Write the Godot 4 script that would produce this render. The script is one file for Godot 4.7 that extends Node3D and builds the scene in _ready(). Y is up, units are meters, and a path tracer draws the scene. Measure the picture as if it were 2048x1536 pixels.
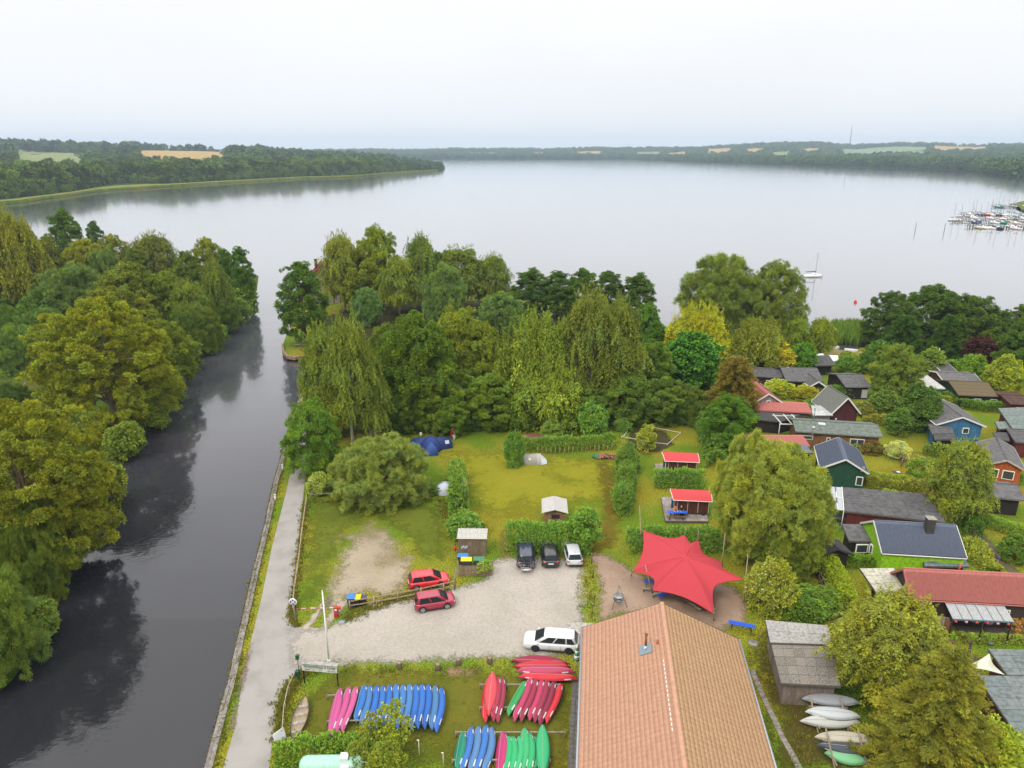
extends Node3D
# A lake, a canal and a canoe camp seen from the air on a pale overcast evening. Metres, y up, the camera 40 m above the camp.
var rng := RandomNumberGenerator.new()
var mats := {}
var meshes := {}
var noise_a := FastNoiseLite.new()
var noise_b := FastNoiseLite.new()
# buffers of the mesh being gathered
var V := PackedVector3Array()
var C := PackedColorArray()
var I := PackedInt32Array()
const WATER := -0.75
func _ready() -> void:
	var cam := Camera3D.new()
	cam.name = "camera"
	cam.position = Vector3(0, 40, 0)
	cam.rotation_degrees = Vector3(-18.2, 0, 0)
	cam.fov = 56.83
	cam.near = 0.5
	cam.far = 16000.0
	add_child(cam)
	var env := Environment.new()
	env.background_mode = Environment.BG_SKY
	env.sky = Sky.new()
	env.sky.sky_material = overcast_sky()
	env.tonemap_mode = Environment.TONE_MAPPER_LINEAR
	env.tonemap_exposure = 1.06
	env.sdfgi_enabled = true
	env.ssao_enabled = true
	env.ssil_enabled = true
	env.fog_enabled = true
	env.fog_density = 0.00012
	env.fog_light_color = Color(0.82, 0.91, 1.0)
	var we := WorldEnvironment.new()
	we.name = "environment"
	we.environment = env
	add_child(we)
	var sun := DirectionalLight3D.new()
	sun.name = "sun"
	sun.light_energy = 0.6
	sun.light_color = Color(1.0, 0.95, 0.86)
	sun.light_angular_distance = 14.0
	sun.shadow_enabled = true
	sun.rotation_degrees = Vector3(-48, -35, 0)
	add_child(sun)
	noise_a.seed = 11
	noise_a.noise_type = FastNoiseLite.TYPE_SIMPLEX_SMOOTH
	noise_a.frequency = 1.0
	noise_b.seed = 23
	noise_b.noise_type = FastNoiseLite.TYPE_SIMPLEX_SMOOTH
	noise_b.frequency = 1.0
	noise_b.fractal_octaves = 4
	var t0 := Time.get_ticks_msec()
	build_ground()
	print("ground ", Time.get_ticks_msec() - t0)
	build_far()
	print("far ", Time.get_ticks_msec() - t0)
	build_trees()
	print("trees ", Time.get_ticks_msec() - t0)
	build_houses()
	print("houses ", Time.get_ticks_msec() - t0)
	build_camp()
	print("camp ", Time.get_ticks_msec() - t0)
# A thin, even cloud cover: pale at the horizon and brighter overhead, as an overcast sky is.
func overcast_sky() -> PanoramaSkyMaterial:
	var w := 512
	var h := 256
	var img := Image.create(w, h, false, Image.FORMAT_RGBF)
	var n := FastNoiseLite.new()
	n.seed = 4
	n.fractal_octaves = 4
	n.frequency = 1.6
	for y in h:
		var el := PI * (0.5 - (y + 0.5) / h)
		for x in w:
			var az := TAU * x / w
			var s := maxf(sin(el), 0.0)
			var d := Vector3(cos(az) * cos(el), sin(el) * 2.5, sin(az) * cos(el))
			var cl := 1.0 + 0.05 * n.get_noise_3dv(d)
			var l := (lerpf(0.935, 0.98, smoothstep(0.0, 0.2, s)) + 1.35 * smoothstep(0.17, 1.0, s)) * cl
			var cool := 1.0 - smoothstep(0.0, 0.2, s)
			img.set_pixel(x, y, Color(l * (1.0 - 0.025 * cool), l * (1.0 - 0.015 * cool), l * (1.0 + 0.012 * cool)))
	var m := PanoramaSkyMaterial.new()
	m.panorama = ImageTexture.create_from_image(img)
	return m
# ---------------------------------------------------------------- materials
func lin(r: float, g: float, b: float) -> Color:
	return Color(r, g, b).linear_to_srgb()
func mat(r: float, g: float, b: float, rough := 0.8, spec := 0.4, metal := 0.0) -> StandardMaterial3D:
	var key := "m%.4f,%.4f,%.4f,%.2f,%.2f,%.2f" % [r, g, b, rough, spec, metal]
	if not mats.has(key):
		var m := StandardMaterial3D.new()
		m.albedo_color = lin(r, g, b)
		m.roughness = rough
		m.metallic_specular = spec
		m.metallic = metal
		mats[key] = m
	return mats[key]
# the same with weather on it: streaks and blotches, laid on in the world's axes
func worn(r: float, g: float, b: float, rough := 0.85, how := "grime", scale := 0.35) -> StandardMaterial3D:
	var key := "w%.4f,%.4f,%.4f,%.2f,%s,%.2f" % [r, g, b, rough, how, scale]
	if not mats.has(key):
		var m := StandardMaterial3D.new()
		m.albedo_color = lin(r, g, b)
		m.albedo_texture = tex(how)
		m.uv1_triplanar = true
		m.uv1_world_triplanar = true
		m.uv1_scale = Vector3.ONE * scale
		m.roughness = rough
		m.metallic_specular = 0.35
		mats[key] = m
	return mats[key]
func leafy(r: float, g: float, b: float) -> StandardMaterial3D:
	var key := "l%.4f,%.4f,%.4f" % [r, g, b]
	if not mats.has(key):
		var m := StandardMaterial3D.new()
		m.albedo_color = lin(r * 2.4, g * 2.8, b * 1.85)
		m.vertex_color_use_as_albedo = true
		m.roughness = 0.75
		m.metallic_specular = 0.12
		m.backlight = lin(0.18, 0.18, 0.07)
		mats[key] = m
	return mats[key]
func ramp(stops: Array) -> Gradient:
	var g := Gradient.new()
	var o := PackedFloat32Array()
	var c := PackedColorArray()
	for s in stops:
		o.append(s[0])
		c.append(s[1])
	g.offsets = o
	g.colors = c
	return g
func noise_tex(size: int, freq: float, octaves: int, stops: Array, seed_: int, kind := FastNoiseLite.TYPE_SIMPLEX_SMOOTH, normal := false, bump := 4.0) -> NoiseTexture2D:
	var n := FastNoiseLite.new()
	n.seed = seed_
	n.noise_type = kind
	n.frequency = freq
	n.fractal_octaves = octaves
	var t := NoiseTexture2D.new()
	t.width = size
	t.height = size
	t.seamless = true
	t.seamless_blend_skirt = 0.2
	t.as_normal_map = normal
	t.bump_strength = bump
	if stops.size():
		t.color_ramp = ramp(stops)
	t.noise = n
	return t
func tex(called: String) -> Texture2D:
	if meshes.has("tex_" + called):
		return meshes["tex_" + called]
	var t: Texture2D
	match called:
		"grime":
			t = noise_tex(512, 0.012, 6, [[0.0, Color(0.70, 0.68, 0.64)], [0.45, Color(0.90, 0.89, 0.87)], [1.0, Color(1, 1, 1)]], 5)
		"clay":
			t = noise_tex(512, 0.02, 5, [[0.0, Color(0.88, 0.87, 0.86)], [0.5, Color(0.97, 0.965, 0.96)], [1.0, Color(1, 1, 1)]], 15)
		"moss":
			t = noise_tex(512, 0.02, 6, [[0.0, Color(0.55, 0.52, 0.42)], [0.4, Color(0.82, 0.80, 0.74)], [0.6, Color(1, 1, 1)], [1.0, Color(0.85, 0.88, 0.80)]], 8)
		"wood":
			t = wood_texture()
		"grass":
			t = noise_tex(512, 0.06, 5, [[0.0, Color(0.36, 0.44, 0.28)], [0.38, Color(0.68, 0.73, 0.54)], [0.6, Color(0.90, 0.90, 0.72)], [1.0, Color(1.0, 0.96, 0.80)]], 21)
		"grass_patches":
			t = noise_tex(512, 0.007, 5, [[0.0, Color(0.70, 0.88, 0.6)], [0.38, Color(0.80, 0.92, 0.7)], [0.5, Color(0.92, 0.95, 0.85)], [0.64, Color(1.0, 0.97, 0.85)], [0.8, Color(1.0, 0.92, 0.78)], [1.0, Color(0.92, 0.82, 0.65)]], 31)
		"gravel":
			t = noise_tex(512, 0.11, 4, [[0.0, Color(0.55, 0.53, 0.5)], [0.3, Color(0.84, 0.83, 0.80)], [0.55, Color(0.93, 0.92, 0.90)], [1.0, Color(1, 1, 1)]], 41)
		"gravel_patches":
			t = noise_tex(512, 0.008, 6, [[0.0, Color(0.78, 0.78, 0.78)], [0.4, Color(0.92, 0.92, 0.92)], [0.6, Color(1, 1, 1)], [1.0, Color(0.9, 0.88, 0.84)]], 43)
		"asphalt":
			t = noise_tex(512, 0.25, 3, [[0.0, Color(0.78, 0.78, 0.78)], [0.5, Color(0.92, 0.92, 0.92)], [1.0, Color(1, 1, 1)]], 47)
		"rough":
			t = noise_tex(512, 0.08, 5, [], 49)
		"waves":
			t = noise_tex(1024, 0.010, 4, [], 53, FastNoiseLite.TYPE_SIMPLEX_SMOOTH, true, 10.0)
		"fabric":
			t = noise_tex(256, 0.3, 2, [[0.0, Color(0.88, 0.88, 0.88)], [1.0, Color(1, 1, 1)]], 57)
	meshes["tex_" + called] = t
	return t
func wood_texture() -> ImageTexture:
	var n := FastNoiseLite.new()
	n.seed = 71
	n.fractal_octaves = 3
	var img := Image.create(256, 256, false, Image.FORMAT_RGB8)
	for y in 256:
		for x in 256:
			var a := float(x) / 256.0 * TAU
			var g := n.get_noise_3d(cos(a) * 220.0, sin(a) * 220.0, absf(y - 128) * 0.9)
			var b := n.get_noise_3d(cos(a) * 30.0, sin(a) * 30.0, absf(y - 128) * 0.3 + 90)
			var v := clampf(0.86 + 0.22 * g + 0.16 * b, 0.45, 1.0)
			img.set_pixel(x, y, Color(v, v * 0.985, v * 0.96))
	return ImageTexture.create_from_image(img)
func sheet_mat(r: float, g: float, b: float, fine: String, fine_m: float, coarse: String, coarse_m: float, rough := 0.95) -> StandardMaterial3D:
	var m := StandardMaterial3D.new()
	m.albedo_color = lin(r, g, b)
	m.albedo_texture = tex(fine)
	m.uv1_scale = Vector3.ONE / fine_m
	m.detail_enabled = true
	m.detail_blend_mode = BaseMaterial3D.BLEND_MODE_MUL
	m.detail_uv_layer = BaseMaterial3D.DETAIL_UV_2
	m.detail_albedo = tex(coarse)
	m.uv2_scale = Vector3.ONE / coarse_m
	m.heightmap_enabled = true
	m.heightmap_texture = tex("rough")
	m.heightmap_scale = 4.0
	m.roughness = rough
	m.metallic_specular = 0.25
	return m
# ---------------------------------------------------------------- nodes
func numbered(called: String) -> String:
	if not has_node(NodePath(called)):
		return called
	var k := int(mats.get("count_" + called, 1))
	while has_node(NodePath("%s_%03d" % [called, k])):
		k += 1
	mats["count_" + called] = k
	return "%s_%03d" % [called, k]
func thing(called: String, label: String, category: String, at := Vector3.ZERO, turn := 0.0, group := "") -> Node3D:
	var o := Node3D.new()
	o.name = numbered(called)
	add_child(o)
	o.position = at
	o.rotation.y = turn
	tag(o, label, category, group)
	return o
func tag(o: Node, label: String, category: String, group := "") -> void:
	o.set_meta("label", label)
	o.set_meta("category", category)
	if group:
		o.set_meta("group", group)
func part(called: String, mesh: Mesh, m: Material, parent: Node, at := Vector3.ZERO) -> MeshInstance3D:
	var o := MeshInstance3D.new()
	o.mesh = mesh
	o.material_override = m
	if parent == self:
		o.name = numbered(called)
	else:
		o.name = called
	o.position = at
	parent.add_child(o, true)
	return o
func struct(called: String, mesh: Mesh, m: Material) -> MeshInstance3D:
	var o := part(called, mesh, m, self)
	o.set_meta("kind", "structure")
	return o
func copy(src: Node3D, label: String, at: Vector3, turn := 0.0, group := "") -> Node3D:
	var o: Node3D = src.duplicate()
	var base := String(src.name)
	var r := RegEx.create_from_string("_\\d{3}$")
	o.name = numbered(r.sub(base, ""))
	add_child(o)
	o.position = at
	o.rotation = Vector3(0, turn, 0)
	o.set_meta("label", label)
	if group:
		o.set_meta("group", group)
	return o
# ---------------------------------------------------------------- shapes
func sb() -> SurfaceTool:
	var st := SurfaceTool.new()
	st.begin(Mesh.PRIMITIVE_TRIANGLES)
	return st
func tri(st: SurfaceTool, a: Vector3, b: Vector3, c: Vector3) -> void:
	st.add_vertex(a)
	st.add_vertex(b)
	st.add_vertex(c)
func quad(st: SurfaceTool, a: Vector3, b: Vector3, c: Vector3, d: Vector3) -> void:
	tri(st, a, b, c)
	tri(st, a, c, d)
# a box with its centre, size and axes
func box(st: SurfaceTool, c: Vector3, s: Vector3, b := Basis.IDENTITY) -> void:
	var p: Array[Vector3] = []
	for k in 8:
		p.append(c + b * Vector3(s.x * ((k & 1) - 0.5), s.y * (((k >> 1) & 1) - 0.5), s.z * (((k >> 2) & 1) - 0.5)))
	quad(st, p[0], p[1], p[3], p[2])
	quad(st, p[5], p[4], p[6], p[7])
	quad(st, p[4], p[0], p[2], p[6])
	quad(st, p[1], p[5], p[7], p[3])
	quad(st, p[2], p[3], p[7], p[6])
	quad(st, p[4], p[5], p[1], p[0])
# a bar of square or flat section between two points
func bar(st: SurfaceTool, a: Vector3, b: Vector3, w: float, h := -1.0) -> void:
	var d := b - a
	var l := d.length()
	if l < 0.0001:
		return
	d /= l
	var up := Vector3.UP if absf(d.y) < 0.95 else Vector3.RIGHT
	var x := up.cross(d).normalized()
	var y := d.cross(x)
	box(st, (a + b) * 0.5, Vector3(w, w if h < 0 else h, l), Basis(x, y, d))
# a tapered round tube along points
func tube(st: SurfaceTool, pts: Array, r0: float, r1: float, sides := 6, caps := true) -> void:
	var n := pts.size()
	var rings := []
	for i in n:
		var d: Vector3 = (pts[mini(i + 1, n - 1)] - pts[maxi(i - 1, 0)]).normalized()
		var up := Vector3.UP if absf(d.y) < 0.9 else Vector3.RIGHT
		var x := up.cross(d).normalized()
		var y := d.cross(x)
		var r := lerpf(r0, r1, float(i) / maxi(n - 1, 1))
		var ring := []
		for k in sides:
			var a := TAU * k / sides
			ring.append(pts[i] + (x * cos(a) + y * sin(a)) * r)
		rings.append(ring)
	for i in n - 1:
		for k in sides:
			var k2 := (k + 1) % sides
			quad(st, rings[i][k], rings[i][k2], rings[i + 1][k2], rings[i + 1][k])
	if caps:
		for k in range(1, sides - 1):
			tri(st, rings[0][0], rings[0][k + 1], rings[0][k])
			tri(st, rings[n - 1][0], rings[n - 1][k], rings[n - 1][k + 1])
# rings of points joined into a skin
func loft(st: SurfaceTool, rings: Array, closed := true, caps := true) -> void:
	var m: int = rings[0].size()
	for i in rings.size() - 1:
		for k in (m if closed else m - 1):
			var k2 := (k + 1) % m
			quad(st, rings[i][k], rings[i][k2], rings[i + 1][k2], rings[i + 1][k])
	if caps:
		for k in range(1, m - 1):
			tri(st, rings[0][0], rings[0][k + 1], rings[0][k])
			tri(st, rings[-1][0], rings[-1][k], rings[-1][k + 1])
func lathe(st: SurfaceTool, at: Vector3, prof: Array, sides := 12) -> void:
	var rings := []
	for p in prof:
		var ring := []
		for k in sides:
			var a := TAU * k / sides
			ring.append(at + Vector3(cos(a) * p.x, p.y, sin(a) * p.x))
		rings.append(ring)
	loft(st, rings)
func smooth(st: SurfaceTool) -> ArrayMesh:
	st.index()
	st.generate_normals()
	return st.commit()
func smooth_start() -> SurfaceTool:
	var st := sb()
	st.set_smooth_group(0)
	return st
func in_poly(p: Vector2, poly: PackedVector2Array) -> bool:
	return Geometry2D.is_point_in_polygon(p, poly)
func edge_distance(p: Vector2, poly: PackedVector2Array) -> float:
	var best := 1e9
	for i in poly.size():
		var q := Geometry2D.get_closest_point_to_segment(p, poly[i], poly[(i + 1) % poly.size()])
		best = minf(best, p.distance_squared_to(q))
	return sqrt(best)
# a flat sheet over a polygon, planar coordinates in metres for its textures; skirt > 0 lets its rim slope down
func sheet(poly: PackedVector2Array, y: float, skirt := 0.0, out := 0.0) -> ArrayMesh:
	var st := sb()
	var ids := Geometry2D.triangulate_polygon(poly)
	for id in ids:
		st.set_uv(poly[id])
		st.set_uv2(poly[id])
		st.set_normal(Vector3.UP)
		st.add_vertex(Vector3(poly[id].x, y, poly[id].y))
	if skirt > 0.0:
		var turn := -1.0 if Geometry2D.is_polygon_clockwise(poly) else 1.0
		var n := poly.size()
		var low := []
		for i in n:
			var d := (poly[(i + 1) % n] - poly[(i + n - 1) % n]).normalized()
			low.append(poly[i] + Vector2(d.y, -d.x) * out * turn)
		for i in n:
			var j := (i + 1) % n
			var nn := (Vector3(poly[j].x - poly[i].x, 0, poly[j].y - poly[i].y)).cross(Vector3.UP).normalized() * -turn
			nn = (nn + Vector3.UP * out / maxf(skirt, 0.1)).normalized()
			for q in [[poly[i], y], [poly[j], y], [low[j], y - skirt], [poly[i], y], [low[j], y - skirt], [low[i], y - skirt]]:
				st.set_uv(q[0])
				st.set_uv2(q[0])
				st.set_normal(nn)
				st.add_vertex(Vector3(q[0].x, q[1], q[0].y))
	return st.commit()
# a worn-edged patch of ground (gravel, bare earth): its own sheet, thinning out through the grass along its rim
func patch(called: String, poly: PackedVector2Array, y: float, col: Color, col2: Color, soft: float, seed_: int, per_m := 8.0, holes := 0.0, bare := 0.0) -> MeshInstance3D:
	var lo := poly[0]
	var hi := poly[0]
	for p in poly:
		lo = lo.min(p)
		hi = hi.max(p)
	lo -= Vector2.ONE * soft * 1.5
	hi += Vector2.ONE * soft * 1.5
	var w := int((hi.x - lo.x) * per_m)
	var h := int((hi.y - lo.y) * per_m)
	var img := Image.create(w, h, false, Image.FORMAT_RGBA8)
	# coarse field of distances, then fine noise on top
	var step := 4
	var cw := w / step + 2
	var ch := h / step + 2
	var field := PackedFloat32Array()
	field.resize(cw * ch)
	for j in ch:
		for i in cw:
			var p := lo + Vector2(i, j) * step / per_m
			var d := edge_distance(p, poly)
			field[j * cw + i] = d if in_poly(p, poly) else -d
	var off := seed_ * 17.3
	for j in h:
		for i in w:
			var ci := i / step
			var cj := j / step
			var fx := float(i % step) / step
			var fy := float(j % step) / step
			var d := lerpf(lerpf(field[cj * cw + ci], field[cj * cw + ci + 1], fx), lerpf(field[(cj + 1) * cw + ci], field[(cj + 1) * cw + ci + 1], fx), fy)
			var x := lo.x + i / per_m + off
			var z := lo.y + j / per_m
			var big := noise_a.get_noise_2d(x * 0.13, z * 0.13)
			var mid := noise_a.get_noise_2d(x * 0.6, z * 0.6)
			var fine := noise_a.get_noise_2d(x * 3.1, z * 3.1)
			var grit := noise_b.get_noise_2d(x * 5.0, z * 5.0)
			var v := d / soft + 0.55 * mid + 0.5 * fine + 0.35 * grit
			var a := smoothstep(-0.25, 0.75, v)
			if holes > 0.0:
				a *= 1.0 - holes * smoothstep(0.1, 0.7, big + 0.5 * fine + 0.4 * grit)
			var c := col.lerp(col2, clampf(0.5 + 0.7 * big + 0.35 * mid, 0, 1))
			var br := 0.90 + 0.075 * grit + 0.06 * fine + 0.05 * mid
			if grit > 0.52:
				br *= 0.86
			img.set_pixel(i, j, Color(c.r * br, c.g * br, c.b * br, a))
	var m := StandardMaterial3D.new()
	m.albedo_texture = ImageTexture.create_from_image(img)
	m.transparency = BaseMaterial3D.TRANSPARENCY_ALPHA
	m.roughness = 0.97
	m.metallic_specular = 0.2
	m.texture_repeat = false
	var st := sb()
	for q in [[0, 0], [1, 0], [1, 1], [0, 0], [1, 1], [0, 1]]:
		st.set_uv(Vector2(q[0], q[1]))
		st.set_normal(Vector3.UP)
		st.add_vertex(Vector3(lerpf(lo.x, hi.x, q[0]), y, lerpf(lo.y, hi.y, q[1])))
	return struct(called, st.commit(), m)
# points along a line through the given ones, evenly spaced
func along(line: PackedVector2Array, step: float) -> Array:
	var out := []
	var carry := 0.0
	for i in line.size() - 1:
		var l := line[i].distance_to(line[i + 1])
		var t := carry
		while t < l:
			out.append([line[i].lerp(line[i + 1], t / l), (line[i + 1] - line[i]).normalized()])
			t += step
		carry = t - l
	return out
func pv(n: Array) -> PackedVector2Array:
	var out := PackedVector2Array()
	for k in n.size() / 2:
		out.append(Vector2(n[k * 2], n[k * 2 + 1]))
	return out
func rand_unit() -> Vector3:
	var z := rng.randf_range(-1.0, 1.0)
	var a := rng.randf() * TAU
	var r := sqrt(1.0 - z * z)
	return Vector3(cos(a) * r, z, sin(a) * r)
# ---------------------------------------------------------------- foliage
func leaf(p: Vector3, d: Vector3, n: Vector3, l: float, w: float, c: Color) -> void:
	var s := d.cross(n).normalized() * w * 0.5
	var up := n * l * 0.1
	var k := V.size()
	V.append(p)
	V.append(p + d * l * 0.55 + s + up)
	V.append(p + d * l)
	V.append(p + d * l * 0.55 - s + up)
	for q in 4:
		C.append(c)
	I.append_array(PackedInt32Array([k, k + 1, k + 2, k, k + 2, k + 3]))
func tone(v: float, warm: float) -> Color:
	# a leaf's own colour against its crown's: lighter or darker, yellower or bluer
	return Color(clampf(v * (0.80 + 0.32 * warm), 0, 1), clampf(v * (0.90 + 0.10 * warm), 0, 1), clampf(v * (0.85 - 0.45 * warm), 0, 1))
func sprig(p: Vector3, out: Vector3, count: int, l: float, w: float, spread: float, droop: float, v: float, warm: float) -> void:
	for i in count:
		var d := (out + rand_unit() * spread + Vector3.DOWN * droop).normalized()
		var n := (out * 0.3 + Vector3.UP * 0.6 + rand_unit() * 0.6).normalized()
		var ll := l * rng.randf_range(0.65, 1.25)
		leaf(p + rand_unit() * l * 0.35, d, n, ll, w * ll / l, tone(v * rng.randf_range(0.78, 1.12), clampf(warm + rng.randf_range(-0.2, 0.2), 0, 1)))
func take() -> ArrayMesh:
	var a := []
	a.resize(Mesh.ARRAY_MAX)
	a[Mesh.ARRAY_VERTEX] = V
	a[Mesh.ARRAY_COLOR] = C
	a[Mesh.ARRAY_INDEX] = I
	var m := ArrayMesh.new()
	m.add_surface_from_arrays(Mesh.PRIMITIVE_TRIANGLES, a)
	V = PackedVector3Array()
	C = PackedColorArray()
	I = PackedInt32Array()
	return m
# where the leafy sprays of a crown sit, and each one's tone
var MT: Array[Transform3D] = []
var MC := PackedColorArray()
func emit(p: Vector3, out: Vector3, s: float, v: float, warm: float) -> void:
	var y := out.normalized()
	var x := y.cross(rand_unit()).normalized()
	MT.append(Transform3D(Basis(x * s, y * s, x.cross(y) * s), p))
	MC.append(tone(v, warm))
func take_sprays(spray: Mesh) -> MultiMesh:
	var mm := MultiMesh.new()
	mm.transform_format = MultiMesh.TRANSFORM_3D
	mm.use_colors = true
	mm.mesh = spray
	mm.instance_count = MT.size()
	for k in MT.size():
		mm.set_instance_transform(k, MT[k])
		mm.set_instance_color(k, MC[k])
	MT.clear()
	MC.clear()
	return mm
# a spray of leaves, about 1 m across: a tuft on a twig, a hanging strand, or a flat fan of needles
func spray_mesh(how: String, seed_: int) -> ArrayMesh:
	rng.seed = seed_
	var shade := func() -> Color:
		var v := rng.randf_range(0.62, 1.0)
		return Color(v * rng.randf_range(0.9, 1.0), v, v * rng.randf_range(0.8, 1.0))
	match how:
		"broad":
			for k in 44:
				var p := rand_unit() * pow(rng.randf(), 0.6) * Vector3(0.85, 0.5, 0.85)
				var d := (p * 0.9 + Vector3(0, 0.45, 0) + rand_unit() * 0.7).normalized()
				leaf(p, d, (Vector3.UP * 0.8 + rand_unit() * 0.7).normalized(), rng.randf_range(0.34, 0.60), rng.randf_range(0.22, 0.34), shade.call())
		"tuft":
			for k in 48:
				var p := rand_unit() * pow(rng.randf(), 0.6) * Vector3(0.8, 0.45, 0.8)
				var d := (p * 0.8 + Vector3(0, 0.75, 0) + rand_unit() * 0.6).normalized()
				leaf(p, d, (Vector3.UP * 0.5 + rand_unit()).normalized(), rng.randf_range(0.40, 0.75), rng.randf_range(0.14, 0.24), shade.call())
		"narrow":
			for k in 56:
				var p := rand_unit() * pow(rng.randf(), 0.6) * Vector3(0.75, 0.7, 0.75)
				var d := (p * 0.5 + Vector3(0, 0.8, 0) + rand_unit() * 0.55).normalized()
				leaf(p, d, rand_unit(), rng.randf_range(0.40, 0.75), rng.randf_range(0.08, 0.14), shade.call())
		"strand":
			for k in 46:
				var t := rng.randf()
				var p := Vector3(0.28 * sqrt(t), -t, 0) + rand_unit() * Vector3(0.07, 0.05, 0.07)
				var d := (Vector3(0.2, -0.9, 0) + rand_unit() * 0.8).normalized()
				leaf(p, d, rand_unit(), rng.randf_range(0.09, 0.17), rng.randf_range(0.045, 0.075), shade.call())
		"needle":
			for k in 46:
				var t := rng.randf()
				var s := 1.0 if k % 2 else -1.0
				var p := Vector3(s * rng.randf() * 0.45 * (1.0 - t), t - 0.3 - 0.0, rng.randf_range(-0.08, 0.08))
				var d := (Vector3(s * 0.7, 0.7, -0.25) + rand_unit() * 0.45).normalized()
				leaf(p, d, (Vector3.BACK + rand_unit() * 0.6).normalized(), rng.randf_range(0.22, 0.42), rng.randf_range(0.06, 0.10), shade.call())
	return take()
var sprays_on := false
# one lump of leaves round a point
func clump(c: Vector3, r: float, flat: float, outward: Vector3, sprigs: int, count: int, l: float, w: float, droop: float, v: float, warm: float) -> void:
	for s in sprigs:
		var d := (rand_unit() + outward * 0.55 + Vector3.UP * 0.25).normalized()
		var p := c + Vector3(d.x, d.y * flat, d.z) * r * rng.randf_range(0.35, 1.28)
		if sprays_on:
			emit(p, d + Vector3.DOWN * droop, l * rng.randf_range(0.75, 1.25), v * rng.randf_range(0.82, 1.08), clampf(warm + rng.randf_range(-0.15, 0.15), 0, 1))
		else:
			sprig(p, d, count, l, w, 0.7, droop, v * rng.randf_range(0.85, 1.08), warm)
# round-headed tree, 1.0 wide and 1.0 high in proportion w : h; returns the lumps' centres for the limbs
func broad_crown(seed_: int, w: float, h: float, base: float, clumps: int, size: float, sprigs: int, count: int, l: float, lw: float, droop := 0.2, power := 1.0, flat := 0.75, skirt := 0.0, taper := 0.0) -> Array:
	rng.seed = seed_
	var centres := []
	var mid := h * (base + (1.0 - base) * 0.45)
	var ry := h * (1.0 - base) * 0.55
	for k in clumps:
		var d := rand_unit()
		if d.y < -0.9:
			d.y = -d.y
		var lobe := 1.0 + 0.22 * noise_a.get_noise_3d(d.x * 1.6 + seed_, d.y * 1.6, d.z * 1.6)
		var shell := rng.randf_range(0.66, 0.94) if k % 5 else rng.randf_range(0.25, 0.6)
		var rr := shell * lobe * (1.0 - taper * (0.5 + 0.5 * d.y))
		if d.y < 0.0 and skirt > 0.0:
			rr *= lerpf(1.0, 0.95 / maxf(0.25, sqrt(1.0 - d.y * d.y)), skirt)
		var r := size * w * rng.randf_range(0.7, 1.25)
		var c := Vector3(d.x * w * 0.5 * rr, mid + d.y * ry * shell * lobe * power, d.z * w * 0.5 * rr)
		if c.y < h * base * 0.8:
			c.y = h * base * 0.8 + rng.randf() * r
		centres.append(c)
		clump(c, r, flat, d, sprigs, count, l, lw, droop, rng.randf_range(0.62, 0.95), rng.randf_range(0.15, 0.85))
	return centres
func trunk_mesh(seed_: int, h: float, base: float, r: float, centres: Array, limbs: int, lean := 0.0) -> ArrayMesh:
	rng.seed = seed_ + 500
	var st := smooth_start()
	var pts := []
	var top := h * lerpf(base, 1.0, 0.6)
	for k in 6:
		var t := k / 5.0
		pts.append(Vector3(lean * t * t * h + sin(t * 5.0 + seed_) * r * 0.7 * t, top * t - 0.3 * (1.0 - t), cos(t * 4.0 + seed_) * r * 0.6 * t))
	tube(st, pts, r, r * 0.35, 8)
	for k in mini(limbs, centres.size()):
		var c: Vector3 = centres[k * centres.size() / limbs]
		var from: Vector3 = pts[2].lerp(pts[5], rng.randf()) if c.y > h * base else pts[2]
		if from.y > c.y:
			from = pts[1].lerp(pts[3], rng.randf())
		var bend := from.lerp(c, 0.5) + Vector3(0, (c - from).length() * 0.08, 0)
		tube(st, [from, from.lerp(bend, 0.5), bend, c], r * 0.32, r * 0.08, 5, false)
	return smooth(st)
# drooping strands of small leaves, for birches and weeping willows
func birch_crown(seed_: int, w: float, h: float, base: float, plumes: int, strands: int, length: float, l: float, lw: float, top_power := 0.7, cap := 0.03) -> Array:
	rng.seed = seed_
	var centres := []
	for k in plumes:
		var u := (k + 0.6) / plumes
		var y := h * lerpf(base + 0.22, 0.99 if cap < 0.1 else 0.93, sqrt(u) if cap > 0.1 else u)
		var env := w * 0.5 * sqrt(clampf(1.0 - pow(y / h, top_power), 0.0, 1.0)) + w * cap
		var a := k * 2.4 + rng.randf() * 0.9
		var r := env * rng.randf_range(0.45, 1.0)
		var c := Vector3(cos(a) * r, y, sin(a) * r)
		centres.append(c)
		var pr := w * rng.randf_range(0.10, 0.19) * lerpf(1.15, 0.7, u)
		var v := rng.randf_range(0.62, 0.98)
		var warm := rng.randf_range(0.2, 0.8)
		for q in strands:
			var d := rand_unit()
			var p := c + Vector3(d.x * pr, -absf(d.y) * pr * 1.3, d.z * pr) * pow(rng.randf(), 0.5)
			emit(p, (Vector3.UP + rand_unit() * 0.35), length * rng.randf_range(0.55, 1.25), v * rng.randf_range(0.85, 1.05), clampf(warm + rng.randf_range(-0.15, 0.15), 0, 1))
		for q in 5:
			emit(c + rand_unit() * pr * 0.5, Vector3.DOWN + rand_unit() * 0.5, length * 0.5, v, warm)
	return centres
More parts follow.
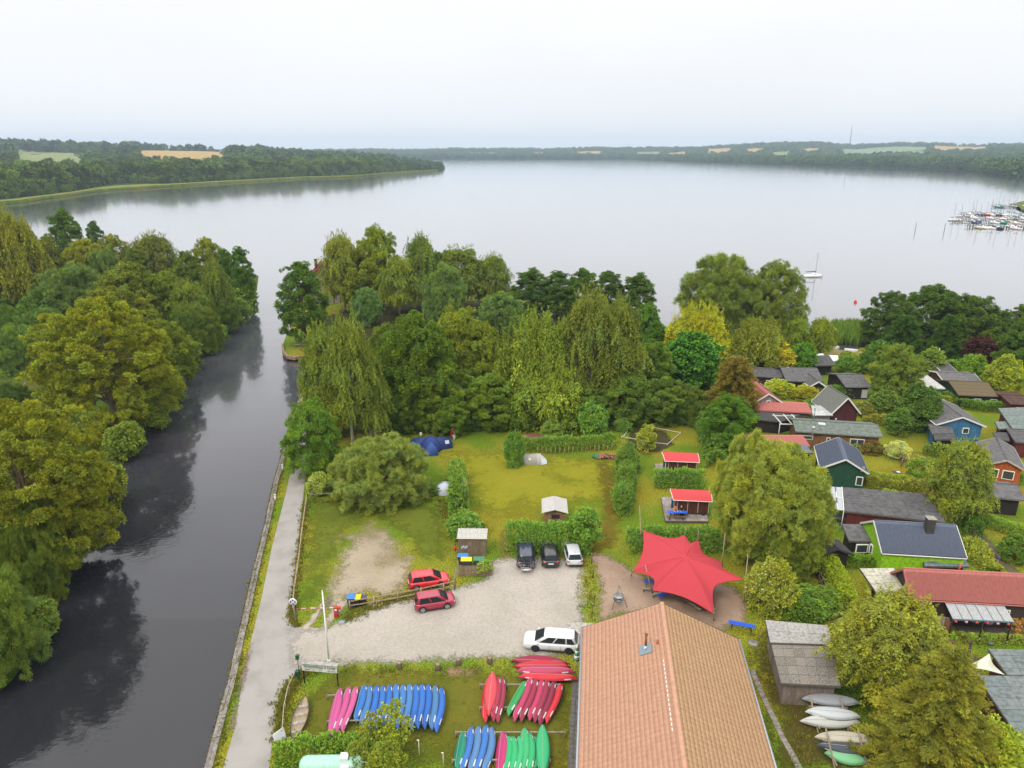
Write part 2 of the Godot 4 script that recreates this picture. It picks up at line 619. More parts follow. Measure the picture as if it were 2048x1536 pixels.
func conifer_crown(seed_: int, w: float, h: float, whorls: int, l: float, lw: float) -> Array:
	rng.seed = seed_
	var centres := []
	for k in whorls:
		var u := float(k) / whorls
		var y := h * (0.04 + 0.94 * u)
		var reach := w * 0.5 * pow(1.0 - u, 0.5 if seed_ % 2 else 0.8) * rng.randf_range(0.8, 1.12) + 0.15
		var arms := int(7 + 6 * (1.0 - u))
		for j in arms:
			var a := TAU * (j + rng.randf() * 0.7) / arms
			var dir := Vector3(cos(a), 0.1, sin(a))
			var len_ := reach * rng.randf_range(0.7, 1.1)
			var v := rng.randf_range(0.6, 0.95)
			var warm := rng.randf_range(0.1, 0.6)
			var n := int(len_ / (l * 0.45)) + 2
			for i in n:
				var t := float(i + 1) / n
				var p := Vector3(0, y, 0) + dir * len_ * t + Vector3.UP * (sin(t * 2.2) * 0.25 - t * t * 0.45) * len_ * 0.5
				for s in 2:
					emit(p + rand_unit() * 0.15, dir * (0.8 if s == 0 else 0.4) + rand_unit() * 0.35 + Vector3.UP * 0.05, l * rng.randf_range(0.7, 1.2), v * rng.randf_range(0.8, 1.1), clampf(warm + (0.3 if t > 0.85 else 0.0), 0, 1))
			if j % 4 == 0:
				centres.append(Vector3(0, y, 0) + dir * len_ * 0.6)
	return centres
# the kinds, each in a few variants: [crown mesh, trunk mesh, width, height]
var kinds := {}
func kind_of(sort: String, variant: int) -> Array:
	var key := "%s%d" % [sort, variant]
	if kinds.has(key):
		return kinds[key]
	var s := 100 + variant * 37
	var w := 10.0
	var h := 14.0
	var base := 0.25
	var cs: Array
	var r := 0.3
	var limbs := 12
	var leaves := ""
	sprays_on = sort in ["ash", "alder", "oak", "willow", "weeping", "birch", "conifer", "sallow"]
	match sort:
		"ash":  # big dome, leaves in upturned tufts
			w = 17.0; h = 19.0; base = 0.03; r = 0.5; limbs = 60; leaves = "tuft"
			cs = broad_crown(s, w, h, base, 500, 0.047, 9, 5, 0.48, 0.17, -0.25, 1.0, 0.62, 0.7)
		"alder":
			w = 8.0; h = 17.0; base = 0.06; leaves = "broad"
			cs = broad_crown(s + 1, w, h, base, 190, 0.08, 9, 5, 0.44, 0.22, 0.0, 1.0, 0.8, 0.3, 0.22)
		"oak":
			w = 11.0; h = 14.0; base = 0.05; leaves = "broad"
			cs = broad_crown(s + 2, w, h, base, 260, 0.066, 9, 5, 0.44, 0.20, 0.0, 1.0, 0.8, 0.3, 0.15)
		"willow":
			w = 12.0; h = 13.0; base = 0.03; r = 0.4; limbs = 20; leaves = "narrow"
			cs = broad_crown(s + 3, w, h, base, 330, 0.060, 9, 6, 0.50, 0.10, -0.35, 1.0, 1.0, 0.5)
		"weeping":
			w = 10.0; h = 12.0; base = 0.0; leaves = "strand"
			cs = birch_crown(s + 4, w, h, base, 46, 34, 3.4, 0.40, 0.11, 2.4, 0.12)
		"birch":
			w = 7.0; h = 17.0; base = 0.10; r = 0.25; limbs = 40; leaves = "strand"
			cs = birch_crown(s + 5, w, h, base, 54, 24, 2.1, 0.32, 0.15, 2.8, 0.06)
		"conifer":
			w = 7.0; h = 11.0; base = 0.02; r = 0.25; limbs = 0; leaves = "needle"
			cs = conifer_crown(s + 7, w, h, 28, 0.62, 0.10)
		"sallow":  # low wide grey willow mound
			w = 10.0; h = 6.5; base = 0.0; r = 0.16; limbs = 12; leaves = "narrow"
			cs = broad_crown(s + 9, w, h, base, 290, 0.064, 9, 5, 0.40, 0.11, -0.3, 1.0, 0.85, 0.9)
		"ball":
			w = 6.5; h = 7.0; base = 0.02
			cs = broad_crown(s + 6, w, h, base, 300, 0.06, 24, 5, 0.28, 0.18, 0.25, 0.95, 0.9, 0.2)
		"bush":
			w = 5.0; h = 4.2; base = 0.0; r = 0.1; limbs = 8
			cs = broad_crown(s + 8, w, h, base, 110, 0.10, 28, 5, 0.26, 0.13, 0.0, 1.0, 0.85, 0.8)
		"small":  # slim young garden tree
			w = 4.0; h = 6.5; base = 0.12; r = 0.1; limbs = 8
			cs = broad_crown(s + 10, w, h, base, 80, 0.12, 24, 5, 0.26, 0.14, 0.1)
		"sapling":  # thin see-through tree
			w = 3.0; h = 4.0; base = 0.1; r = 0.05; limbs = 14
			cs = broad_crown(s + 11, w, h, base, 40, 0.11, 12, 5, 0.20, 0.11, 0.0)
	var crown: Resource = take_sprays(spray_mesh(leaves, s)) if sprays_on else take()
	sprays_on = false
	kinds[key] = [crown, trunk_mesh(s, h, maxf(base, 0.05), r, cs, limbs), w, h]
	return kinds[key]
func bark(sort: String) -> StandardMaterial3D:
	if sort == "birch":
		return worn(0.55, 0.52, 0.47, 0.8, "moss", 1.6)
	if sort == "weeping" or sort == "ash":
		return worn(0.30, 0.23, 0.15, 0.9, "grime", 1.2)
	return worn(0.13, 0.10, 0.075, 0.9, "grime", 1.2)
# called, sort, variant, place, height, width, colour of the leaves, label
func plant(called: String, sort: String, variant: int, at: Vector3, h: float, w: float, col: Color, label: String, group := "") -> Node3D:
	var k := kind_of(sort, variant)
	var o := thing(called, label, "tree" if not called.contains("bush") and not called.contains("shrub") else "bush", at, fposmod(at.x * 1.7 + at.z * 2.3, TAU), group)
	var s := Vector3(w / k[2], h / k[3], w / k[2])
	var t := part("trunk", k[1], bark(sort), o)
	t.scale = s
	var c: GeometryInstance3D
	if k[0] is MultiMesh:
		c = MultiMeshInstance3D.new()
		c.multimesh = k[0]
		c.name = "crown"
		c.set_meta("kind", "stuff")
		c.material_override = leafy(col.r, col.g, col.b)
		o.add_child(c)
	else:
		c = part("crown", k[0], leafy(col.r, col.g, col.b), o)
	c.scale = s
	if called == "flowering_bush":
		rng.seed = int(at.x * 10)
		for q in 260:
			var d := rand_unit()
			d.y = absf(d.y) * 1.2 - 0.25
			var p := Vector3(0, h * 0.45, 0) + d * Vector3(w * 0.50, h * 0.56, w * 0.50)
			leaf(p, rand_unit(), (d + rand_unit() * 0.4).normalized(), rng.randf_range(0.10, 0.20), 0.12, Color(0.52, 0.48, 0.26))
		var bl := mat(1, 1, 1, 0.8).duplicate() as StandardMaterial3D
		bl.vertex_color_use_as_albedo = true
		part("blossom", take(), bl, o).set_meta("kind", "stuff")
	return o
# a clipped or loose row of bushes along a line, one thing
func hedge(called: String, label: String, line: PackedVector2Array, w: float, h: float, col: Color, l: float, lw: float, dense: float, seed_: int, clipped := 0.0, group := "") -> Node3D:
	rng.seed = seed_
	var wild := 0.65 if called.begins_with("under") or called.begins_with("garden") else 0.3
	var st := smooth_start()
	var pts := along(line, 0.5)
	for q in pts:
		var n := Vector2(-q[1].y, q[1].x)
		var wob := 1.0 + (1.0 - clipped) * wild * noise_a.get_noise_2d(q[0].x * 0.5 + seed_, q[0].y * 0.5)
		for s in int(dense * 0.5):
			var u := rng.randf_range(-1.0, 1.0)
			var t := rng.randf_range(0.02, 1.0)
			var edge := rng.randf() < 0.75
			var x := signf(u) * rng.randf_range(0.8, 1.0) if edge and rng.randf() < 0.6 else u
			if edge and absf(x) < 0.8:
				t = rng.randf_range(0.85, 1.02)
			var round_ := lerpf(sqrt(maxf(0.0, 1.0 - pow(t, 3.0) * 0.8)), 1.0, clipped)
			var p2: Vector2 = q[0] + n * x * w * 0.5 * round_ * wob + q[1] * rng.randf_range(-0.3, 0.3)
			var p := Vector3(p2.x, t * h * wob, p2.y)
			var g := 0.5 + 0.5 * noise_a.get_noise_3d(p.x * 0.9, p.y * 0.9, p.z * 0.9 + seed_)
			var out := Vector3(n.x * x, 0.35 + t, n.y * x).normalized()
			sprig(p, out, 4, l, lw, lerpf(0.8, 0.6, clipped), -0.1 if clipped < 0.5 else 0.0, lerpf(0.6, 0.98, g), rng.randf_range(0.2, 0.8))
		if int(q[0].x * 3.0 + q[0].y * 5.0) % 2 == 0:
			tube(st, [Vector3(q[0].x, -0.05, q[0].y), Vector3(q[0].x + rng.randf_range(-0.1, 0.1), h * 0.75, q[0].y)], 0.04, 0.02, 4)
	var mid: Vector2 = line[0].lerp(line[-1], 0.5)
	var at := Vector3(mid.x, 0, mid.y)
	for i in V.size():
		V[i] -= at
	var o := thing(called, label, "hedge", at, 0.0, group)
	part("foliage", take(), leafy(col.r, col.g, col.b), o).set_meta("kind", "stuff")
	var b := part("stems", smooth(st), worn(0.13, 0.10, 0.07, 0.9, "grime", 1.2), o)
	b.position = -at
	return o
func build_trees() -> void:
	for t in [
		["ash_tree", "ash", 0, -60.8, -101.5, 19.6, 20.1, 0.2, 0.185, 0.035, "great yellow-green domed ash leaning over the canal from its west bank"],
		["ash_tree", "ash", 1, -47.7, -62.8, 18.2, 16.1, 0.19, 0.17, 0.035, "big yellowish tree with forked brown trunk on the near west bank"],
		["willow_tree", "sallow", 0, -42.7, -48, 7.8, 8.4, 0.13, 0.155, 0.06, "rounded grey-green willow at the water, nearest on the west bank"],
		["bush_tree", "sallow", 1, -45.9, -58.1, 9.3, 7, 0.13, 0.145, 0.045, "low olive willow below the forked yellowish tree on the bank"],
		["willow_bush", "sallow", 0, -94.5, -131.9, 8, 10.8, 0.14, 0.18, 0.075, "round grey-green willow bush at the edge of the small clearing"],
		["willow_bush", "sallow", 1, -98.1, -144.6, 8.6, 11.5, 0.13, 0.17, 0.075, "grey-green willow bush behind the round one by the clearing"],
		["willow_bush", "sallow", 1, -107.3, -144.6, 9.6, 12.5, 0.11, 0.15, 0.05, "dark green willow bush at the far left of the clearing"],
		["willow_bush", "sallow", 0, -76, -99.5, 7.1, 8.9, 0.1, 0.13, 0.06, "dark grey willow bush with dead twigs below the clearing"],
		["poplar_tree", "birch", 0, -117.5, -172.6, 25.2, 8.5, 0.19, 0.165, 0.04, "tall yellowish poplar with bare brown trunk, right of its pair"],
		["poplar_tree", "birch", 1, -121.6, -172.6, 27.6, 9.7, 0.2, 0.17, 0.04, "tall yellowish poplar with bare brown trunk, left of its pair"],
		["poplar_tree", "oak", 2, -134.6, -184.2, 26.3, 14.2, 0.16, 0.15, 0.04, "broad yellow-green tree at the skyline beside the two poplars"],
		["alder_tree", "alder", 0, -142.8, -230, 23, 12.2, 0.09, 0.13, 0.03, "dark green lumpy tree standing tallest at the skyline of the west wood"],
		["alder_tree", "alder", 1, -133.4, -230, 19.6, 7.4, 0.075, 0.11, 0.03, "narrow dark green tree at the skyline, second of the west wood"],
		["tree", "oak", 2, -122.3, -204.7, 16.1, 15.8, 0.22, 0.19, 0.03, "bright yellow tree beneath the skyline alders of the west wood"],
		["tree", "oak", 0, -125.3, -190.6, 18.8, 12.1, 0.15, 0.14, 0.04, "olive tree between the poplars and the bright yellow tree"],
		["tree", "oak", 1, -113.8, -204.7, 17.2, 11.5, 0.19, 0.175, 0.04, "yellow-green tree with feathery top behind the silver willows"],
		["tree", "birch", 2, -102.9, -204.7, 17.8, 12.9, 0.14, 0.13, 0.05, "brownish-green birch-like tree at the lake edge of the west wood"],
		["tree", "alder", 1, -104.8, -197.4, 15.3, 8.4, 0.13, 0.14, 0.045, "olive alder beside the brownish tree in the west wood"],
		["tree", "oak", 1, -81, -190.6, 17.9, 11.3, 0.19, 0.18, 0.03, "yellow-green tree with open crown near the canal mouth"],
		["alder_tree", "alder", 0, -74.2, -184.2, 16.1, 7.3, 0.07, 0.11, 0.03, "dark alder just left of the last tree at the canal mouth"],
		["alder_tree", "alder", 1, -69.2, -181.2, 17.7, 6.9, 0.075, 0.12, 0.03, "dark green alder at the very mouth of the canal, west side"],
		["alder_tree", "alder", 0, -84, -184.2, 15.7, 8.6, 0.11, 0.13, 0.035, "middle green alder between the brownish tree and the canal mouth"],
		["willow_tree", "willow", 0, -100.8, -162.2, 15.2, 13.9, 0.14, 0.17, 0.09, "silvery willow in the middle of the west wood"],
		["willow_tree", "willow", 1, -108.5, -167.3, 13.3, 10.7, 0.15, 0.18, 0.1, "silvery willow next to the poplar trunks in the west wood"],
		["willow_tree", "willow", 0, -98.7, -172.6, 17.2, 9.8, 0.15, 0.18, 0.1, "pale silvery willow top beneath the feathery yellow-green tree"],
		["tree", "oak", 2, -81.1, -148.7, 18.1, 14.9, 0.145, 0.145, 0.045, "broad olive tree behind the great ash"],
		["tree", "oak", 0, -76.6, -153, 15.6, 13.1, 0.14, 0.15, 0.04, "broad olive tree right of another, behind the great ash"],
		["tree", "ash", 1, -78.3, -137.1, 15.2, 16.8, 0.165, 0.155, 0.04, "wide olive-yellow tree directly behind the great domed ash"],
		["tree", "birch", 2, -71, -153, 13.4, 8.8, 0.14, 0.15, 0.05, "olive birch on the canal side of the west wood"],
		["birch_tree", "birch", 0, -68.2, -162.2, 16.4, 6.9, 0.13, 0.14, 0.05, "thin birch with bare upright trunk above the canal bend"],
		["shrub_tree", "bush", 0, -70.7, -181.2, 8.5, 9, 0.12, 0.16, 0.06, "grey-green bushy willow right behind the reeds at the canal mouth"],
		["shrub_tree", "sallow", 1, -69.5, -162.2, 8.3, 11.6, 0.12, 0.155, 0.06, "low green willow hanging over the canal bend"],
		["shrub_tree", "sallow", 0, -66.9, -144.6, 9.1, 11.5, 0.12, 0.14, 0.045, "olive willow leaning over the water below the thin birch"],
		["shrub_tree", "oak", 1, -61.6, -122.5, 11.6, 9.8, 0.14, 0.15, 0.04, "olive tree at the water between canal bend and great ash"],
		["shrub_tree", "bush", 1, -59, -113, 6.2, 6.7, 0.12, 0.14, 0.04, "low bush at the water's edge right of the great ash"],
		["tree", "oak", 0, -123.5, -172.6, 14.8, 13.5, 0.07, 0.1, 0.035, "dark shaded tree under the poplars at the left edge"],
		["tree", "oak", 1, -105.5, -157.5, 10.9, 10.2, 0.1, 0.14, 0.06, "dark grey-green tree below the poplar trunks"],
		["willow_bush", "bush", 0, -85.3, -137.1, 8.2, 7, 0.13, 0.17, 0.07, "grey-green bush pressed against the left of the great ash"],
		["willow_bush", "sallow", 0, -111.1, -172.6, 10, 11.1, 0.12, 0.15, 0.07, "silvery low willow between dark tree and bright yellow tree"],
		["alder_tree", "alder", 1, -44.6, -148.7, 18.8, 11.2, 0.085, 0.125, 0.035, "tall dark alder on the tip of the point between canal and lake"],
		["birch_tree", "birch", 2, -44.1, -184.2, 20, 10.1, 0.18, 0.165, 0.05, "tall yellowish birch in front of the half-timbered house"],
		["tree", "oak", 0, -36, -190.6, 21.4, 13.4, 0.17, 0.18, 0.03, "tallest bright green tree at the lake edge of the point"],
		["tree", "oak", 1, -39.9, -184.2, 16.3, 14.3, 0.17, 0.165, 0.035, "yellow-green tree between the house birch and the tallest tree"],
		["birch_tree", "birch", 2, -28.7, -178.2, 15, 9.6, 0.16, 0.165, 0.045, "birch with drooping yellow-green twigs under the tallest tree"],
		["willow_tree", "birch", 0, -23.5, -184.2, 19.8, 9.4, 0.13, 0.15, 0.06, "slender grey-green tree with pointed top beside the lake"],
		["birch_tree", "birch", 1, -13.1, -184.2, 16.7, 12.4, 0.13, 0.14, 0.05, "wide olive birch in the middle of the lake-edge row"],
		["birch_tree", "birch", 2, -5.1, -184.2, 14.7, 9.1, 0.14, 0.15, 0.05, "thin olive birch at the end of the birches by the lake"],
		["alder_tree", "oak", 0, -19.6, -190.6, 14.9, 12.1, 0.1, 0.13, 0.035, "dense green tree between the slender tree and the wide birch"],
		["willow_tree", "willow", 1, -34.8, -167.3, 9.1, 7.4, 0.15, 0.21, 0.13, "small silver-blue willow in the garden behind the house birch"],
		["willow_tree", "willow", 0, -16.2, -167.3, 14.4, 10.7, 0.15, 0.19, 0.1, "pale silver willow in front of the lake-edge birches"],
		["willow_tree", "willow", 1, -2.7, -157.5, 9.8, 10.7, 0.14, 0.185, 0.1, "rounded silver willow left of the dark alders"],
		["alder_tree", "alder", 0, 4.9, -178.2, 12.1, 11.4, 0.065, 0.1, 0.03, "dark alder at the left end of the lakeside alder row", "lakeside alder row"],
		["alder_tree", "alder", 1, 11.5, -175.4, 12.2, 9.6, 0.065, 0.1, 0.03, "dark alder with see-through crown, second in the lakeside row", "lakeside alder row"],
		["alder_tree", "alder", 0, 17.5, -172.6, 13, 9.8, 0.07, 0.105, 0.03, "dark alder in the middle of the lakeside alder row", "lakeside alder row"],
		["alder_tree", "alder", 1, 23.7, -172.6, 12.8, 9.5, 0.065, 0.1, 0.03, "dark alder right of the middle in the lakeside row", "lakeside alder row"],
		["alder_tree", "alder", 0, 30.4, -169.9, 12.3, 10.2, 0.07, 0.105, 0.03, "broad dark alder at the right end of the lakeside row", "lakeside alder row"],
		["tree", "oak", 0, 28.8, -148.7, 9.3, 6.9, 0.09, 0.15, 0.03, "bright leafy green tree at the foot of the lakeside alders"],
		["birch_tree", "birch", 1, -26.8, -95.6, 17, 6.5, 0.15, 0.16, 0.05, "weeping birch nearest the canal in the front birch group"],
		["birch_tree", "birch", 2, -22.5, -92.8, 19, 6.6, 0.145, 0.15, 0.048, "tallest birch with straight white trunk in the front group"],
		["birch_tree", "birch", 0, -20.3, -94.6, 14.5, 5.4, 0.14, 0.15, 0.05, "lower drooping birch on the right of the front birch group"],
		["tree", "birch", 1, -26.5, -99.5, 11, 5.2, 0.15, 0.165, 0.05, "light green birch filling the middle of the front birch group"],
		["tree", "oak", 2, -14.3, -101.5, 17.6, 12.7, 0.09, 0.12, 0.03, "dense dark green tree behind the blue tents"],
		["tree", "oak", 0, -9.2, -113, 16.1, 12.4, 0.175, 0.175, 0.04, "full yellow-topped tree behind the dense dark one"],
		["tree", "oak", 1, -19.4, -105.9, 14.7, 7.8, 0.12, 0.14, 0.04, "green tree between front birches and the dense dark tree"],
		["tree", "oak", 2, -4.9, -110.5, 14.4, 9.7, 0.16, 0.165, 0.045, "olive-yellow tree in the middle of the wood behind the camp"],
		["willow_tree", "weeping", 0, 3.5, -105.9, 16.2, 10.1, 0.155, 0.17, 0.045, "weeping willow with yellow-green curtains behind the camp"],
		["willow_tree", "weeping", 1, 5.1, -101.5, 10, 9.8, 0.16, 0.175, 0.045, "lower weeping willow in front of the yellow-green one"],
		["birch_tree", "birch", 2, 12.3, -105.9, 20.5, 8.2, 0.13, 0.13, 0.05, "tall olive birch with white stems in the middle of the wood"],
		["birch_tree", "birch", 0, 16.6, -105.9, 18.9, 7.4, 0.125, 0.13, 0.05, "tall olive birch right beside another in the middle wood"],
		["birch_tree", "birch", 1, 9.4, -108.2, 14.9, 6, 0.14, 0.145, 0.05, "shorter olive birch on the left of the two tall ones"],
		["tree", "alder", 0, -16.4, -97.9, 8, 4.8, 0.11, 0.14, 0.04, "slim green alder at the meadow edge left of the leaning canoes"],
		["tree", "oak", 0, -10.8, -99.5, 9.1, 8.3, 0.12, 0.14, 0.04, "round green sallow over the leaning canoes"],
		["tree", "oak", 1, -9, -97.9, 6, 6.2, 0.105, 0.14, 0.035, "low leafy sallow just above the leaning canoes"],
		["tree", "oak", 2, -3, -100.5, 8.8, 8.4, 0.125, 0.155, 0.04, "round leafy sallow at the meadow edge right of the canoes"],
		["tree", "sallow", 0, 1.2, -101.1, 4.4, 6.8, 0.11, 0.15, 0.035, "low bright sallow at the meadow edge below the weeping willow"],
		["tree", "oak", 1, 9, -102.6, 6.9, 8.4, 0.11, 0.14, 0.04, "dark leafy sallow beneath the middle birches"],
		["tree", "oak", 2, 13.3, -103.2, 5.1, 7.7, 0.1, 0.13, 0.045, "dark leafy sallow behind the round willow bush"],
		["tree", "oak", 0, 17.9, -102.6, 8.1, 8.6, 0.1, 0.13, 0.045, "shady sallow behind the roped bed, left one"],
		["tree", "oak", 1, 22.9, -102.6, 7.3, 8.4, 0.105, 0.135, 0.045, "shady sallow behind the roped bed, middle one"],
		["tree", "sallow", 1, 27.4, -103.6, 5.4, 7, 0.115, 0.14, 0.05, "olive sallow left of the reddish spruce"],
		["tree", "oak", 0, 23.6, -115.6, 9.8, 8.5, 0.1, 0.135, 0.04, "round-headed green tree left of the dark chestnut ball"],
		["tree", "oak", 1, -6.6, -121.1, 7.4, 8, 0.13, 0.16, 0.05, "light green bush-like tree in a gap of the wood"],
		["tree", "alder", 1, -7.3, -103.6, 8.6, 5.4, 0.13, 0.16, 0.05, "pale green alder between two round sallows"],
		["chestnut_tree", "ball", 0, 31.8, -121.1, 9.8, 10.5, 0.05, 0.115, 0.03, "dark green chestnut with dense ball-shaped crown"],
		["willow_tree", "weeping", 1, 36.1, -133.6, 11.8, 9.7, 0.29, 0.25, 0.035, "golden weeping willow above the chestnut ball"],
		["willow_tree", "willow", 0, 44.6, -148.7, 19.2, 18.3, 0.165, 0.18, 0.07, "huge grey-green willow by the lake, left of two"],
		["willow_tree", "willow", 1, 53.9, -144.6, 18.5, 13.5, 0.165, 0.175, 0.07, "huge grey-green willow by the lake, right of two"],
		["willow_tree", "weeping", 0, 46.8, -130.3, 9.8, 8.7, 0.16, 0.15, 0.04, "drooping olive willow in front of the huge right willow"],
		["tree", "birch", 2, 57.1, -138.9, 8.6, 5.8, 0.15, 0.17, 0.04, "yellow-green birch behind the round clipped tree"],
		["tree", "birch", 0, 62.3, -138.9, 8.3, 5.4, 0.17, 0.18, 0.04, "yellow-green birch next to the reed bed"],
		["garden_tree", "small", 0, 50.2, -128.6, 5.6, 5.3, 0.34, 0.25, 0.04, "orange-yellow leafed garden tree beside the round clipped one"],
		["garden_tree", "ball", 1, 55.2, -129.6, 5.5, 5.5, 0.075, 0.145, 0.03, "bright green tree clipped into a ball behind the sheds"],
		["garden_bush", "bush", 0, 44.4, -138.9, 3.5, 3.6, 0.32, 0.27, 0.03, "bright yellow bush at the foot of the golden willow"],
		["tree", "alder", 0, 28.7, -137.1, 8.2, 5, 0.07, 0.12, 0.03, "small dark tree at the shore between alders and golden willow"],
		["spruce_tree", "conifer", 0, 33.6, -101.5, 11, 8.5, 0.17, 0.115, 0.05, "reddish-brown spruce left of the red-roofed house"],
		["maple_tree", "oak", 0, 30.3, -91.9, 8.2, 8.1, 0.075, 0.125, 0.03, "leafy dark green maple in front of the reddish spruce"],
		["willow_tree", "willow", 1, 26.6, -63.2, 13.1, 10.5, 0.25, 0.24, 0.085, "large yellow-green willow between the cabins and the allotments"],
		["willow_tree", "willow", 0, 24.4, -67.1, 12.6, 6.2, 0.25, 0.24, 0.085, "upright left part of the big yellow-green willow beside the cabins"],
		["tree", "willow", 0, 27.1, -61, 7.7, 6.3, 0.15, 0.16, 0.05, "lower green part-willow under the large one, towards the hedge"],
		["flowering_bush", "bush", 1, 23.6, -55.7, 4.6, 4.2, 0.2, 0.19, 0.05, "flowering elder bush speckled with cream blossoms by the canopy"],
		["willow_tree", "sallow", 1, -16, -78, 7.1, 11.7, 0.2, 0.205, 0.095, "broad olive-grey willow mound above the parked bicycles"],
		["ash_tree", "oak", 0, -25.7, -83.8, 10.3, 7.7, 0.11, 0.16, 0.04, "young green ash arching over the canal road"],
		["flowering_bush", "bush", 0, -23.6, -78.9, 2.5, 3.1, 0.22, 0.23, 0.07, "small cream-flowering elder at the corner of the canal road"],
		["shrub", "small", 1, -6.1, -72.6, 5.4, 2.3, 0.11, 0.16, 0.05, "slender willow shrub beside the bare leaning pole"],
		["shrub", "bush", 1, -5, -68.5, 2.7, 3.9, 0.11, 0.165, 0.055, "willow shrub behind the corrugated bin shed"],
		["shrub", "bush", 0, 11.8, -97.9, 4.7, 4.9, 0.11, 0.175, 0.055, "round light willow bush on the lawn before the wood"],
		["shrub", "small", 0, 5.8, -95.6, 3, 2.8, 0.13, 0.17, 0.06, "thin willow shrub in front of the red earth patch"],
		["shrub", "small", 1, 18.7, -91.1, 4.1, 2.6, 0.2, 0.2, 0.05, "yellowish young shrub in front of the roped bed"],
		["shrub", "bush", 1, 0.3, -86.9, 4.5, 2.7, 0.1, 0.16, 0.05, "willow shrub at the left end of the staked hedge"],
		["shrub", "bush", 0, 15.1, -84.6, 4, 3, 0.11, 0.155, 0.055, "upright willow shrub at the top of the willow column"],
		["shrub", "bush", 1, 13.9, -78.9, 3.4, 2.9, 0.11, 0.155, 0.055, "willow shrub in the middle of the willow column"],
		["shrub", "bush", 0, 12.9, -74.2, 3.2, 2.8, 0.105, 0.155, 0.05, "willow shrub at the lower end of the willow column"],
		["shrub", "small", 0, 7.6, -65.6, 4.8, 3.1, 0.1, 0.16, 0.045, "tall willow shrub at the lamp end of the hedge by the cars"],
		["shrub", "bush", 0, 16.7, -99.5, 1.8, 2.6, 0.11, 0.16, 0.06, "little willow tuft left of the roped bed"],
		["tree", "oak", 1, 79.8, -146.6, 11.9, 11.6, 0.06, 0.085, 0.035, "dark round tree at the left of the lakeside grove"],
		["tree", "oak", 2, 89.7, -148.7, 13.1, 14.5, 0.065, 0.095, 0.035, "highest dark round tree of the lakeside grove"],
		["tree", "oak", 0, 97.4, -146.6, 11.6, 11.6, 0.075, 0.1, 0.035, "dark tree with feathery top in the lakeside grove"],
		["tree", "conifer", 0, 78, -137.1, 9.2, 8, 0.05, 0.085, 0.035, "dark green fir in front of the dark round trees, left of two"],
		["tree", "conifer", 1, 85.5, -135.3, 9.8, 8.3, 0.055, 0.09, 0.035, "dark green fir in front of the lakeside grove, right of two"],
		["tree", "oak", 0, 104.6, -148.7, 7.9, 8.6, 0.06, 0.085, 0.035, "low dark tree between the feathery one and the right edge"],
		["tree", "oak", 1, 110.2, -148.7, 8.8, 9.7, 0.085, 0.105, 0.035, "olive tree on the lake side at the right edge"],
		["tree", "oak", 2, 92.2, -122.5, 12.1, 9.8, 0.075, 0.11, 0.04, "grey-green rounded tree at the right edge in front of the grove"],
		["beech_tree", "bush", 1, 91.4, -131.9, 5.5, 8.9, 0.045, 0.016, 0.028, "dark purple copper beech below the lakeside grove"],
		["garden_tree", "oak", 1, 64.2, -113, 9.6, 8.7, 0.14, 0.16, 0.05, "broad green garden tree hiding the white metal roof"],
		["garden_tree", "bush", 0, 69.1, -128.6, 5.9, 6.2, 0.075, 0.12, 0.04, "dark rounded bush-like tree left of the broad garden tree"],
		["garden_tree", "small", 0, 78.6, -127.1, 5.1, 4.3, 0.13, 0.16, 0.05, "slender light tree behind the green-walled house"],
		["garden_tree", "bush", 1, 85.2, -125.5, 4.1, 4.8, 0.13, 0.19, 0.04, "bright green bushy tree by the mossy roof"],
		["garden_tree", "ball", 0, 84.1, -115.6, 7.2, 6.1, 0.19, 0.2, 0.04, "yellow-green round tree right of the mossy roof"],
		["garden_tree", "ball", 1, 61.1, -99.9, 7, 5.7, 0.065, 0.1, 0.035, "dark round-headed tree left of the green-walled house"],
		["garden_tree", "ball", 0, 59.1, -105.9, 4.2, 4.6, 0.09, 0.12, 0.045, "greyish round tree beside the steep grey gable"],
		["garden_tree", "small", 1, 57.1, -97.5, 4.1, 3.5, 0.07, 0.11, 0.04, "small dark tree with bare trunk in front of the round-headed one"],
		["garden_tree", "bush", 0, 56, -105.9, 2.1, 3.7, 0.14, 0.13, 0.06, "brownish umbrella-shaped tree by the steep grey gable"],
		["birch_tree", "birch", 1, 49.5, -70.9, 10.1, 6.1, 0.16, 0.16, 0.05, "birch in the allotments in front of the orange cabin"],
		["garden_tree", "bush", 1, 38.9, -71.5, 1.9, 1.9, 0.21, 0.18, 0.03, "yellow shrub behind the lime-green house"],
		["garden_tree", "small", 0, 51.2, -81.7, 3.5, 2.5, 0.14, 0.18, 0.05, "young leafy tree on the garden path above the allotment birch"],
		["bush", "bush", 0, 52.7, -89.4, 2.3, 3, 0.32, 0.3, 0.2, "cream flowering shrub beside the timber-walled long hut"],
		["bush", "bush", 1, 49.8, -91.1, 1.7, 3.1, 0.14, 0.1, 0.05, "brownish shrub under the timber-walled long hut"],
		["bush", "bush", 0, 48.4, -105.9, 2.5, 4, 0.1, 0.17, 0.06, "green shrub behind the red-roofed house"],
		["bush", "bush", 1, 64.1, -128.6, 3, 5.3, 0.09, 0.14, 0.04, "green bush beside the dark L-shaped hut"],
		["bush", "bush", 0, 46.2, -115.6, 2.5, 5.2, 0.23, 0.22, 0.04, "yellow-green bush in front of the dark L-shaped hut"],
		["bush", "bush", 1, 49.5, -113, 2.2, 4.2, 0.22, 0.18, 0.03, "golden bush above the red-roofed house"],
		["bush", "bush", 0, 51.7, -63.7, 2.6, 3.1, 0.08, 0.12, 0.035, "dark bush at the right edge by the flagged path"],
		["bush", "bush", 1, 28.8, -55.7, 1.9, 2.8, 0.1, 0.14, 0.04, "dark undergrowth bush beside the grassy ditch"],
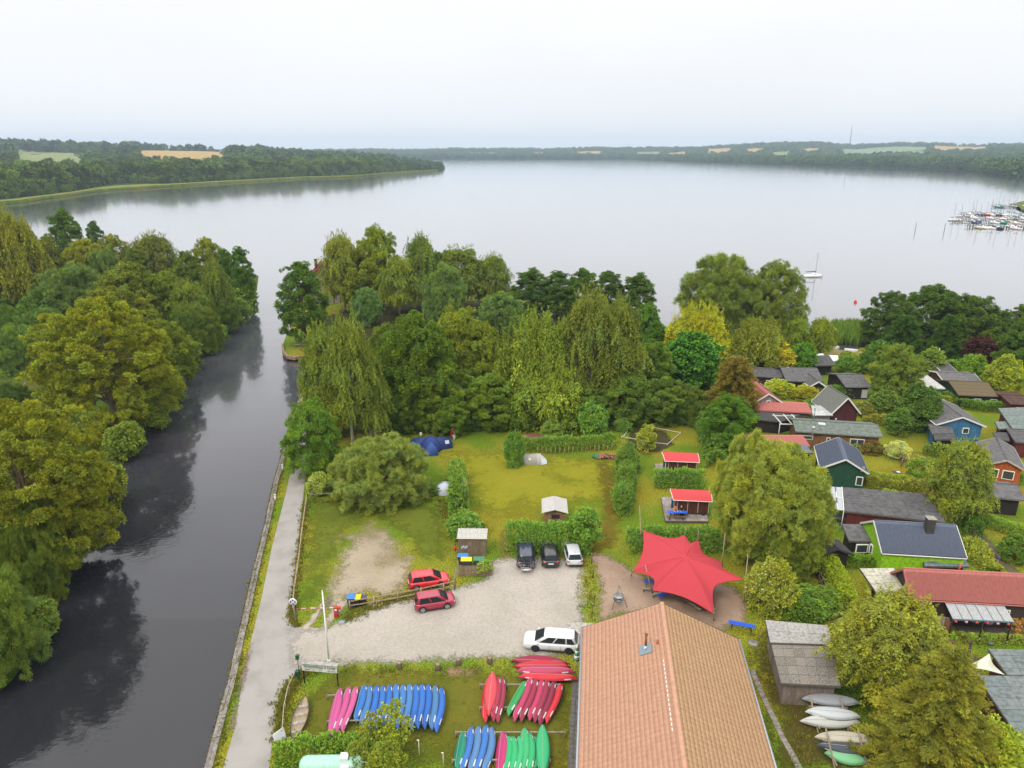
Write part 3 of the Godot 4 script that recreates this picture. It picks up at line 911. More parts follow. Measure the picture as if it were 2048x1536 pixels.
		["bush", "bush", 0, 26.7, -55, 2.1, 4.1, 0.08, 0.12, 0.035, "dark bramble bush between elder and flat-roofed shed"],
		["birch_tree", "birch", 1, 28.2, -44.1, 9.3, 7.5, 0.18, 0.16, 0.05, "bushy yellow-green birch above the flat-roofed shed"],
		["spruce_tree", "conifer", 1, 28.1, -37.4, 10.3, 8.3, 0.18, 0.15, 0.05, "large yellow-tipped spruce next to the kayak racks"],
		["bush", "bush", 1, 30.8, -36.8, 4.4, 5.6, 0.19, 0.2, 0.04, "bright yellow-green shrub at the foot of the large spruce"],
		["garden_tree", "sapling", 1, -9.6, -39.3, 3.1, 2.1, 0.16, 0.155, 0.045, "small olive tree beside the gas tank"],
		["garden_tree", "sapling", 0, -8.2, -39.3, 4, 2.6, 0.175, 0.18, 0.04, "small yellow-green tree in front of the blue canoes"],
		["bush", "bush", 0, -11.4, -39.3, 1.1, 1.8, 0.1, 0.14, 0.04, "dark bush between gas tank and pink canoes"],
		["willow_bush", "bush", 0, -41.8, -52.4, 2.9, 3.9, 0.12, 0.145, 0.05, "low willow scrub at the water between the two nearest west bank trees"],
		["willow_bush", "bush", 1, -45.5, -64.7, 3.5, 4.7, 0.13, 0.14, 0.045, "low scrub at the water under the forked yellowish tree"],
		["willow_bush", "bush", 0, -48.6, -76.3, 4.9, 5.3, 0.14, 0.145, 0.045, "scrub hanging over the water between great ash and forked tree"],
		["willow_bush", "bush", 1, -54, -91.1, 4.1, 5.5, 0.13, 0.15, 0.045, "dark scrub at the foot of the great ash by the water"],
		["willow_bush", "bush", 0, -56.3, -101.5, 4.9, 6.9, 0.12, 0.145, 0.045, "scrub at the water right below the great ash"],
		["willow_bush", "bush", 1, -64, -131.9, 5.5, 7.7, 0.12, 0.14, 0.045, "scrub at the waterline below the leaning olive willow"],
		["willow_bush", "bush", 0, -66.6, -149.5, 5.3, 8.7, 0.11, 0.14, 0.045, "scrub at the waterline at the canal bend"],
		["willow_bush", "bush", 1, -68.8, -172.6, 5, 7.4, 0.11, 0.145, 0.05, "scrub at the waterline just before the canal mouth"],
		["bush", "bush", 1, -10.3, -37.7, 1.9, 2.2, 0.14, 0.15, 0.045, "olive scrub bush right beside the gas tank"],
		["bush", "bush", 0, -8.3, -37.2, 2.6, 2.4, 0.16, 0.165, 0.04, "yellow-green scrub bush below the thin see-through trees"],
	]:
		plant(t[0], t[1], t[2], Vector3(t[3], 0, t[4]), t[5], t[6], Color(t[7], t[8], t[9]), t[10], t[11] if t.size() > 11 else "")
# ---------------------------------------------------------------- land and water near the camp
var east := pv([-16,-20,-20.8,-37.8,-21.3,-39.57,-21.68,-41.4,-22.41,-45.73,-23.89,-52.49,-25.39,-59.29,-27.78,-70.9,-29.93,-80.25,-32,-91.08,-34.95,-105.86,-36.15,-114.29,-37.4,-122.53,-38.95,-130.26,-42.02,-140.03,-44.05,-138.56,-45.79,-139.29,-47.65,-142.69,-49.7,-148.7,-51.32,-156.56,-52.59,-164.71,-60,-186,-60,-212,-30,-222,0,-214,22,-194,33.31,-167.26,38.2,-164.71,49.98,-162.23,62.54,-161.26,69.17,-157.48,65.56,-144.64,70.83,-143.47,76.59,-147.87,82.41,-158.41,93.66,-167.26,127.24,-172.58,260,-178,420,-240,420,40,-12,40])
var west := pv([-60,40,-44,-20,-41.93,-40.24,-41.3,-47.14,-41.9,-50.5,-42.8,-54.97,-45.92,-62.78,-48.3,-70.9,-51.7,-82.38,-55.7,-93.73,-57.08,-101.52,-62.32,-121.09,-66.32,-140.78,-69.31,-159.82,-69.67,-171.49,-71.64,-187.38,-79.33,-216.66,-87.33,-241.8,-112,-262,-160,-266,-260,-272,-500,-330,-600,40])
func build_ground() -> void:
	# the water reaches to the horizon: still in the canal, ruffled on the open lake
	# strips across the view: dark still moor water near by, livelier towards the open lake, where paler bluish colour stands in for reflected sky
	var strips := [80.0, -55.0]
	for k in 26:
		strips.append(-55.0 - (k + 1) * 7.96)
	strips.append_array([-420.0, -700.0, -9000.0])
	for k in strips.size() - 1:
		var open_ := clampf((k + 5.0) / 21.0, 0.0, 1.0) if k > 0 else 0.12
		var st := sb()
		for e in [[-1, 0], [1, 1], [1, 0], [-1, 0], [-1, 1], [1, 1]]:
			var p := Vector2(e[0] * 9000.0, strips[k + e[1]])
			var clear := lerpf(0.010, 0.085, smoothstep(-3.0, 20.0, k + e[1]))  # painted-in sky reflection: the colour pales towards the lake
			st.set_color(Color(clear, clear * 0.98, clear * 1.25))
			st.set_uv(p)
			st.set_normal(Vector3.UP)
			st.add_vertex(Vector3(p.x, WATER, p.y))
		var wm := StandardMaterial3D.new()
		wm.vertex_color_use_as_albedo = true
		wm.roughness = lerpf(0.010, 0.075, open_ * open_)
		wm.metallic_specular = 0.38
		wm.clearcoat_enabled = true
		wm.clearcoat = lerpf(0.22, 1.0, open_)
		wm.clearcoat_roughness = wm.roughness
		wm.normal_enabled = true
		wm.normal_texture = tex("waves")
		wm.normal_scale = lerpf(0.10, 0.22, open_)
		wm.uv1_scale = Vector3(1.0 / 13.0, 1.0 / 5.0, 1.0)
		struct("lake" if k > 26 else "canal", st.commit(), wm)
	var turf := sheet_mat(0.29, 0.295, 0.05, "grass", 6.5, "grass_patches", 47.0)
	var wild := sheet_mat(0.13, 0.15, 0.045, "grass", 6.5, "grass_patches", 39.0)
	struct("ground", sheet(east, 0.0, 1.6, 0.25), turf)
	struct("ground", sheet(west, -0.25, 1.4, 2.2), wild)
	# the road along the canal, the gravel yard and the worn places
	var road := pv([-17.5,-20,-19.71,-37.82,-20.22,-41.4,-20.92,-44.13,-22.31,-50.5,-23.52,-56.87,-25.57,-66.63,-27.83,-78.88,-30.15,-90.22,-32.1,-99.47,-34.09,-110.53,-35.24,-124.01,-33.04,-122.53,-30.84,-101.52,-28.38,-91.08,-26.46,-82.38,-23.84,-70.9,-22.21,-63.71,-20.66,-56.87,-20,-53.89,-19.48,-53.04,-16.46,-52.63,-14.52,-51.81,-13.94,-49.24,-15.79,-48.32,-17.22,-47.55,-17.85,-46.29,-18.03,-44.92,-17.73,-43.1,-17.11,-40.24,-16.57,-37.82,-14.5,-20])
	var am := sheet_mat(0.36, 0.345, 0.33, "asphalt", 2.7, "clay", 31.0, 0.9)
	am.heightmap_scale = 0.6
	am.metallic_specular = 0.12
	struct("road", sheet(road, 0.012), am)
	patch("gravel_yard", pv([-19.23,-52.49,-16.9,-52.63,-14.61,-54.25,-12.23,-56.1,-9.17,-57.5,-5.95,-58.63,-3.14,-60.13,-2.01,-63.71,-0.72,-64.18,7.27,-63.9,6.26,-53.18,7.08,-52.63,6.79,-49.86,3.16,-48.99,-5.13,-48.74,-10.02,-48.26,-14.08,-48.02,-15.72,-48.02,-17.59,-47.43,-18.93,-49.86]), 0.024, Color(0.70, 0.67, 0.635), Color(0.63, 0.605, 0.565), 1.1, 1)
	patch("dirt_track", pv([-17.52,-56.48,-17.88,-59.29,-17.67,-61.88,-17.91,-65.14,-17.4,-67.14,-18.15,-68.07,-19.03,-67.66,-18.84,-68.71,-17.01,-69.14,-16.75,-72.03,-15.73,-71.12,-13.82,-69.79,-12.62,-67.45,-11.73,-65.14,-10.3,-64.18,-10.24,-61.88,-10.02,-60.99,-10.67,-58.06,-12.44,-57.26,-14.48,-58.06,-15.65,-56.87,-16.04,-54.97,-16.77,-55.72]), 0.016, Color(0.655, 0.61, 0.54), Color(0.60, 0.54, 0.44), 1.8, 2, 8.0, 0.5)
	patch("wheel_track", pv([-18.66,-52.63,-18.22,-54.61,-17.65,-56.64,-17.24,-57.66,-16.68,-56.87,-17,-55.72,-17.58,-53.89,-17.88,-52.35]), 0.018, Color(0.70, 0.655, 0.60), Color(0.66, 0.61, 0.54), 0.35, 22, 12.0)
	patch("wheel_track", pv([-17.09,-52.35,-16.86,-54.25,-16.38,-56.41,-15.73,-57.26,-15.22,-56.64,-15.73,-55.2,-16.22,-53.46,-16.41,-52.08]), 0.018, Color(0.70, 0.655, 0.60), Color(0.66, 0.61, 0.54), 0.35, 23, 12.0)
	patch("bark_ground", pv([8.12,-64.66,9.97,-64.85,11.48,-62.78,13.53,-60.13,16.36,-61.88,21.49,-58.87,21.83,-56.87,20.79,-53.53,18.27,-52.49,15.88,-53.53,13.95,-54.97,10.76,-54.97,7.44,-53.89,8.43,-58.46]), 0.016, Color(0.66, 0.57, 0.50), Color(0.58, 0.49, 0.42), 0.9, 3, 8.0, 0.25)
	patch("worn_verge", pv([-20.61,-40.7,-20.78,-42.11,-21.33,-44.39,-21.97,-47.43,-22.34,-49.86,-22.21,-50.82,-21.57,-48.02,-21.08,-45.19,-20.7,-43.1,-20.31,-41.07]), 0.018, Color(0.52, 0.46, 0.42), Color(0.48, 0.41, 0.35), 0.4, 4, 12.0, 0.2)
	patch("bare_earth", pv([-5.06,-47.9,-2.6,-47.55,-2.57,-46.86,-4.17,-46.74,-5.81,-47.14]), 0.012, Color(0.56, 0.47, 0.36), Color(0.52, 0.44, 0.3), 0.7, 5, 10.0, 0.4)
	patch("dry_grass", pv([-1.69,-91.95,14.13,-89.38,13.01,-76.91,7.48,-75.64,0.92,-73.2,-3.7,-73.2,-7.92,-82.38,-10.12,-91.95]), 0.008, Color(0.54, 0.52, 0.14), Color(0.49, 0.50, 0.12), 4.0, 6, 5.0, 0.6)
	patch("dry_grass", pv([-24,-75.64,-19.52,-76.91,-8.55,-75.64,-6.38,-63.71,-10.1,-64.66,-12.43,-69.79,-16.41,-73.2,-18.53,-69.79,-18.4,-58.46,-19.2,-55.35]), 0.009, Color(0.40, 0.43, 0.14), Color(0.36, 0.41, 0.12), 2.0, 7, 4.0, 0.6)
	patch("dry_grass", pv([-13.6,-47.73,5.08,-47.14,3.96,-37.82,-6.96,-37.82,-15.27,-40.7,-16.63,-44.13]), 0.008, Color(0.42, 0.40, 0.14), Color(0.36, 0.38, 0.12), 2.0, 8, 5.0, 0.6)
	patch("dark_grass", pv([19.87,-49.24,22.45,-53.18,22.72,-40.24,23.05,-37.82,18.28,-37.82]), 0.008, Color(0.30, 0.29, 0.11), Color(0.34, 0.30, 0.14), 2.0, 9, 5.0, 0.4)  # darker olive and brownish tones within the grass
	patch("trodden_path", pv([-1.33,-69.79,-0.67,-69.79,-0.41,-63.9,-1.23,-63.71]), 0.012, Color(0.52, 0.43, 0.25), Color(0.48, 0.42, 0.2), 0.6, 10, 8.0, 0.3)
	patch("garden_path", pv([52.71,-91.08,57.59,-91.08,54.7,-82.38,48.3,-73.2,46.09,-75.64,51.51,-82.38]), 0.012, Color(0.52, 0.42, 0.2), Color(0.44, 0.4, 0.15), 1.0, 11, 6.0, 0.4)
	patch("garden_path", pv([51.57,-71.46,52.42,-71.46,50.7,-63.71,50.79,-60.13,49.52,-59.71,49.37,-63.24]), 0.012, Color(0.42, 0.38, 0.33), Color(0.38, 0.36, 0.25), 0.5, 12, 8.0, 0.4)
	patch("garden_path", pv([67.48,-145.44,74.68,-143.86,79.53,-140.03,77.64,-136.4,72.86,-140.03,64.78,-141.54]), 0.012, Color(0.58, 0.52, 0.36), Color(0.52, 0.48, 0.3), 0.6, 13, 6.0, 0.2)
	patch("bare_earth", pv([15.67,-92.83,18.42,-101.1,22.97,-99.07,22.95,-93.73,19.94,-91.08]), 0.012, Color(0.30, 0.26, 0.18), Color(0.26, 0.26, 0.14), 0.6, 14, 6.0, 0.5)
	patch("garden_path", pv([32.88,-66.63,33.95,-66.63,29.87,-53.89,28.22,-53.18,29.81,-60.99]), 0.010, Color(0.22, 0.2, 0.15), Color(0.2, 0.2, 0.12), 1.0, 15, 5.0, 0.3)
	patch("trodden_path", pv([12.65,-88.55,13.32,-76.91,11.14,-67.66,8.64,-64.66,7.7,-65.63,10.6,-74.4,11.11,-86.93]), 0.011, Color(0.46, 0.40, 0.14), Color(0.42, 0.38, 0.12), 1.6, 16, 4.0, 0.6)
	patch("garden_path", pv([35.6,-50.5,39.07,-49.24,35.1,-44.13,34.19,-45.19]), 0.012, Color(0.40, 0.36, 0.30), Color(0.36, 0.32, 0.26), 0.8, 17, 6.0, 0.4)
	patch("woodland_floor", pv([-50.2,-172.58,-37.19,-197.44,-3.38,-197.44,33.05,-172.58,33.36,-144.64,34.11,-115.59,30.38,-101.52,13.7,-103.22,-1.85,-101.94,-18.32,-99.07,-27.93,-95.58,-34.94,-113.01,-40.54,-144.64]), 0.014, Color(0.19, 0.21, 0.08), Color(0.25, 0.24, 0.11), 3.0, 18, 2.5)
	patch("woodland_floor", pv([78.23,-159.82,87.58,-164.71,126.86,-169.88,124.14,-144.64,101.71,-133.61,88.06,-137.11,73.74,-140.78]), 0.014, Color(0.19, 0.21, 0.08), Color(0.25, 0.24, 0.11), 2.0, 19, 2.5)
	# tufts: longer grass along fences, verges and banks, too many to count
	var spots := []
	for e in [[pv([-20.42,-37.82,-21.71,-44.39,-23.34,-51.81,-25.01,-59.29,-27.38,-70.9,-29.43,-80.25,-31.59,-91.08,-34.23,-104.74]), 0.5, 900], [pv([-24.82,-76.91,-22.35,-65.63,-20.65,-57.66,-19.78,-53.89]), 0.5, 420], [pv([-20.37,-55.72,-19.35,-53.18,-18.78,-53.04]), 0.35, 120], [pv([-16.57,-40.24,-17.39,-43.1,-17.52,-45.19,-17.02,-46.86,-15.64,-47.73]), 0.7, 420], [pv([-14.98,-53.89,-13.9,-55.2,-10.54,-57.18,-5.68,-58.14]), 0.9, 420], [pv([-13.56,-47.55,-9.04,-47.2,-2.59,-47.43,0.25,-47.9]), 0.6, 60], [pv([7.51,-63.71,7.47,-58.46,7,-53.89]), 0.8, 70], [pv([-23.94,-76.52,-15.84,-76.52,-8.68,-76.91,-6.6,-69.79]), 0.8, 500], [pv([-16.82,-99.07,-1.86,-102.57,18.61,-104.74,28.84,-101.52]), 1.5, 600], [pv([21.78,-52.49,20.54,-44.13,20.32,-37.82]), 1.2, 200], [pv([27.6,-58.46,27.05,-52.49,26.66,-50.5]), 1.8, 500], [pv([-93.34,-128.65,-91.88,-137.11,-79.58,-115.59]), 5.0, 1200], [pv([27.67,-48.02,35.24,-49.86,35.22,-43.1]), 3.0, 300]]:
		var pts := along(e[0], 0.2)
		for k in int(e[2] * 1.3):
			var q = pts[rng.randi() % pts.size()]
			var n := Vector2(-q[1].y, q[1].x)
			spots.append(q[0] + n * rng.randfn(0.0, 1.0) * e[1] * 0.5)
	for p in spots:
		var dry := rng.randf() < 0.45
		var hgt := rng.randf_range(0.08, 0.34)
		for b in 6:
			var a := rng.randf() * TAU
			var d := Vector3(cos(a) * 0.5, 1.0, sin(a) * 0.5).normalized()
			leaf(Vector3(p.x + cos(a) * 0.1, -0.03, p.y + sin(a) * 0.1), d, Vector3(-sin(a), 0.1, cos(a)).normalized(), hgt, 0.07, Color(0.85, 0.72, 0.40) if dry else tone(rng.randf_range(0.5, 0.9), rng.randf_range(0.3, 0.8)))
	var tufts := part("grass_tufts", take(), leafy(0.105, 0.095, 0.04), self)
	tufts.set_meta("kind", "stuff")
# ---------------------------------------------------------------- the far shores
# for every bearing (as tangent times 1420, the zero straight ahead): shore range, crest range, crest height
const SHORE_W := [[-1400, 480, 2500, 42], [-1024, 592, 2500, 44], [-964, 640, 2500, 44], [-900, 700, 2600, 41], [-824, 790, 2600, 38], [-694, 880, 2300, 31], [-544, 1010, 2200, 27], [-424, 1130, 2300, 16], [-324, 1190, 2400, 8], [-240, 1380, 2300, 5], [-174, 1500, 2100, 3], [-145, 1600, 1900, 2], [-135, 1690, 1800, 1]]
const SHORE_E := [[-620, 3500, 4700, 24], [-404, 3650, 5000, 26], [-284, 3700, 5200, 33], [-224, 3700, 5200, 28], [-124, 3720, 5200, 33], [76, 3720, 5200, 36], [216, 3720, 5000, 40], [376, 2900, 4800, 48], [536, 2350, 4600, 64], [606, 2150, 4500, 66], [676, 1960, 4500, 52], [776, 1800, 4400, 64], [876, 1620, 4300, 58], [936, 1500, 4200, 55], [1024, 1180, 4000, 52], [1400, 950, 3600, 48]]
func shore_at(table: Array, b: float) -> Vector3:
	for k in table.size() - 1:
		if b <= table[k + 1][0]:
			var t := clampf((b - table[k][0]) / (table[k + 1][0] - table[k][0]), 0, 1)
			return Vector3(lerpf(table[k][1], table[k + 1][1], t), lerpf(table[k][2], table[k + 1][2], t), lerpf(table[k][3], table[k + 1][3], t))
	return Vector3(table[-1][1], table[-1][2], table[-1][3])
func bearing_point(b: float, r: float) -> Vector2:
	return Vector2(b * 0.95 / 1420.0, -1.0) * r
func hill_height(table: Array, b: float, r: float) -> float:
	var s := shore_at(table, b)
	var p := bearing_point(b, r)
	var u := (r - s.x) / maxf(s.y - s.x, 1.0)
	var low := 0.6 + minf(maxf(r - s.x, 0.0) * 0.03, 2.5)
	if r < s.x:
		return lerpf(0.6, WATER - 1.0, clampf((s.x - r) / 20.0, 0, 1))
	var wave := noise_b.get_noise_2d(p.x * 0.0016, p.y * 0.0016)
	var h := low + s.z * smoothstep(0.12, 1.0, u) * (1.0 + 0.12 * wave) + 5.0 * wave * smoothstep(0.0, 0.3, u)
	if u > 1.0:
		h *= maxf(0.2, 1.0 - (u - 1.0) * 0.6)
	return maxf(h, low)
func hill_mesh(table: Array, b0: float, b1: float, nb: int, nr: int, depth_: float) -> ArrayMesh:
	var st := smooth_start()
	var rows := []
	for i in nb + 1:
		var b := lerpf(b0, b1, float(i) / nb)
		var s := shore_at(table, b)
		var row := []
		for j in nr + 1:
			var t := float(j) / nr
			var r := s.x - 22.0 + (s.y - s.x) * depth_ * t * t + 60.0 * t
			if j == 1:
				r = s.x
			var p := bearing_point(b, r)
			row.append(Vector3(p.x, hill_height(table, b, r), p.y))
		rows.append(row)
	for i in nb:
		for j in nr:
			for q in [rows[i][j], rows[i + 1][j], rows[i + 1][j + 1], rows[i][j], rows[i + 1][j + 1], rows[i][j + 1]]:
				st.set_uv(Vector2(q.x, q.z))
				st.set_uv2(Vector2(q.x, q.z))
				st.add_vertex(q)
	return smooth(st)
# open fields among the woods: [table, bearing from, to, range from, to, colour]
var fields := []
func field_patch(table: Array, b0: float, b1: float, r0: float, r1: float, col: Color, label: String) -> void:
	fields.append([table, b0, b1, r0, r1])
	var st := smooth_start()
	var nb := 10
	var nr := 6
	var rows := []
	for i in nb + 1:
		var row := []
		for j in nr + 1:
			var rr := lerpf(r0, r1, float(j) / nr)
			var b := lerpf(b0, b1, float(i) / nb + 0.10 * noise_a.get_noise_2d(rr * 0.01, i * 0.9))
			var r := rr + (r1 - r0) * 0.16 * noise_a.get_noise_2d(i * 0.35 + b0, 3.0)
			var p := bearing_point(b, r)
			row.append(Vector3(p.x, hill_height(table, b, r) + 2.0, p.y))
		rows.append(row)
	for i in nb:
		for j in nr:
			for q in [rows[i][j], rows[i + 1][j], rows[i + 1][j + 1], rows[i][j], rows[i + 1][j + 1], rows[i][j + 1]]:
				st.set_uv(Vector2(q.x, q.z))
				st.add_vertex(q)
	var m := worn(col.r, col.g, col.b, 0.95, "moss", 0.01)
	struct("field", smooth(st), m)
func in_field(table: Array, b: float, r: float) -> bool:
	for f in fields:
		if f[0] == table and b > f[1] and b < f[2] and r > f[3] - (260.0 if table == SHORE_W else 60.0) + (f[4] - f[3]) * 0.2 * noise_a.get_noise_1d(b * 0.08) and r < f[4] - 40.0:
			return true
	return false
func multi(called: String, mesh: Mesh, m: Material, places: Array, tints := PackedColorArray()) -> void:
	var mm := MultiMesh.new()
	mm.transform_format = MultiMesh.TRANSFORM_3D
	mm.use_colors = tints.size() > 0
	mm.mesh = mesh
	mm.instance_count = places.size()
	for k in places.size():
		mm.set_instance_transform(k, places[k])
		if tints.size():
			mm.set_instance_color(k, tints[k])
	var o := MultiMeshInstance3D.new()
	o.multimesh = mm
	o.material_override = m
	o.name = numbered(called)
	o.set_meta("kind", "stuff")
	add_child(o)
func build_far() -> void:
	rng.seed = 77
	var wild := sheet_mat(0.035, 0.050, 0.016, "grass", 40.0, "grass_patches", 900.0)
	struct("hills", hill_mesh(SHORE_W, -2800, -135, 130, 22, 1.5), wild)
	struct("hills", hill_mesh(SHORE_E, -700, 2400, 150, 20, 1.3), wild)
	var gold := Color(0.40, 0.27, 0.085)
	var green := Color(0.20, 0.24, 0.07)
	var mint := Color(0.17, 0.25, 0.12)
	field_patch(SHORE_W, -750, -570, 1620, 2350, gold, "")
	field_patch(SHORE_W, -1000, -860, 1350, 2000, green, "")
	field_patch(SHORE_E, 40, 64, 4300, 4800, gold, "")
	field_patch(SHORE_E, 130, 180, 4200, 4700, gold, "")
	field_patch(SHORE_E, 390, 440, 3700, 4300, gold, "")
	field_patch(SHORE_E, 470, 505, 3600, 4100, gold, "")
	field_patch(SHORE_E, 575, 615, 3300, 3900, gold, "")
	field_patch(SHORE_E, 660, 830, 2900, 4000, mint, "")
	field_patch(SHORE_E, 840, 950, 3100, 4150, gold, "")
	field_patch(SHORE_E, 960, 1010, 1900, 2400, green, "")
	for q in [[250, 300, 3900, 4500, green], [310, 350, 3700, 4200, gold], [520, 560, 3000, 3500, green], [1020, 1090, 2300, 3000, gold], [-330, -290, 4200, 4600, gold], [700, 760, 2300, 2700, green], [880, 935, 2200, 2600, mint]]:
		field_patch(SHORE_E, q[0], q[1], q[2], q[3], q[4], "")
	field_patch(SHORE_E, -90, -30, 4300, 4700, green, "")
	# pale reeds and meadow along the western shore
	var reed := sheet_mat(0.27, 0.28, 0.09, "grass", 9.0, "grass_patches", 60.0)
	var strip := PackedVector2Array()
	for k in 40:
		var b := lerpf(-1090.0, -150.0, k / 39.0)
		strip.append(bearing_point(b, shore_at(SHORE_W, b).x - 9.0 - 10.0 * noise_a.get_noise_1d(k * 0.9)))
	for k in 40:
		var b := lerpf(-150.0, -1090.0, k / 39.0)
		var wide := 13.0 + 12.0 * noise_a.get_noise_1d(b * 0.05) + 70.0 * exp(-pow((b + 790.0) / 60.0, 2.0))
		strip.append(bearing_point(b, shore_at(SHORE_W, b).x + wide))
	struct("shore_meadow", sheet(strip, 1.9, 2.6, 0.5), reed)
	# woods
	for v in 4:
		rng.seed = 900 + v
		broad_crown(40 + v, 11.0, 14.0, 0.0, 44, 0.15, 12, 4, 1.15, 0.7, 0.1, 1.0, 0.85)
		var near_mesh := take()
		rng.seed = 950 + v
		broad_crown(60 + v, 12.0, 15.0, 0.0, 16, 0.22, 7, 4, 2.6, 1.7, 0.1, 1.0, 0.85)
		var far_mesh := take()
		var near := []
		var near_c := PackedColorArray()
		var far := []
		var far_c := PackedColorArray()
		# the western wood, from its edge back over the hill
		for k in 2400:
			var b := rng.randf_range(-1600, -140)
			var s := shore_at(SHORE_W, b)
			var u := pow(rng.randf(), 1.7)
			var back := 18.0 + 60.0 * exp(-pow((b + 790.0) / 60.0, 2.0))
			var r := s.x + back + u * (s.y * 1.06 - s.x)
			if in_field(SHORE_W, b, r):
				continue
			var p := bearing_point(b, r)
			var grow := clampf((r - s.x - back) / 40.0, 0.35, 1.0)
			var sc := rng.randf_range(0.6, 1.75) * grow * lerpf(1.0, 0.35, smoothstep(-330.0, -145.0, b)) * (1.0 + 0.25 * noise_a.get_noise_2d(p.x * 0.008, p.y * 0.008))
			var t := Transform3D(Basis.from_euler(Vector3(0, rng.randf() * TAU, 0)).scaled(Vector3(sc * rng.randf_range(0.85, 1.2), sc, sc)), Vector3(p.x, hill_height(SHORE_W, b, r) - 0.5, p.y))
			var g := rng.randf_range(0.32, 1.0)
			var c := Color(g, g, g)
			if rng.randf() < 0.10:
				c = Color(1.0, 1.0, 0.95)
			elif rng.randf() < 0.2:
				c = Color(g * 1.0, g * 0.92, g * 0.6)
			if r < 1500:
				near.append(t)
				near_c.append(c)
			else:
				far.append(t)
				far_c.append(c)
		for k in 4600:
			var b := rng.randf_range(-640, 1300)
			var s := shore_at(SHORE_E, b)
			var r := s.x + 14.0 + pow(rng.randf(), 1.8) * (s.y * 1.05 - s.x)
			if in_field(SHORE_E, b, r):
				continue
			var p := bearing_point(b, r)
			if noise_a.get_noise_2d(p.x * 0.004, p.y * 0.004) < -0.45 and r > s.x + 120:
				continue
			var sc := rng.randf_range(0.7, 1.4)
			var g := rng.randf_range(0.5, 1.0)
			far.append(Transform3D(Basis.from_euler(Vector3(0, rng.randf() * TAU, 0)).scaled(Vector3(sc * 1.3, sc, sc * 1.3)), Vector3(p.x, hill_height(SHORE_E, b, r) - 0.5, p.y)))
			far_c.append(Color(g, g, g * 0.9))
		multi("lakeside_woods", near_mesh, leafy(0.09, 0.12, 0.045), near, near_c)
		multi("distant_woods", far_mesh, leafy(0.065, 0.095, 0.055), far, far_c)
	# a lattice mast on the hill
	var st := sb()
	var mp := bearing_point(674.0, 4550.0)
	var base := hill_height(SHORE_E, 674.0, 4550.0)
	for k in 3:
		var a := TAU * k / 3.0
		bar(st, Vector3(cos(a) * 3.2, 0, sin(a) * 3.2), Vector3(cos(a) * 0.7, 120, sin(a) * 0.7), 1.1)
	for k in 16:
		var y := k * 7.5
		var r := lerpf(3.2, 0.7, y / 120.0)
		for q in 3:
			var a := TAU * q / 3.0
			var a2 := a + TAU / 3.0
			bar(st, Vector3(cos(a) * r, y, sin(a) * r), Vector3(cos(a2) * r * 0.95, y + 7.5, sin(a2) * r * 0.95), 0.5)
	var mast := thing("radio_mast", "tall thin lattice radio mast on the wooded hill across the lake", "mast", Vector3(mp.x, base, mp.y))
	part("lattice", st.commit(), mat(0.22, 0.22, 0.24), mast)
	st = sb()
	tube(st, [Vector3(0, 120, 0), Vector3(0, 138, 0)], 0.7, 0.3, 6)
	part("antenna", st.commit(), mat(0.35, 0.2, 0.2), mast)
	build_marina()
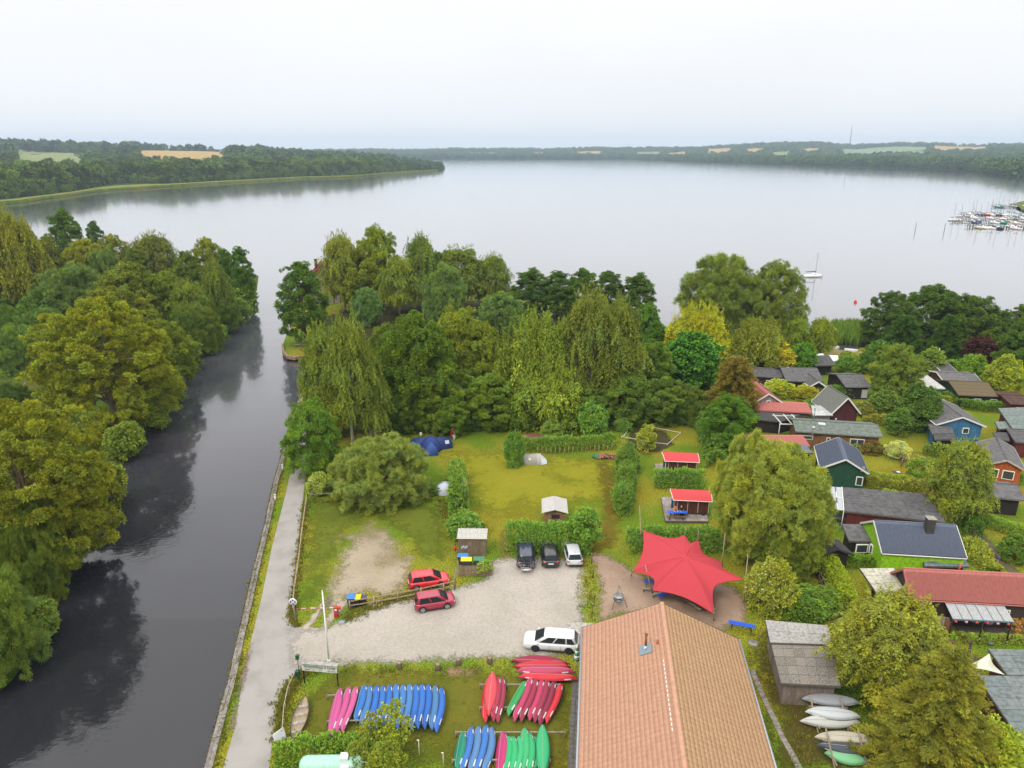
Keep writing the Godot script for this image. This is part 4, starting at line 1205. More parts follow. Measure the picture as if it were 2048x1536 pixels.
func build_marina() -> void:
	rng.seed = 5
	struct("ground", sheet(pv([394.78,-575.78,427.44,-610.81,521.94,-650.27,384.24,-475.24,359.69,-511.91]), 0.3, 1.2, 3.0), sheet_mat(0.2, 0.2, 0.05, "grass", 5.0, "grass_patches", 40.0))
	# sailing boat, built once: hull, deck, cabin, boom cover, mast
	var proto := sailing_boat("moored_boat", 7.0, 9.0)
	var white := mat(0.75, 0.76, 0.77, 0.35)
	var covers := [mat(0.05, 0.07, 0.16), mat(0.62, 0.62, 0.6), mat(0.03, 0.2, 0.16), mat(0.10, 0.28, 0.36), mat(0.45, 0.38, 0.25), mat(0.02, 0.025, 0.05), mat(0.4, 0.06, 0.06)]
	var words := ["navy blue", "off-white", "dark green", "turquoise", "tan", "black", "red"]
	var rows := [[Vector2(266.12, -436.83), Vector2(311.22, -427.38), 13, "nearest but one jetty"], [Vector2(255.09, -404.02), Vector2(288.97, -395.89), 11, "nearest jetty"], [Vector2(304.15, -490.88), Vector2(347.73, -479.06), 14, "middle jetty"], [Vector2(287.37, -464.13), Vector2(329.68, -453.51), 14, "long middle jetty"], [Vector2(365.34, -554.53), Vector2(389.93, -549.45), 7, "farthest jetty"]]
	var nth := ["first", "second", "third", "fourth", "fifth", "sixth", "seventh", "eighth", "ninth", "tenth", "eleventh", "twelfth", "thirteenth", "fourteenth"]
	var first := true
	for r in rows:
		var a: Vector2 = r[0]
		var b: Vector2 = r[1]
		var jetty := thing("jetty", "thin wooden boat jetty of the marina across the water, %s" % r[3], "jetty", Vector3(a.x, WATER, a.y))
		var st := sb()
		bar(st, Vector3(-2, 0.9, 0), Vector3(b.x - a.x, 0.9, b.y - a.y), 1.6, 0.2)
		part("deck", st.commit(), worn(0.22, 0.19, 0.16), jetty)
		st = sb()
		for k in 26:
			var p := (b - a) * (k / 25.0)
			for s in [-1, 1]:
				tube(st, [Vector3(p.x, -1, p.y + s * 0.9), Vector3(p.x, rng.randf_range(1.2, 2.0), p.y + s * 0.9)], 0.16, 0.13, 5)
		part("pile", st.commit(), worn(0.12, 0.10, 0.09), jetty).set_meta("kind", "stuff")
		for k in int(r[2]):
			var t := (k + 0.25 + rng.randf() * 0.4) / int(r[2])
			var p := a.lerp(b, t)
			var side := -1.0 if rng.randf() < 0.5 else 1.0
			var c := rng.randi() % covers.size()
			var at := Vector3(p.x, WATER, p.y + side * 5.0)
			var label := "%s white boat from the lake at the %s, %s cover" % [nth[k], r[3], words[c]]
			var o: Node3D
			if first:
				o = proto
				o.position = at
				o.set_meta("label", label)
				first = false
			else:
				o = copy(proto, label, at)
			o.rotation.y = PI / 2 * side + rng.randf_range(-0.1, 0.1)
			o.scale = Vector3.ONE * rng.randf_range(0.85, 1.25)
			o.set_meta("group", "boats moored in the marina")
			(o.get_node("boom_cover") as MeshInstance3D).material_override = covers[c]
			if rng.randf() < 0.4:
				(o.get_node("hull") as MeshInstance3D).material_override = covers[(c + 2) % covers.size()]
			if rng.randf() < 0.25:
				o.get_node("mast").free()
	# stakes standing in the water off the marina
	for e in [[Vector3(215.24, 0, -385.53), "slim dark stake standing alone in the lake west of the marina"], [Vector3(229.25, 0, -383.02), "slim dark stake in the water just off the marina jetties"]]:
		var st := sb()
		tube(st, [Vector3(0, -1, 0), Vector3(0, 3.6, 0)], 0.14, 0.1, 6)
		var o := part("stake", st.commit(), worn(0.1, 0.09, 0.08), self, e[0])
		tag(o, e[1], "stake")
func sailing_boat(called: String, l: float, mast_h: float) -> Node3D:
	var o := thing(called, "white sailing boat", "sailing boat")
	var st := smooth_start()
	var rings := []
	for i in 9:
		var t := i / 8.0
		var bw := l * 0.155 * pow(sin(PI * clampf(0.18 + t * 0.82, 0, 1)), 0.75)
		var x := (t - 0.5) * l
		var top := 0.75 + 0.25 * t * t
		rings.append([Vector3(x, top, -bw), Vector3(x, 0.25, -bw * 0.9), Vector3(x, -0.25, -bw * 0.4), Vector3(x, -0.25, bw * 0.4), Vector3(x, 0.25, bw * 0.9), Vector3(x, top, bw)])
	loft(st, rings)
	part("hull", smooth(st), mat(0.74, 0.75, 0.76, 0.3), o)
	st = sb()
	for i in 8:
		quad(st, rings[i][0] + Vector3.DOWN * 0.06, rings[i + 1][0] + Vector3.DOWN * 0.06, rings[i + 1][5] + Vector3.DOWN * 0.06, rings[i][5] + Vector3.DOWN * 0.06)
	part("deck", st.commit(), mat(0.62, 0.62, 0.60, 0.6), o)
	st = smooth_start()
	loft(st, [[Vector3(-0.3, 0.7, -0.62), Vector3(-0.3, 1.28, -0.5), Vector3(-0.3, 1.28, 0.5), Vector3(-0.3, 0.7, 0.62)], [Vector3(1.5, 0.8, -0.5), Vector3(1.3, 1.2, -0.36), Vector3(1.3, 1.2, 0.36), Vector3(1.5, 0.8, 0.5)]])
	part("cabin", smooth(st), mat(0.74, 0.75, 0.76, 0.3), o)
	for s in [-1, 1]:
		bx("cabin_window", o, Vector3(0.5, 1.05, s * 0.53), Vector3(1.1, 0.16, 0.06), mat(0.02, 0.025, 0.03, 0.1))
	st = smooth_start()
	tube(st, [Vector3(0.7, 1.9, 0), Vector3(-2.6, 1.75, 0)], 0.16, 0.12, 8)
	part("boom_cover", smooth(st), mat(0.62, 0.62, 0.6), o)
	st = sb()
	tube(st, [Vector3(0.75, 0.8, 0), Vector3(0.75, mast_h, 0)], 0.10, 0.08, 6)
	tube(st, [Vector3(0.75, mast_h, 0), Vector3(l * 0.49, 1.0, 0)], 0.02, 0.02, 4)
	tube(st, [Vector3(0.75, mast_h, 0), Vector3(-l * 0.49, 0.9, 0)], 0.02, 0.02, 4)
	part("mast", st.commit(), mat(0.30, 0.31, 0.33, 0.4), o)
	return o
# ---------------------------------------------------------------- small builders
func bx(called: String, parent: Node, c: Vector3, s: Vector3, m: Material, b := Basis.IDENTITY) -> MeshInstance3D:
	var key := "box%.3f,%.3f,%.3f" % [s.x, s.y, s.z]
	if not meshes.has(key):
		var st := sb()
		# a chamfered box: its long edges catch light
		var e := minf(0.02, minf(s.x, minf(s.y, s.z)) * 0.2)
		var h := s * 0.5
		var rings := []
		for q in [[-h.y, e], [-h.y + e, 0.0], [h.y - e, 0.0], [h.y, e]]:
			var x: float = h.x - q[1]
			var z: float = h.z - q[1]
			rings.append([Vector3(-x, q[0], -z + e), Vector3(-x + e, q[0], -z), Vector3(x - e, q[0], -z), Vector3(x, q[0], -z + e), Vector3(x, q[0], z - e), Vector3(x - e, q[0], z), Vector3(-x + e, q[0], z), Vector3(-x, q[0], z - e)])
		loft(st, rings)
		meshes[key] = st.commit()
	var o := part(called, meshes[key], m, parent, c)
	o.basis = b
	return o
func rod(called: String, parent: Node, a: Vector3, b: Vector3, r: float, m: Material, r2 := -1.0, sides := 8) -> MeshInstance3D:
	var st := smooth_start()
	tube(st, [a, b], r, r if r2 < 0 else r2, sides)
	st.generate_normals()
	return part(called, st.commit(), m, parent)
func plank_bar(called: String, parent: Node, a: Vector3, b: Vector3, w: float, h: float, m: Material) -> MeshInstance3D:
	var st := sb()
	bar(st, a, b, w, h)
	return part(called, st.commit(), m, parent)
func v3(p: Vector2, y := 0.0) -> Vector3:
	return Vector3(p.x, y, p.y)
func build_camp() -> void:
	rng.seed = 1234
	build_quay()
	build_boathouse()
	build_canoes()
	build_cars()
	build_yard()
	build_meadow()
	build_canopy()
# ---------------------------------------------------------------- the canal edge
func build_quay() -> void:
	var line := pv([-20.6,-30,-20.97,-38.07,-21.68,-41.4,-22.41,-45.73,-23.89,-52.49,-25.39,-59.29,-27.78,-70.9,-29.93,-80.25,-32,-91.08,-34.95,-105.86,-36.15,-114.29])
	var quay := Node3D.new()
	quay.name = "quay"
	quay.set_meta("kind", "structure")
	add_child(quay)
	var boards := [worn(0.235, 0.215, 0.205, 0.9, "grime", 0.5), worn(0.20, 0.185, 0.18, 0.9, "grime", 0.5), worn(0.265, 0.245, 0.235, 0.9, "grime", 0.5)]
	for row in 2:
		var pts := along(line, 2.6)
		for k in pts.size() - 1:
			var a: Vector2 = pts[k][0]
			var b: Vector2 = pts[k + 1][0]
			var n := Vector2(-pts[k][1].y, pts[k][1].x)
			var off := n * (0.12 + row * 0.29)
			var j := n * rng.randf_range(-0.03, 0.03)
			plank_bar("plank", quay, v3(a + off + j, 0.07 + row * 0.012) , v3(b + off + j - (b - a).normalized() * 0.03, 0.07 + row * 0.012), 0.25 if row == 0 else 0.27, 0.10, boards[rng.randi() % 3])
	# the upright piling under the cap
	var st := sb()
	for q in along(line, 0.45):
		var n := Vector2(-q[1].y, q[1].x)
		box(st, v3(q[0] + n * 0.02, -0.8), Vector3(0.30, 1.7, 0.30), Basis(Vector3.UP, rng.randf()))
	var pil := part("piling", st.commit(), worn(0.09, 0.075, 0.06, 0.9, "wood", 0.8), quay)
	pil.set_meta("kind", "stuff")
	# low stone edge round the tip of the point
	var tip := pv([-42.02,-140.03,-44.05,-138.56,-45.79,-139.29,-47.65,-142.69,-49.7,-148.7])
	var edge := thing("stone_edge", "low reddish stone edging round the grassy tip of the point", "kerb")
	for q in along(tip, 0.9):
		bx("stone", edge, v3(q[0], -0.05), Vector3(0.85, 0.7, 0.45), worn(0.30, 0.21, 0.16, 0.9, "moss", 0.8), Basis(Vector3.UP, atan2(-q[1].y, q[1].x)))
	var seat := thing("bench", "grey wooden bench under the tall alder on the point", "bench", Vector3(-45.56, 0, -147.46), 0.1)
	for k in 3:
		bx("plank", seat, Vector3(0, 0.45, -0.2 + k * 0.18), Vector3(2.6, 0.05, 0.16), worn(0.32, 0.3, 0.3, 0.8, "wood"))
	for s in [-1, 1]:
		bx("leg", seat, Vector3(s * 1.0, 0.21, 0), Vector3(0.1, 0.42, 0.45), worn(0.2, 0.19, 0.18))
	for e in [[Vector3(-30.14, 0, -85.21), "white mooring bollard in the canal verge by the road bend"], [Vector3(-28.42, 0, -76.65), "white mooring bollard in the canal verge, nearer one"]]:
		var o := thing("mooring_bollard", e[1], "bollard", e[0])
		rod("post", o, Vector3(0, -0.1, 0), Vector3(0, 0.8, 0), 0.11, mat(0.62, 0.62, 0.6))
		rod("cap", o, Vector3(0, 0.8, 0), Vector3(0, 0.9, 0), 0.15, mat(0.6, 0.6, 0.58), 0.08)
# ---------------------------------------------------------------- the big tiled building at the bottom
func build_boathouse() -> void:
	# local axes: x across, -z along the ridge away from the camera
	var o := thing("boathouse", "large building with orange clay-tiled gable roof beside the canoe lawn", "building", Vector3(11.9, 0, -48.1), deg_to_rad(-6.6))
	var hw := 6.15    # half width at the eaves
	var eave := 3.0
	var ridge := 5.85
	var length := 19.0
	var wall := worn(0.30, 0.16, 0.11, 0.9, "grime")
	var st := sb()
	var w := hw - 0.55
	var wy := eave + 0.2
	for z in [0.35, length]:
		quad(st, Vector3(-w, 0, z), Vector3(w, 0, z), Vector3(w, wy, z), Vector3(-w, wy, z))
		tri(st, Vector3(-w, wy, z), Vector3(w, wy, z), Vector3(0, ridge - 0.1, z))
	for s in [-1, 1]:
		quad(st, Vector3(s * w, 0, 0.35), Vector3(s * w, 0, length), Vector3(s * w, wy, length), Vector3(s * w, wy, 0.35))
	part("wall", st.commit(), wall, o)
	for k in 5:
		var f := bx("window", o, Vector3(-w - 0.02, 1.7, 3.0 + k * 3.2), Vector3(0.08, 1.0, 1.3), mat(0.7, 0.7, 0.68, 0.5))
		bx("pane", f, Vector3(-0.03, 0, 0), Vector3(0.05, 0.8, 1.1), mat(0.03, 0.035, 0.04, 0.08, 0.6))
	# roof: boarding below, then every tile
	var slope := Vector2(hw, ridge - eave)
	var sl := slope.length()
	var ang := atan2(ridge - eave, hw)
	var roof: MeshInstance3D = null
	st = sb()
	for s in [-1, 1]:
		var b := Basis(Vector3.BACK, -s * ang)
		box(st, Vector3(s * hw * 0.5, (ridge + eave) * 0.5 - 0.09, length * 0.5), Vector3(sl, 0.12, length - 0.1), b)
	roof = part("roof", st.commit(), worn(0.20, 0.12, 0.08), o)
	var cols := 21
	var rows_n := 46
	var tw := sl / cols
	var tl := length / rows_n
	# a clay tile: low curved pan with a raised roll along one side
	st = smooth_start()
	var prof := [Vector2(-0.5, 0.012), Vector2(-0.30, 0.004), Vector2(0.0, 0.0), Vector2(0.22, 0.006), Vector2(0.36, 0.026), Vector2(0.46, 0.034), Vector2(0.52, 0.034), Vector2(0.54, 0.0)]
	for k in prof.size() - 1:
		var p0: Vector2 = prof[k]
		var p1: Vector2 = prof[k + 1]
		# across the slope is the tile's length here: courses step down towards the eaves
		quad(st, Vector3(-tw * 0.54, p0.y + 0.0, p0.x * tl), Vector3(-tw * 0.54, p1.y, p1.x * tl), Vector3(tw * 0.54, p1.y + 0.022, p1.x * tl), Vector3(tw * 0.54, p0.y + 0.022, p0.x * tl))
		quad(st, Vector3(tw * 0.54, p0.y + 0.022, p0.x * tl), Vector3(tw * 0.54, p1.y + 0.022, p1.x * tl), Vector3(tw * 0.54, p1.y + 0.0, p1.x * tl), Vector3(tw * 0.54, p0.y, p0.x * tl))
	var tile := smooth(st)
	var shades: Array = []
	for k in 5:
		var f := [1.0, 0.98, 1.015, 0.965, 0.99][k] as float
		shades.append([worn(0.44 * f, 0.25 * f, 0.17 * f, 0.8, "clay", 0.25), worn(0.44 * f, 0.275 * f, 0.15 * f, 0.8, "clay", 0.2)])
	var rest_l := [[], []]
	var count := 0
	var side_i := 0
	for s in [-1, 1]:
		var b := Basis(Vector3.BACK, -s * ang) * Basis(Vector3.UP, 0.0 if s > 0 else PI)
		for r in rows_n:
			for q in cols:
				var u: float = (q + 0.5) / cols
				var pos := Vector3(s * hw * u, lerpf(ridge, eave, u), (r + 0.5) * tl) + Basis(Vector3.BACK, -s * ang) * Vector3(0, 0.0, 0)
				var bb := b * Basis(Vector3.RIGHT, rng.randf_range(-0.003, 0.003))
				if r < 17 and count < 300 and (q % 2 == 0 or r > 8) and r > 3:
					var m := part("tile", tile, shades[rng.randi() % 5][side_i], roof, pos)
					m.basis = bb
					count += 1
				else:
					rest_l[side_i].append(Transform3D(bb, pos))
		count = 150 if s < 0 and count >= 150 else count
		side_i += 1
	for k in 2:
		var mm := MultiMesh.new()
		mm.transform_format = MultiMesh.TRANSFORM_3D
		mm.use_colors = true
		mm.mesh = tile
		mm.instance_count = rest_l[k].size()
		var base: StandardMaterial3D = shades[0][k].duplicate()
		base.vertex_color_use_as_albedo = true
		for i in rest_l[k].size():
			mm.set_instance_transform(i, rest_l[k][i])
			var f := rng.randf_range(0.95, 1.0)
			mm.set_instance_color(i, Color(f, f * rng.randf_range(0.98, 1.0), f))
		var mi := MultiMeshInstance3D.new()
		mi.name = "roof_tiles"
		mi.multimesh = mm
		mi.material_override = base
		mi.set_meta("kind", "stuff")
		roof.add_child(mi, true)
	# ridge caps
	st = smooth_start()
	var rr := []
	for k in 7:
		var a := PI * k / 6.0
		rr.append(Vector2(cos(a) * 0.17, sin(a) * 0.12))
	loft(st, [rr.map(func(p): return Vector3(p.x * 1.1, p.y * 1.1, 0.0)), rr.map(func(p): return Vector3(p.x * 0.92, p.y * 0.92, 0.41))], false, false)
	var cap := smooth(st)
	for k in int(length / 0.39):
		part("ridge_tile", cap, shades[k % 5][0], roof, Vector3(0, ridge + 0.03, k * 0.39))
	for k in 16:
		var vx := -0.42
		bx("vent_strip", roof, Vector3(vx, ridge + vx * (ridge - eave) / hw * -1.0 * -1.0 + 0.045, 6.6 + k * 0.42), Vector3(0.06, 0.03, 0.26), mat(0.62, 0.60, 0.57), Basis(Vector3.BACK, ang))
	# verge boards, gutters and downpipes
	var trim := worn(0.10, 0.075, 0.06, 0.7)
	var zinc := mat(0.30, 0.32, 0.35, 0.45, 0.5, 0.3)
	for s in [-1, 1]:
		plank_bar("bargeboard", o, Vector3(s * hw * 1.01, eave - 0.10, -0.05), Vector3(0, ridge - 0.07, -0.05), 0.05, 0.2, trim)
		rod("gutter", o, Vector3(s * (hw + 0.10), eave - 0.05, -0.05), Vector3(s * (hw + 0.10), eave - 0.05, length), 0.085, zinc)
		rod("downpipe", o, Vector3(s * (hw + 0.02), eave - 0.1, 6.2), Vector3(s * (w + 0.1), 0.0, 6.2), 0.05, zinc)
	# pipe and small roof hatch on the left slope
	var p := Vector3(-1.55, ridge - 1.55 * (ridge - eave) / hw, 4.9)
	var vent := thing("flue_pipe", "rusty flue pipe on blue-grey flashing on the orange tiled roof", "flue", o.transform * p, o.rotation.y)
	var tilt := Basis(Vector3.BACK, ang)
	bx("flashing", vent, Vector3(0, 0.10, 0), Vector3(0.95, 0.05, 1.0), mat(0.17, 0.22, 0.26, 0.6, 0.3), tilt)
	rod("collar", vent, Vector3(0, 0.05, -0.1), Vector3(0, 0.36, -0.1), 0.24, mat(0.4, 0.42, 0.44, 0.4, 0.5, 0.3), 0.11)
	rod("pipe", vent, Vector3(0, 0.3, -0.1), Vector3(0, 1.35, -0.1), 0.09, worn(0.25, 0.13, 0.07))
	rod("red_pipe", vent, Vector3(0.85, 0.2, -0.3), Vector3(0.85, 0.75, -0.3), 0.07, mat(0.38, 0.08, 0.05))
	rod("pipe_cap", vent, Vector3(0, 1.35, -0.1), Vector3(0, 1.43, -0.1), 0.15, worn(0.2, 0.11, 0.07), 0.04)
	# slab and paved strip beside it
	var slab := thing("concrete_slab", "pale concrete slab at the corner of the tiled building", "slab", Vector3(6.31, 0, -52.35), -0.1)
	bx("slab", slab, Vector3(0, 0.05, 0), Vector3(3.0, 0.16, 2.0), worn(0.40, 0.385, 0.36))
	var pave := Node3D.new()
	pave.name = "paving"
	pave.set_meta("kind", "structure")
	add_child(pave)
	for k in 34:
		for q in 2:
			var f := rng.randf_range(0.8, 1.1)
			var sp: Vector3 = o.transform * Vector3(-hw - 0.18 - q * 0.36, 0, 2.6 + k * 0.42)
			bx("paver", pave, sp + Vector3(0, 0.01 + rng.randf() * 0.01, 0), Vector3(0.34, 0.08, 0.40), worn(0.15 if k % 3 else 0.13, 0.14, 0.14), o.basis)
	# cable-reel-like closed garden parasol by the wall
	var par := thing("garden_parasol", "folded green and white striped parasol at the wall of the tiled building", "parasol", Vector3(5.24, 0, -47.61))
	rod("pole", par, Vector3(0, 0, 0), Vector3(0, 2.4, 0), 0.03, mat(0.6, 0.6, 0.6))
	for k in 6:
		rod("cloth", par, Vector3(0, 0.9 + k * 0.22, 0), Vector3(0, 1.12 + k * 0.22, 0), 0.30 - k * 0.04, mat(0.05, 0.22, 0.12) if k % 2 == 0 else mat(0.6, 0.62, 0.6), 0.26 - k * 0.04)
# ---------------------------------------------------------------- canoes
func canoe_proto(called: String, open: bool) -> Node3D:
	var o := Node3D.new()
	o.name = called
	var l := 4.9
	var beam := 0.98
	var st := smooth_start()
	var rings := []
	var n := 18
	for i in n + 1:
		var t := float(i) / n
		var z := (t - 0.5) * l
		var e := absf(t - 0.5) * 2.0
		var bw := beam * 0.5 * pow(maxf(0.0, 1.0 - pow(e, 2.1)), 0.9) + 0.012
		var keel := 0.03 * pow(e, 4.0) + 0.26 * pow(e, 10.0)
		var sheer := 0.30 + 0.07 * pow(e, 3.0)
		var ring := []
		for k in 11:
			var a := PI * (k / 10.0 - 0.5)
			var sx := signf(a) * pow(absf(sin(a)), 0.72)
			var yy := 1.0 - pow(cos(a), 0.62)
			ring.append(Vector3(sx * bw, lerpf(keel, sheer, clampf(yy, 0, 1)), z + signf(t - 0.5) * (0.10 * pow(e, 8.0) * yy)))
		rings.append(ring)
	loft(st, rings, false, false)
	part("hull", smooth(st), mat(0.5, 0.5, 0.5), o)
	if open:
		st = smooth_start()
		var inner := []
		for r in rings:
			var q := []
			for v in r:
				q.append(Vector3(v.x * 0.94, v.y + 0.02 * (1.0 if v.y < 0.3 else 0.0), v.z * 0.985))
			inner.append(q)
		loft(st, inner, false, false)
		part("lining", smooth(st), worn(0.42, 0.34, 0.24, 0.7, "grime", 1.2), o)
	st = smooth_start()
	for s in [0, 10]:
		var pts := []
		for r in rings:
			pts.append(r[s])
		tube(st, pts, 0.022, 0.022, 5)
	part("gunwale", smooth(st), mat(0.04, 0.04, 0.045, 0.6), o)
	if not open:
		st = smooth_start()
		var line := []
		for r in rings.slice(1, n):
			line.append(r[5] + Vector3(0, -0.006, 0))
		tube(st, line, 0.014, 0.014, 5)
		part("keel_strip", smooth(st), mat(0.32, 0.31, 0.30, 0.6), o)
	# the printed strips near both ends of each side
	if not open:
		for e in [[2, 4], [14, 16]]:
			for s in [[0, 1], [10, 9]]:
				st = sb()
				for i in range(e[0], e[1]):
					var out := Vector3(0.008 * (-1 if s[0] == 0 else 1), 0, 0)
					var a: Vector3 = rings[i][s[0]].lerp(rings[i][s[1]], 0.35) + out
					var b: Vector3 = rings[i + 1][s[0]].lerp(rings[i + 1][s[1]], 0.35) + out
					var c2: Vector3 = rings[i + 1][s[0]].lerp(rings[i + 1][s[1]], 1.0) + out
					var d: Vector3 = rings[i][s[0]].lerp(rings[i][s[1]], 1.0) + out
					for w in [[0.0, 0.22], [0.28, 0.42], [0.48, 0.74], [0.8, 0.96]]:
						quad(st, a.lerp(b, w[0]), a.lerp(b, w[1]), d.lerp(c2, w[1]), d.lerp(c2, w[0]))
				part("lettering", st.commit(), mat(0.72, 0.72, 0.72, 0.5), o)
	return o
var canoe_src: Node3D
func put_canoe(called: String, a: Vector3, b: Vector3, roll: float, y: float, col: Color, label: String, group: String, upside := true) -> Node3D:
	if canoe_src == null:
		canoe_src = canoe_proto("canoe", false)
	var o: Node3D = canoe_src.duplicate()
	o.name = numbered(called)
	add_child(o)
	tag(o, label, "canoe" if called == "canoe" else "kayak", group)
	var d := (b - a)
	var l := d.length()
	d /= l
	var x := Vector3.UP.cross(d).normalized()
	var base := Basis(x, Vector3.UP, d) * Basis(Vector3.BACK, (PI if upside else 0.0) + deg_to_rad(roll))
	o.transform = Transform3D(base * Basis.from_scale(Vector3(1, 1, l / 4.95)), (a + b) * 0.5 + Vector3(0, y, 0))
	(o.get_node("hull") as MeshInstance3D).material_override = plastic(col)
	return o
func plastic(col: Color) -> StandardMaterial3D:
	return worn(col.r * 0.78, col.g * 0.82, col.b * 0.82, 0.5, "clay", 0.9)
func build_canoes() -> void:
	var rows := ["canoes in the long row", "canoes on the lawn beside the tiled building"]
	for t in [
		["canoe", -13.48, -45.02, -13.12, -40.2, 40, 0.55, .56, .09, .27, "pink canoe leftmost in the long row on the canoe lawn", 0],
		["canoe", -12.82, -45.17, -12.8, -40.51, 43, 0.55, .56, .09, .27, "pink canoe in the middle of the three pink ones", 0],
		["canoe", -12.24, -45.21, -12.4, -40.6, 40, 0.55, .60, .10, .27, "pink canoe next to the first blue one in the long row", 0],
		["canoe", -11.64, -45.35, -11.61, -41.51, 44, 0.55, .035, .17, .50, "blue canoe first of thirteen, beside the pink ones", 0],
		["canoe", -11.21, -45.28, -11.08, -41.2, 44, 0.55, .06, .19, .46, "blue canoe second of thirteen from the pink ones, faded", 0],
		["canoe", -10.69, -45.3, -10.54, -41.04, 44, 0.55, .035, .15, .52, "blue canoe third of thirteen from the pink ones", 0],
		["canoe", -10.19, -45.3, -10.04, -40.94, 44, 0.55, .04, .16, .50, "blue canoe fourth of thirteen from the pink ones", 0],
		["canoe", -9.66, -45.4, -9.6, -40.94, 44, 0.55, .035, .15, .50, "blue canoe fifth of thirteen from the pink ones", 0],
		["canoe", -9.18, -45.49, -9, -40.85, 44, 0.55, .05, .20, .52, "blue canoe sixth of thirteen, white print at its top", 0],
		["canoe", -8.64, -45.44, -8.5, -40.85, 44, 0.55, .06, .20, .50, "blue canoe in the middle of thirteen, behind the small tree", 0],
		["canoe", -8.15, -45.5, -7.96, -40.82, 44, 0.55, .07, .21, .50, "blue canoe eighth of thirteen, paler with white print", 0],
		["canoe", -7.67, -45.44, -7.45, -40.82, 44, 0.55, .035, .15, .52, "blue canoe ninth of thirteen", 0],
		["canoe", -7.18, -45.49, -7.02, -40.91, 44, 0.55, .04, .16, .54, "blue canoe tenth of thirteen with long white print at its lower end", 0],
		["canoe", -6.68, -45.44, -6.53, -40.88, 44, 0.55, .03, .14, .52, "blue canoe eleventh of thirteen", 0],
		["canoe", -6.15, -45.32, -6, -40.82, 44, 0.55, .07, .20, .42, "faded blue canoe last but one of thirteen", 0],
		["canoe", -5.59, -45.15, -5.59, -40.63, 30, 0.55, .035, .15, .54, "blue canoe at the right end of the long row, hull full up", 0],
		["canoe", -2.02, -46.14, -2.16, -41.54, 45, 0.55, .62, .03, .04, "bright red canoe on the left, partly under the topmost one", 1],
		["canoe", -1.26, -46.19, -1.57, -41.58, 44, 0.65, .38, .03, .07, "dark red canoe beneath the topmost one of three", 1],
		["canoe", -1.55, -46.49, -1.73, -41.89, 5, 0.95, .66, .07, .09, "coral red canoe lying keel up across the top of three", 1],
		["canoe", -0.92, -46.28, -1.25, -41.54, 40, 0.55, .36, .035, .075, "wine red canoe right of the keel-up coral one", 1],
		["kayak", 0.95, -45.81, -0.5, -42.24, 45, 0.55, .04, .33, .09, "slim green kayak left of the slanted red canoes", 1],
		["canoe", 1.43, -46.3, -0.05, -41.69, 44, 0.55, .50, .045, .13, "raspberry red canoe first of the slanted red row", 1],
		["canoe", 1.84, -46.06, 0.44, -41.65, 44, 0.55, .34, .03, .07, "dull wine red canoe second of the slanted row", 1],
		["canoe", 2.28, -45.97, 1.06, -41.77, 44, 0.55, .50, .045, .12, "raspberry red canoe third of the slanted row", 1],
		["canoe", 2.72, -45.97, 1.44, -41.61, 44, 0.55, .32, .03, .065, "dark wine red canoe fourth of the slanted row", 1],
		["canoe", 3.22, -45.81, 1.81, -41.31, 43, 0.55, .26, .025, .06, "darkest red canoe fifth of the slanted row", 1],
		["canoe", 3.74, -45.52, 2.31, -41.54, 42, 0.55, .66, .03, .045, "bright red canoe at the right end of the slanted row", 1],
		["canoe", -0.03, -48.15, 4.6, -47.81, 25, 0.50, .30, .02, .055, "dark red canoe nearest the white car, on its side", 1],
		["canoe", 0.17, -47.53, 4.71, -47.53, 30, 0.40, .55, .03, .05, "red canoe mostly hidden behind the crosswise pink-red one", 1],
		["canoe", 0.36, -46.85, 5.02, -46.76, -12, 0.75, .48, .06, .13, "pink-red canoe lying crosswise, keel up, second from the white car", 1],
		["canoe", 0.55, -46.33, 5.19, -46.06, -12, 0.65, .66, .035, .05, "bright red canoe lying crosswise nearest the slanted row", 1],
		["canoe", -3.65, -40.67, -3.87, -37.24, 45, 0.55, .02, .24, .15, "dark green canoe left of the four blue ones at the bottom", 1],
		["canoe", -3.07, -41.16, -3.56, -36.98, 45, 0.55, .05, .17, .55, "blue canoe first of four at the bottom", 1],
		["canoe", -2.55, -41.22, -2.99, -36.98, 45, 0.55, .10, .22, .44, "faded blue canoe second of four at the bottom", 1],
		["canoe", -2, -41.31, -2.59, -36.98, 45, 0.55, .05, .18, .54, "blue canoe third of four at the bottom", 1],
		["canoe", -1.53, -41.19, -2, -36.98, 25, 0.55, .09, .21, .44, "broad greyish-blue canoe right of four at the bottom", 1],
		["canoe", -0.74, -40.75, -0.98, -36.72, 35, 0.55, .50, .04, .16, "magenta canoe between blue and green ones at the bottom", 1],
		["kayak", -0.4, -40.28, -0.61, -36.98, 44, 0.55, .03, .42, .15, "slim green kayak next to the magenta canoe", 1],
		["kayak", -0.11, -40.23, -0.16, -36.98, 45, 0.55, .04, .42, .16, "green kayak second after the magenta canoe", 1],
		["kayak", 0.4, -40.28, 0.14, -36.85, 45, 0.55, .05, .44, .18, "green kayak third after the magenta canoe", 1],
		["canoe", 0.76, -41.01, 0.62, -36.98, 40, 0.60, .05, .42, .16, "long green canoe standing out above the other green ones", 1],
		["kayak", 1.09, -40.55, 1.02, -36.98, 44, 0.55, .04, .40, .15, "green kayak right of the long green canoe", 1],
		["kayak", 1.6, -40.28, 1.46, -37.24, 10, 0.55, .03, .28, .11, "short green kayak with keel line left of the white post", 1],
		["canoe", 2.21, -41.24, 2.07, -36.62, 0, 0.75, .04, .42, .17, "large green canoe keel up right of the white post", 1],
	]:
		put_canoe(t[0], Vector3(t[1], 0, t[2]), Vector3(t[3], 0, t[4]), t[5], t[6], Color(t[7], t[8], t[9]), t[10], rows[t[11]])
	# timber racks under the rows
	var grey := worn(0.28, 0.25, 0.22, 0.9, "wood", 0.8)
